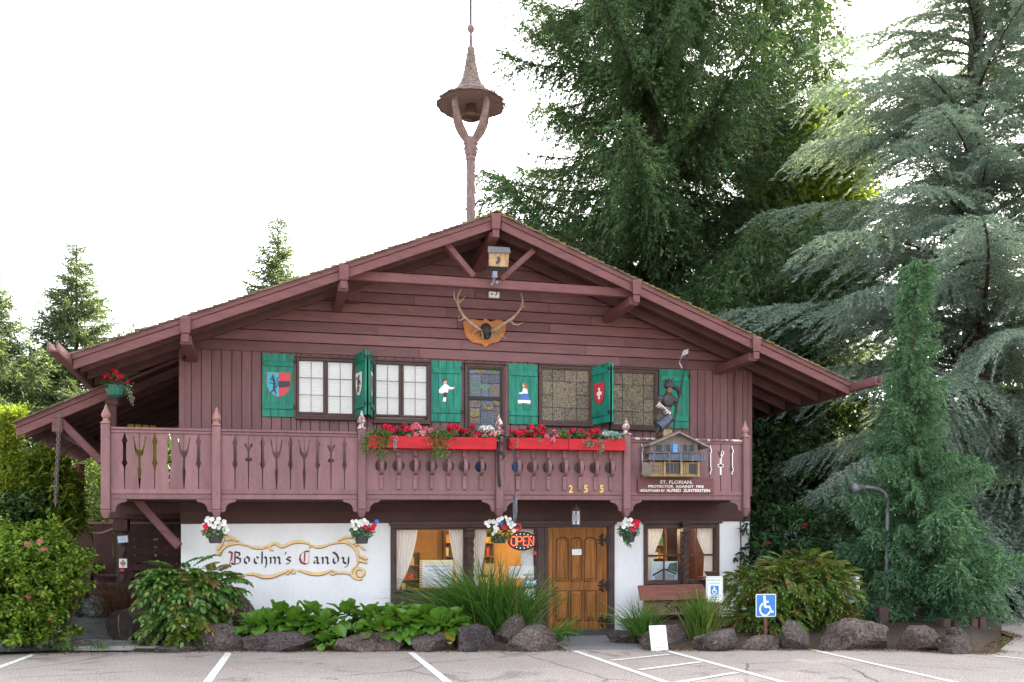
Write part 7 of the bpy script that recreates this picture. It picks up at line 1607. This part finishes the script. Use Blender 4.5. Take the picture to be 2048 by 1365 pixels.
# stair up to the deck
t = thing("outdoor_stairs", "open wooden stairs rising behind the log under the deck", "stairs", (far(205, 1180, 2.2).x, 1.9, 0)); xs0, xs1 = far(165, 1150, 2.2).x, far(245, 1150, 2.2).x
for k in range(6): MB().box(xs0, xs1, 1.9 + .27 * k, 2.2 + .27 * k, .17 + .17 * k, .22 + .17 * k).build("tread", M_BARGE, t, bevel=.008)
for x in (xs0 - .05, xs1): MB().hexa([(x, 1.85, .0), (x + .048, 1.85, .0), (x + .048, 3.55, 1.05), (x, 3.55, 1.05), (x, 1.85, .28), (x + .048, 1.85, .28), (x + .048, 3.55, 1.33), (x, 3.55, 1.33)]).build("stringer", M_DARK, t)
t = thing("slat_screen", "dark horizontal slat screen under the deck beside the white wall", "screen", (WX0 - .5, 2.6, 0))
for k in range(13): MB().box(WX0 - 1.35, WX0 - .02, 2.6, 2.64, .2 + .16 * k, .325 + .16 * k).build("slat", M_DARK, t)
for x in (WX0 - 1.4, WX0 - .1): MB().box(x, x + .08, 2.645, 2.72, 0, 2.28).build("upright", M_DARK, t)
# rope, chain and notes
a, b_ = far(148, 1046, 1.6), far(238, 1052, .9); mb = MB(); pts = [a.lerp(b_, k / 16) - Vector((0, 0, .16 * math.sin(math.pi * k / 16) ** 1.2)) for k in range(17)]; mb.tube(pts, .014, 6); o = mb.build("rope", surf("rope_grey", (.3, .25, .22), .9, .3, 40, objvar=0), None, origin=tuple(pts[8])); props(o, "rope slung from the fence to the twisted porch post", "rope")
a = far(121, 838, .1); t = thing("rain_chain", "long iron rain chain hanging from the lower porch roof", "chain", (a.x, .1, far(111, 1005, .1).z)); L0, L1 = far(119, 830, .1), far(111, 1008, .1); nL = 30
ring_ = MB().tube([(.028 * math.cos(x), 0, .05 * math.sin(x)) for x in [6.283 * k / 10 for k in range(11)]], .008, 5, cap=False).mesh("link", surf("chain_iron", (.12, .1, .1), .5, .3, 20, objvar=0))
for k in range(nL): addobj("link", ring_, t, tuple(L0.lerp(L1, k / (nL - 1)) - W[t]), (0, 0, R(90) * (k % 2) + .3))
def note(x0, x1, y0, y1, Y, rot, label, mt, name="notice"):
    a, b_ = far(x0, y0, Y), far(x1, y1, Y); c = (a + b_) / 2; w, h = (b_.x - a.x) / 2, (a.z - b_.z) / 2; t = thing(name, label, "notice", (c.x, Y, c.z - h)); ca, sa = math.cos(rot), math.sin(rot)
    T = lambda u, v, y: (c.x + u * w * ca - v * h * sa, y, c.z + u * w * sa + v * h * ca)
    MB().hexa([T(-1, -1, Y), T(1, -1, Y), T(1, -1, Y + .01), T(-1, -1, Y + .01), T(-1, 1, Y), T(1, 1, Y), T(1, 1, Y + .01), T(-1, 1, Y + .01)]).build("sheet", mt, t); return t, T
t, T = note(235, 256, 1072, 1086, .77, .1, "small tilted blue notice tacked to the twisted porch post", flat("notice_sky", (.3, .42, .55))); MB().poly([T(-.8, -.7, 0.768), T(.8, -.7, 0.768), T(.8, .7, 0.768), T(-.8, .7, 0.768)]).build("face", M_PAPER, t)
mb = MB()
for v in (.4, .05, -.3): mb.poly([T(-.65, v - .1, 0.766), T(.65, v - .1, 0.766), T(.65, v + .1, 0.766), T(-.65, v + .1, 0.766)])
mb.build("print", M_GREY, t)
t, T = note(238, 254, 1118, 1136, .77, 0, "white card with an orange diamond on the twisted porch post", M_SWHITE); MB().poly([T(0, -.8, 0.768), T(.8, 0, 0.768), T(0, .8, 0.768), T(-.8, 0, 0.768)]).build("diamond_edge", M_BLACK, t); MB().poly([T(0, -.66, 0.766), T(.66, 0, 0.766), T(0, .66, 0.766), T(-.66, 0, 0.766)]).build("diamond", flat("diamond_orange", (.75, .3, .1)), t); MB().poly([T(-.4, -.1, 0.764), T(.4, -.1, 0.764), T(.4, .1, 0.764), T(-.4, .1, 0.764)]).build("print", M_BLACK, t)
a = far(243, 1140, .78); t = thing("reflector", "small red reflector fixed to the twisted post under the orange card", "reflector", (a.x, .78, a.z)); MB().box(a.x - .03, a.x + .05, -0.76 + 1.52, .8, a.z - .04, a.z + .02).build("lens", M_EMRED, t, bevel=.008)
# chairs on the deck
def chair(px, py, Y, label, mt, rot):
    X, w_ = at(px, py, Y); z = 2.565 + SH * (X - SHX); t = thing("deck_chair", label, "chair", (X, Y, z), None); ca, sa = math.cos(rot), math.sin(rot)
    def b6(nm, x0, x1, y0, y1, z0, z1, lean=0):
        P = [(x, y + lean * (zz > z0), zz) for zz in (z0, z1) for x, y in ((x0, y0), (x1, y0), (x1, y1), (x0, y1))]; m_ = MB().hexa([(X + x * ca - y * sa, Y + x * sa + y * ca, z + zz) for x, y, zz in P]); m_.build(nm, mt, t, bevel=.006)
    b6("seat", -.27, .27, -.27, .25, .4, .44)
    for k in range(4): b6("back_slat", -.26 + .135 * k, -.15 + .135 * k, .24, .27, .45, w_ + SH * (X - SHX) - z, .16)
    for x in (-.25, .21):
        for y in (-.25, .2): b6("leg", x, x + .05, y, y + .05, 0, .399)
chair(352, 822, 1.2, "red slatted chair on the deck beside the house corner", M_EMRED, R(-70)); chair(291, 845, 1.6, "yellow chair back peeping over the left balcony rail", M_YEL, R(15))
# neighbour's roof
p = far(52, 935, 27); nb = thing("neighbour_house", "low neighbouring house with a pale shingle roof between the arborvitae and laurel", "house", (p.x, 27, 0)); X0, X1 = p.x - 6, p.x + 4; zr, ze = far(40, 905, 27).z, far(40, 968, 25).z
MB().hexa([(X0, 25, ze), (X1 + .5, 25, ze), (X1 - 2.2, 30, zr + .1), (X0, 30, zr + .1), (X0, 25, ze + .12), (X1 + .5, 25, ze + .12), (X1 - 2.2, 30, zr + .22), (X0, 30, zr + .22)]).build("roof", surf("neighbour_roof", (.36, .3, .29), .9, .15, 1.5, (1, 6, 6), bmp=.6, objvar=0), nb); MB().box(X0 + .4, X1, 25.4, 30, 0, ze + .02).build("wall", surf("neighbour_wall", (.1, .08, .07)), nb)

# ------------------------------------------------------------------ conifers
def crown_geo(P, D, N, L, ln, wd, k=6, seed=3, sl=.45):
    """each spray is a little bottle brush: k needle spikes along a twig"""
    g = np.random.default_rng(seed); n = len(P); S = unit(np.cross(D, N)); N = unit(np.cross(S, D)); V = np.empty((n, k, 3, 3), np.float32)
    for q in range(k):
        t = (q + g.random(n) * .5) / k; ps = g.uniform(0, 6.283, n) if q < k - 1 else np.zeros(n); fi = g.uniform(.45, .95, n) if q < k - 1 else np.full(n, .08)
        o = S * np.cos(ps)[:, None] + N * (np.sin(ps) * .75)[:, None]; d = unit(D * np.cos(fi)[:, None] + o * np.sin(fi)[:, None]); b_ = P + D * (ln * L * t)[:, None]
        l_ = ln * L * sl * (1.1 - .4 * t); w = unit(np.cross(d, N + .5 * g.normal(size=(n, 3)))) * (wd * L * .5)[:, None]
        V[:, q, 0] = b_ + w; V[:, q, 1] = b_ + d * l_[:, None]; V[:, q, 2] = b_ - w
    V = V.reshape(-1, 3); return V, np.arange(len(V), dtype=np.int32).reshape(-1, 3)
def bough(seed, Lb, droop, curl, sec, hang, spray, step, tw_down=.3, lift_tip=0.0, flat_=.5, spikes=5, sl=.45, pack=.5, jit=.42):
    """one limb along +x with twigs to both sides, clothed in needle sprays; returns sprays (triangles) and the limb line"""
    g = np.random.default_rng(seed); P, D, N, L = [], [], [], []; wob = g.normal(size=2) * .06
    def cv(t): return np.stack([Lb * t, Lb * wob[0] * np.sin(t * 3.1 + wob[1] * 20), Lb * (-droop * t ** 2 + curl * t ** 3)], 1)
    ns = max(4, int(Lb * .95 / step)); ts = np.linspace(.06, 1, ns); c = cv(ts); tg = unit(cv(np.minimum(1, ts + .02)) - cv(ts - .02)); sd_ = unit(np.cross(np.array([[0, 0, 1.]]), tg))
    for side in (-1, 1):
        l2 = sec * Lb ** .5 * (1.05 - .8 * np.abs(ts - .35)) * g.uniform(.45, 1.25, ns); l2 = np.minimum(l2, Lb * .55 + .1)
        dv = unit(tg * g.uniform(.5, .95, (ns, 1)) + side * sd_ * g.uniform(.55, 1.0, (ns, 1)) + np.array([[0, 0, -1.]]) * hang * g.uniform(.2, 1.4, (ns, 1)))
        k = np.maximum(1, (l2 / (spray[0] * pack)).astype(int)); idx = np.repeat(np.arange(ns), k); q = (np.arange(len(idx)) - np.repeat(np.cumsum(k) - k, k) + g.random(len(idx)) * .6) / np.repeat(k, k); m_ = len(idx)
        P.append(c[idx] + dv[idx] * (l2[idx] * q)[:, None] - np.array([[0, 0, 1.]]) * (tw_down * l2[idx] * q ** 2)[:, None] + .02 * g.normal(size=(m_, 3)))
        D.append(unit(dv[idx] + jit * g.normal(size=(m_, 3)) - np.array([[0, 0, 1.]]) * (tw_down * q * .8)[:, None] + np.array([[0, 0, lift_tip]]))); N.append(unit(np.array([[0, 0, 1.]]) * flat_ + .7 * g.normal(size=(m_, 3)))); L.append(g.uniform(.6, 1.25, m_))
    P.append(c); D.append(unit(tg + .3 * g.normal(size=(ns, 3)))); N.append(unit(g.normal(size=(ns, 3)))); L.append(g.uniform(.7, 1.3, ns))
    V, F = crown_geo(np.concatenate(P), np.concatenate(D), np.concatenate(N), np.concatenate(L), *spray, k=spikes, seed=seed, sl=sl)
    pt = cv(np.linspace(0, .97, 8)); r = (.010 + .010 * Lb) * (1 - .85 * np.linspace(0, 1, 8)); a = np.arange(4) * 1.5708
    T = (pt[:, None, :] + r[:, None, None] * np.stack([0 * a, np.cos(a), np.sin(a)], 1)[None]).reshape(-1, 3); tf = []
    for s_ in range(7):
        for q in range(4): A, B, C_, E = s_ * 4 + q, s_ * 4 + (q + 1) % 4, s_ * 4 + 4 + (q + 1) % 4, s_ * 4 + 4 + q; tf += [(A, B, C_), (A, C_, E)]
    tf = np.array(tf); return np.concatenate([V, T]), np.concatenate([F, tf + len(V)]), np.concatenate([np.zeros(len(F), int), np.ones(len(tf), int)])
M_BARK = surf("conifer_bark", (.075, .05, .038), .95, .4, 6, (3, 3, .6), bmp=.9, objvar=0)
NTRI = [0]
def conifer_tree(name, label, base, H_, rad, mat, seed, nbr, trunk=.3, group=None, bends=None, bark=None, rise=.1, jag=.25, z0=.05, variants=4, top=1.0, **k):
    """trunk plus boughs; boughs of like length share their mesh"""
    t = thing(name, label, "tree", base, group); bk = bark or M_BARK; g = np.random.default_rng(seed); Lmax = max(rad(f) for f in np.linspace(z0, 1, 30)); protos = {}
    fs = z0 + (top - z0) * (np.arange(nbr) + g.random(nbr)) / nbr
    for i, f in enumerate(fs):
        Lb = max(.3, rad(f) * (1 + jag * float(np.clip(g.normal(), -1.6, 1.0)))); cls = min(3, int(math.log2(max(1.0, 1.2 * Lmax / Lb)))); key = (cls, int(g.integers(variants)))
        Lr = 1.2 * Lmax / 2 ** cls * .75
        if key not in protos:
            V, F, mi = bough(seed * 31 + cls * 7 + key[1], Lr, **k); NTRI[0] += len(F); protos[key] = mesh_np("bough", V, F, [mat, bk], midx=mi)
        rs = (rise(f) if callable(rise) else rise) + .14 * g.normal(); az = i * 2.399 + .45 * g.normal(); bx0_ = float(bends(np.array([f]))[0]) if bends is not None else 0
        q = Quaternion((0, 0, 1), az) @ Quaternion((0, 1, 0), -math.atan(rs)) @ Quaternion((1, 0, 0), .15 * g.normal())
        addobj("bough", protos[key], t, (bx0_, 0, H_ * f * .985), q, Lb / Lr)
    tp = [(base[0] + (float(bends(np.array([f]))[0]) if bends is not None else 0), base[1], base[2] + H_ * f) for f in np.linspace(0, .985, 12)]; MB().tube(tp, [trunk * (1 - .94 * f) + .01 for f in np.linspace(0, 1, 12)], 10).build("trunk", bk, t); return t
M_SPR = leafmat("spruce_needles", [(0, (.024, .058, .03)), (.45, (.052, .112, .05)), (.8, (.1, .175, .07)), (1, (.19, .25, .085))], .28, .55, clump=.75, cscale=.5)
M_SPR2 = leafmat("young_spruce_needles", [(0, (.05, .09, .045)), (.5, (.1, .155, .07)), (1, (.2, .24, .11))], .38, .55, clump=.6, cscale=.5)
M_CED = leafmat("cedar_needles", [(0, (.1, .17, .165)), (.4, (.25, .36, .33)), (.75, (.4, .5, .45)), (1, (.58, .63, .52))], .36, .6, clump=.75, cscale=.7, ctint=(.4, .45, .45))
M_WSP = leafmat("weeping_needles", [(0, (.04, .115, .07)), (.5, (.095, .22, .12)), (.85, (.17, .31, .15)), (1, (.27, .38, .16))], .25, .55, clump=.7, cscale=1.3)
M_ARB = leafmat("arborvitae_leaf", [(0, (.1, .16, .015)), (.5, (.2, .28, .025)), (1, (.36, .42, .05))], .35, .5, clump=.6, cscale=1.5)
def base_at(px, Y): p = far(px, 1100, Y); return (p.x, Y, 0)
# the big spruce behind the roof
b = base_at(1312, 13)
conifer_tree("spruce_tree", "huge dark spruce towering behind the right roof slope", b, 33, lambda f: 7.3 * (1 - f) ** .5 * (1 if f > .2 else .8), M_SPR, 101, 290, trunk=.5, rise=.12, jag=.3, z0=.08, variants=6, spikes=8, spray=(.27, .034), droop=.6, curl=.5, sec=.6, hang=.8, step=.06, tw_down=.8)
b = base_at(1530, 15.5); conifer_tree("spruce_tree", "tall spruce with hanging green curtains right of the huge spruce", b, 29, lambda f: 3.3 * (1 - f) ** .45, M_SPR, 102, 220, trunk=.42, rise=.0, jag=.3, z0=.08, spikes=8, spray=(.27, .034), droop=.5, curl=.2, sec=.62, hang=1.0, step=.065, tw_down=1.0)
b = base_at(1632, 24); conifer_tree("spruce_tree", "more distant spruce between the tall spruce and the blue cedar", b, 42, lambda f: 4.4 * (1 - f) ** .6, M_SPR2, 103, 240, trunk=.4, rise=.05, jag=.25, z0=.2, spray=(.36, .07), droop=.45, curl=.3, sec=.6, hang=.6, step=.13, tw_down=.6)
# young spruces left of the chalet
for px, ytip, Y, hw, seed, lab in ((153, 478, 20, 100, 111, "pointed spruce standing alone left of the chalet"), (556, 424, 17, 86, 112, "spruce whose tip shows above the left roof slope"), (-22, 520, 17, 90, 113, "spruce at the left edge of the picture, partly in view"), (270, 640, 42, 45, 114, "small distant spruce tip just above the left eave"), (60, 668, 30, 80, 115, "low spruce left of and behind the pointed spruce")):
    tip = far(px, ytip, Y); b = (tip.x, Y, 0); Hh = tip.z; kk = (Y + CAMD) / (_c - (px - CX) / FPX * _s) / FPX; r0 = hw * kk * 2.5
    conifer_tree("spruce_tree", lab, b, Hh, lambda f, r0=r0: r0 * (1 - f) ** .85, M_SPR2, seed, 290 if seed < 114 else 130, trunk=.16, rise=.3, jag=.25, z0=.1, group="spruces left of the chalet", spray=(.22, .038) if seed < 114 else (.34, .06), droop=.6, curl=.5, sec=.42, hang=.45, step=.06 if seed < 114 else .14, tw_down=.5)
# blue cedar
b = base_at(1950, 4.5)
conifer_tree("blue_cedar", "huge silvery blue cedar filling the right side behind the roof", b, 24, lambda f: 7.7 * (1 - f) ** .95 * (.88 + .12 * min(1, f * 5)), M_CED, 121, 298, trunk=.45, rise=lambda f: .0 + 1.25 * f, jag=.2, z0=.07, variants=6, sl=.4, spikes=8, pack=.22, jit=.2, spray=(.15, .023), droop=.4, curl=-.02, sec=.78, hang=.25, step=.125, tw_down=.5, lift_tip=.12, flat_=1.2)
# weeping spruce in front
b0 = gnd(1838, 1262); b = (b0[0], b0[1], .1); Hw = far(1828, 508, b0[1]).z - .1
def radw(f): return float(np.interp(f, [0, .02, .15, .3, .4, .5, .6, .75, .87, 1], [1.0, 1.05, 1.15, 1.02, .86, .58, .42, .36, .25, .05]))
conifer_tree("weeping_spruce", "slender weeping blue green spruce in front of the cedar", b, Hw, radw, M_WSP, 131, 175, trunk=.1, rise=.25, jag=.5, z0=.0, variants=6, spikes=8, spray=(.085, .015), droop=.5, curl=.35, sec=.27, hang=.85, step=.0115, tw_down=.8, sl=.42, bends=lambda s_: .16 * np.sin(s_ * 7) * s_ - .1 * s_)
# arborvitae
p = far(14, 1040, .8); conifer_tree("arborvitae", "yellow green columnar arborvitae at the left edge", (p.x, .8, 0), far(18, 795, .8).z - .3, lambda f: .62 * (1 - f) ** .55 + .02, M_ARB, 141, 290, trunk=.08, rise=1.2, jag=.2, z0=.02, spray=(.1, .026), droop=.1, curl=0, sec=.3, hang=-.25, step=.045, tw_down=-.2)
# leafy trees
def leaf_tree(name, label, base, H_, blobs, mat, seed, clumps, L, Wd, trunk=.2, per=12, spread=.4):
    t = thing(name, label, "tree", base); V, F = bush_geo(seed, blobs, clumps, per, L, Wd, spread=spread, up=.2, inner=.3, droop=.3); o = addobj("crown", mesh_np("crown", V, F, mat, W[t]), t); o["kind"] = "stuff"; NTRI[0] += len(F) * 2
    MB().tube([(base[0], base[1], base[2] - .1), (base[0] + .2, base[1], H_ * .4), (base[0] - .1, base[1], H_ * .9)], [trunk, trunk * .7, trunk * .2], 9).build("trunk", M_BARK, t); twigs(blobs, seed, 30, .05).build("limbs", M_BARK, t); return t
M_MAP = leafmat("maple_leaf", [(0, (.1, .17, .015)), (.5, (.18, .26, .03)), (1, (.34, .38, .06))], .5, .5, clump=.5, cscale=.4)
b = base_at(1625, 11.5); leaf_tree("maple_tree", "yellow green maple glowing between the dark spruce and the cedar", b, 14, [blob(1625, 390, 11.5, 75, 110, 2.0), blob(1600, 520, 11.5, 62, 100, 1.8), blob(1662, 300, 12, 45, 70, 1.4), blob(1575, 630, 12, 55, 80, 1.8)], M_MAP, 151, 1500, .2, .15, .3)
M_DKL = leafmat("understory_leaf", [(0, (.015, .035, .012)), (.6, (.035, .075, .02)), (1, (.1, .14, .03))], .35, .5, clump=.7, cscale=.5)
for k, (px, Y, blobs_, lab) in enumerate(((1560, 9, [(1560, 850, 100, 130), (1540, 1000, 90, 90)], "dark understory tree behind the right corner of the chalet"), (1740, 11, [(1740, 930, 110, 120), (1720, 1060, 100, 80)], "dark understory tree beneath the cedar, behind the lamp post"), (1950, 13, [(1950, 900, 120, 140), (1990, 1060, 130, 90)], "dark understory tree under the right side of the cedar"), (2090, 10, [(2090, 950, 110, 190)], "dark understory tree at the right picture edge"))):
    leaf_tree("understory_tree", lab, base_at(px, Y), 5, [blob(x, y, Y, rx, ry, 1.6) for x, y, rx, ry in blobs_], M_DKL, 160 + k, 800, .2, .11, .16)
for k, (px, Y, blobs_, lab) in enumerate(((215, 14, [(230, 930, 90, 80), (180, 1010, 90, 70)], "leafy tree glimpsed under the left porch roof"),)):
    leaf_tree("broadleaf_tree", lab, base_at(px, Y), 4, [blob(x, y, Y, rx, ry, 1.5) for x, y, rx, ry in blobs_], M_LAU, 170 + k, 520, .19, .12, .14)
# far wood that closes the horizon
g = np.random.default_rng(9); blobs_ = []
for k in range(46):
    a = R(-62 + 124 * k / 45 + g.uniform(-1, 1)) + YAW; r_ = g.uniform(52, 62); hh = g.uniform(2.2, 3.6); blobs_.append(((r_ * math.sin(a), r_ * math.cos(a) - CAMD, hh * .7), (2.6, 2.2, hh)))
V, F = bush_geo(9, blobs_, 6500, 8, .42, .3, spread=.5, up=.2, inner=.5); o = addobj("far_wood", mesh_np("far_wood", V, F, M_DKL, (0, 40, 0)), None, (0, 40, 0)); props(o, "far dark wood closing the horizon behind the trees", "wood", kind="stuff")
# litter along the foot of the stones
g = np.random.default_rng(12); kp_ = [np.array(gnd(x, y)) for x, y in ((60, 1309), (400, 1304), (640, 1304), (915, 1303), (1135, 1302))]; kq_ = [np.array(gnd(x, y)) for x, y in ((1285, 1301), (1420, 1300), (1645, 1300), (1815, 1301), (1950, 1308), (2000, 1302))]
P_ = []
kr_ = [np.array(gnd(x, y)) for x, y in ((1960, 1296), (2030, 1275), (1990, 1262), (1900, 1275))]
for line, n_ in ((kp_, 1500), (kq_, 2600), (kr_, 1500)):
    for i in range(n_): k = int(g.integers(len(line) - 1)); t_ = g.random(); P_.append(np.append(line[k] + (line[k + 1] - line[k]) * t_ + np.array([g.normal() * .05, -abs(g.normal()) * .16 + .05]), .012 + .006 * g.random()))
P_ = np.array(P_); n_ = len(P_); V, F = leafgeo(P_, g.normal(size=(n_, 3)) * np.array([1, 1, .1]), np.array([[0, 0, 1.]]) + .35 * g.normal(size=(n_, 3)), .05 * g.uniform(.3, 1.2, n_), .02 * g.uniform(.4, 1.3, n_), .2, "kite")
o = addobj("leaf_litter", mesh_np("litter", V, F, leafmat("litter_leaf", [(0, (.05, .03, .015)), (.6, (.14, .08, .035)), (1, (.3, .2, .08))], .1, .8, clump=0), (3, -3, 0)), None, (3, -3, 0)); props(o, "dry brown leaf litter along the foot of the kerb stones", "litter", kind="stuff")
print("tree tris", NTRI[0] * 1)
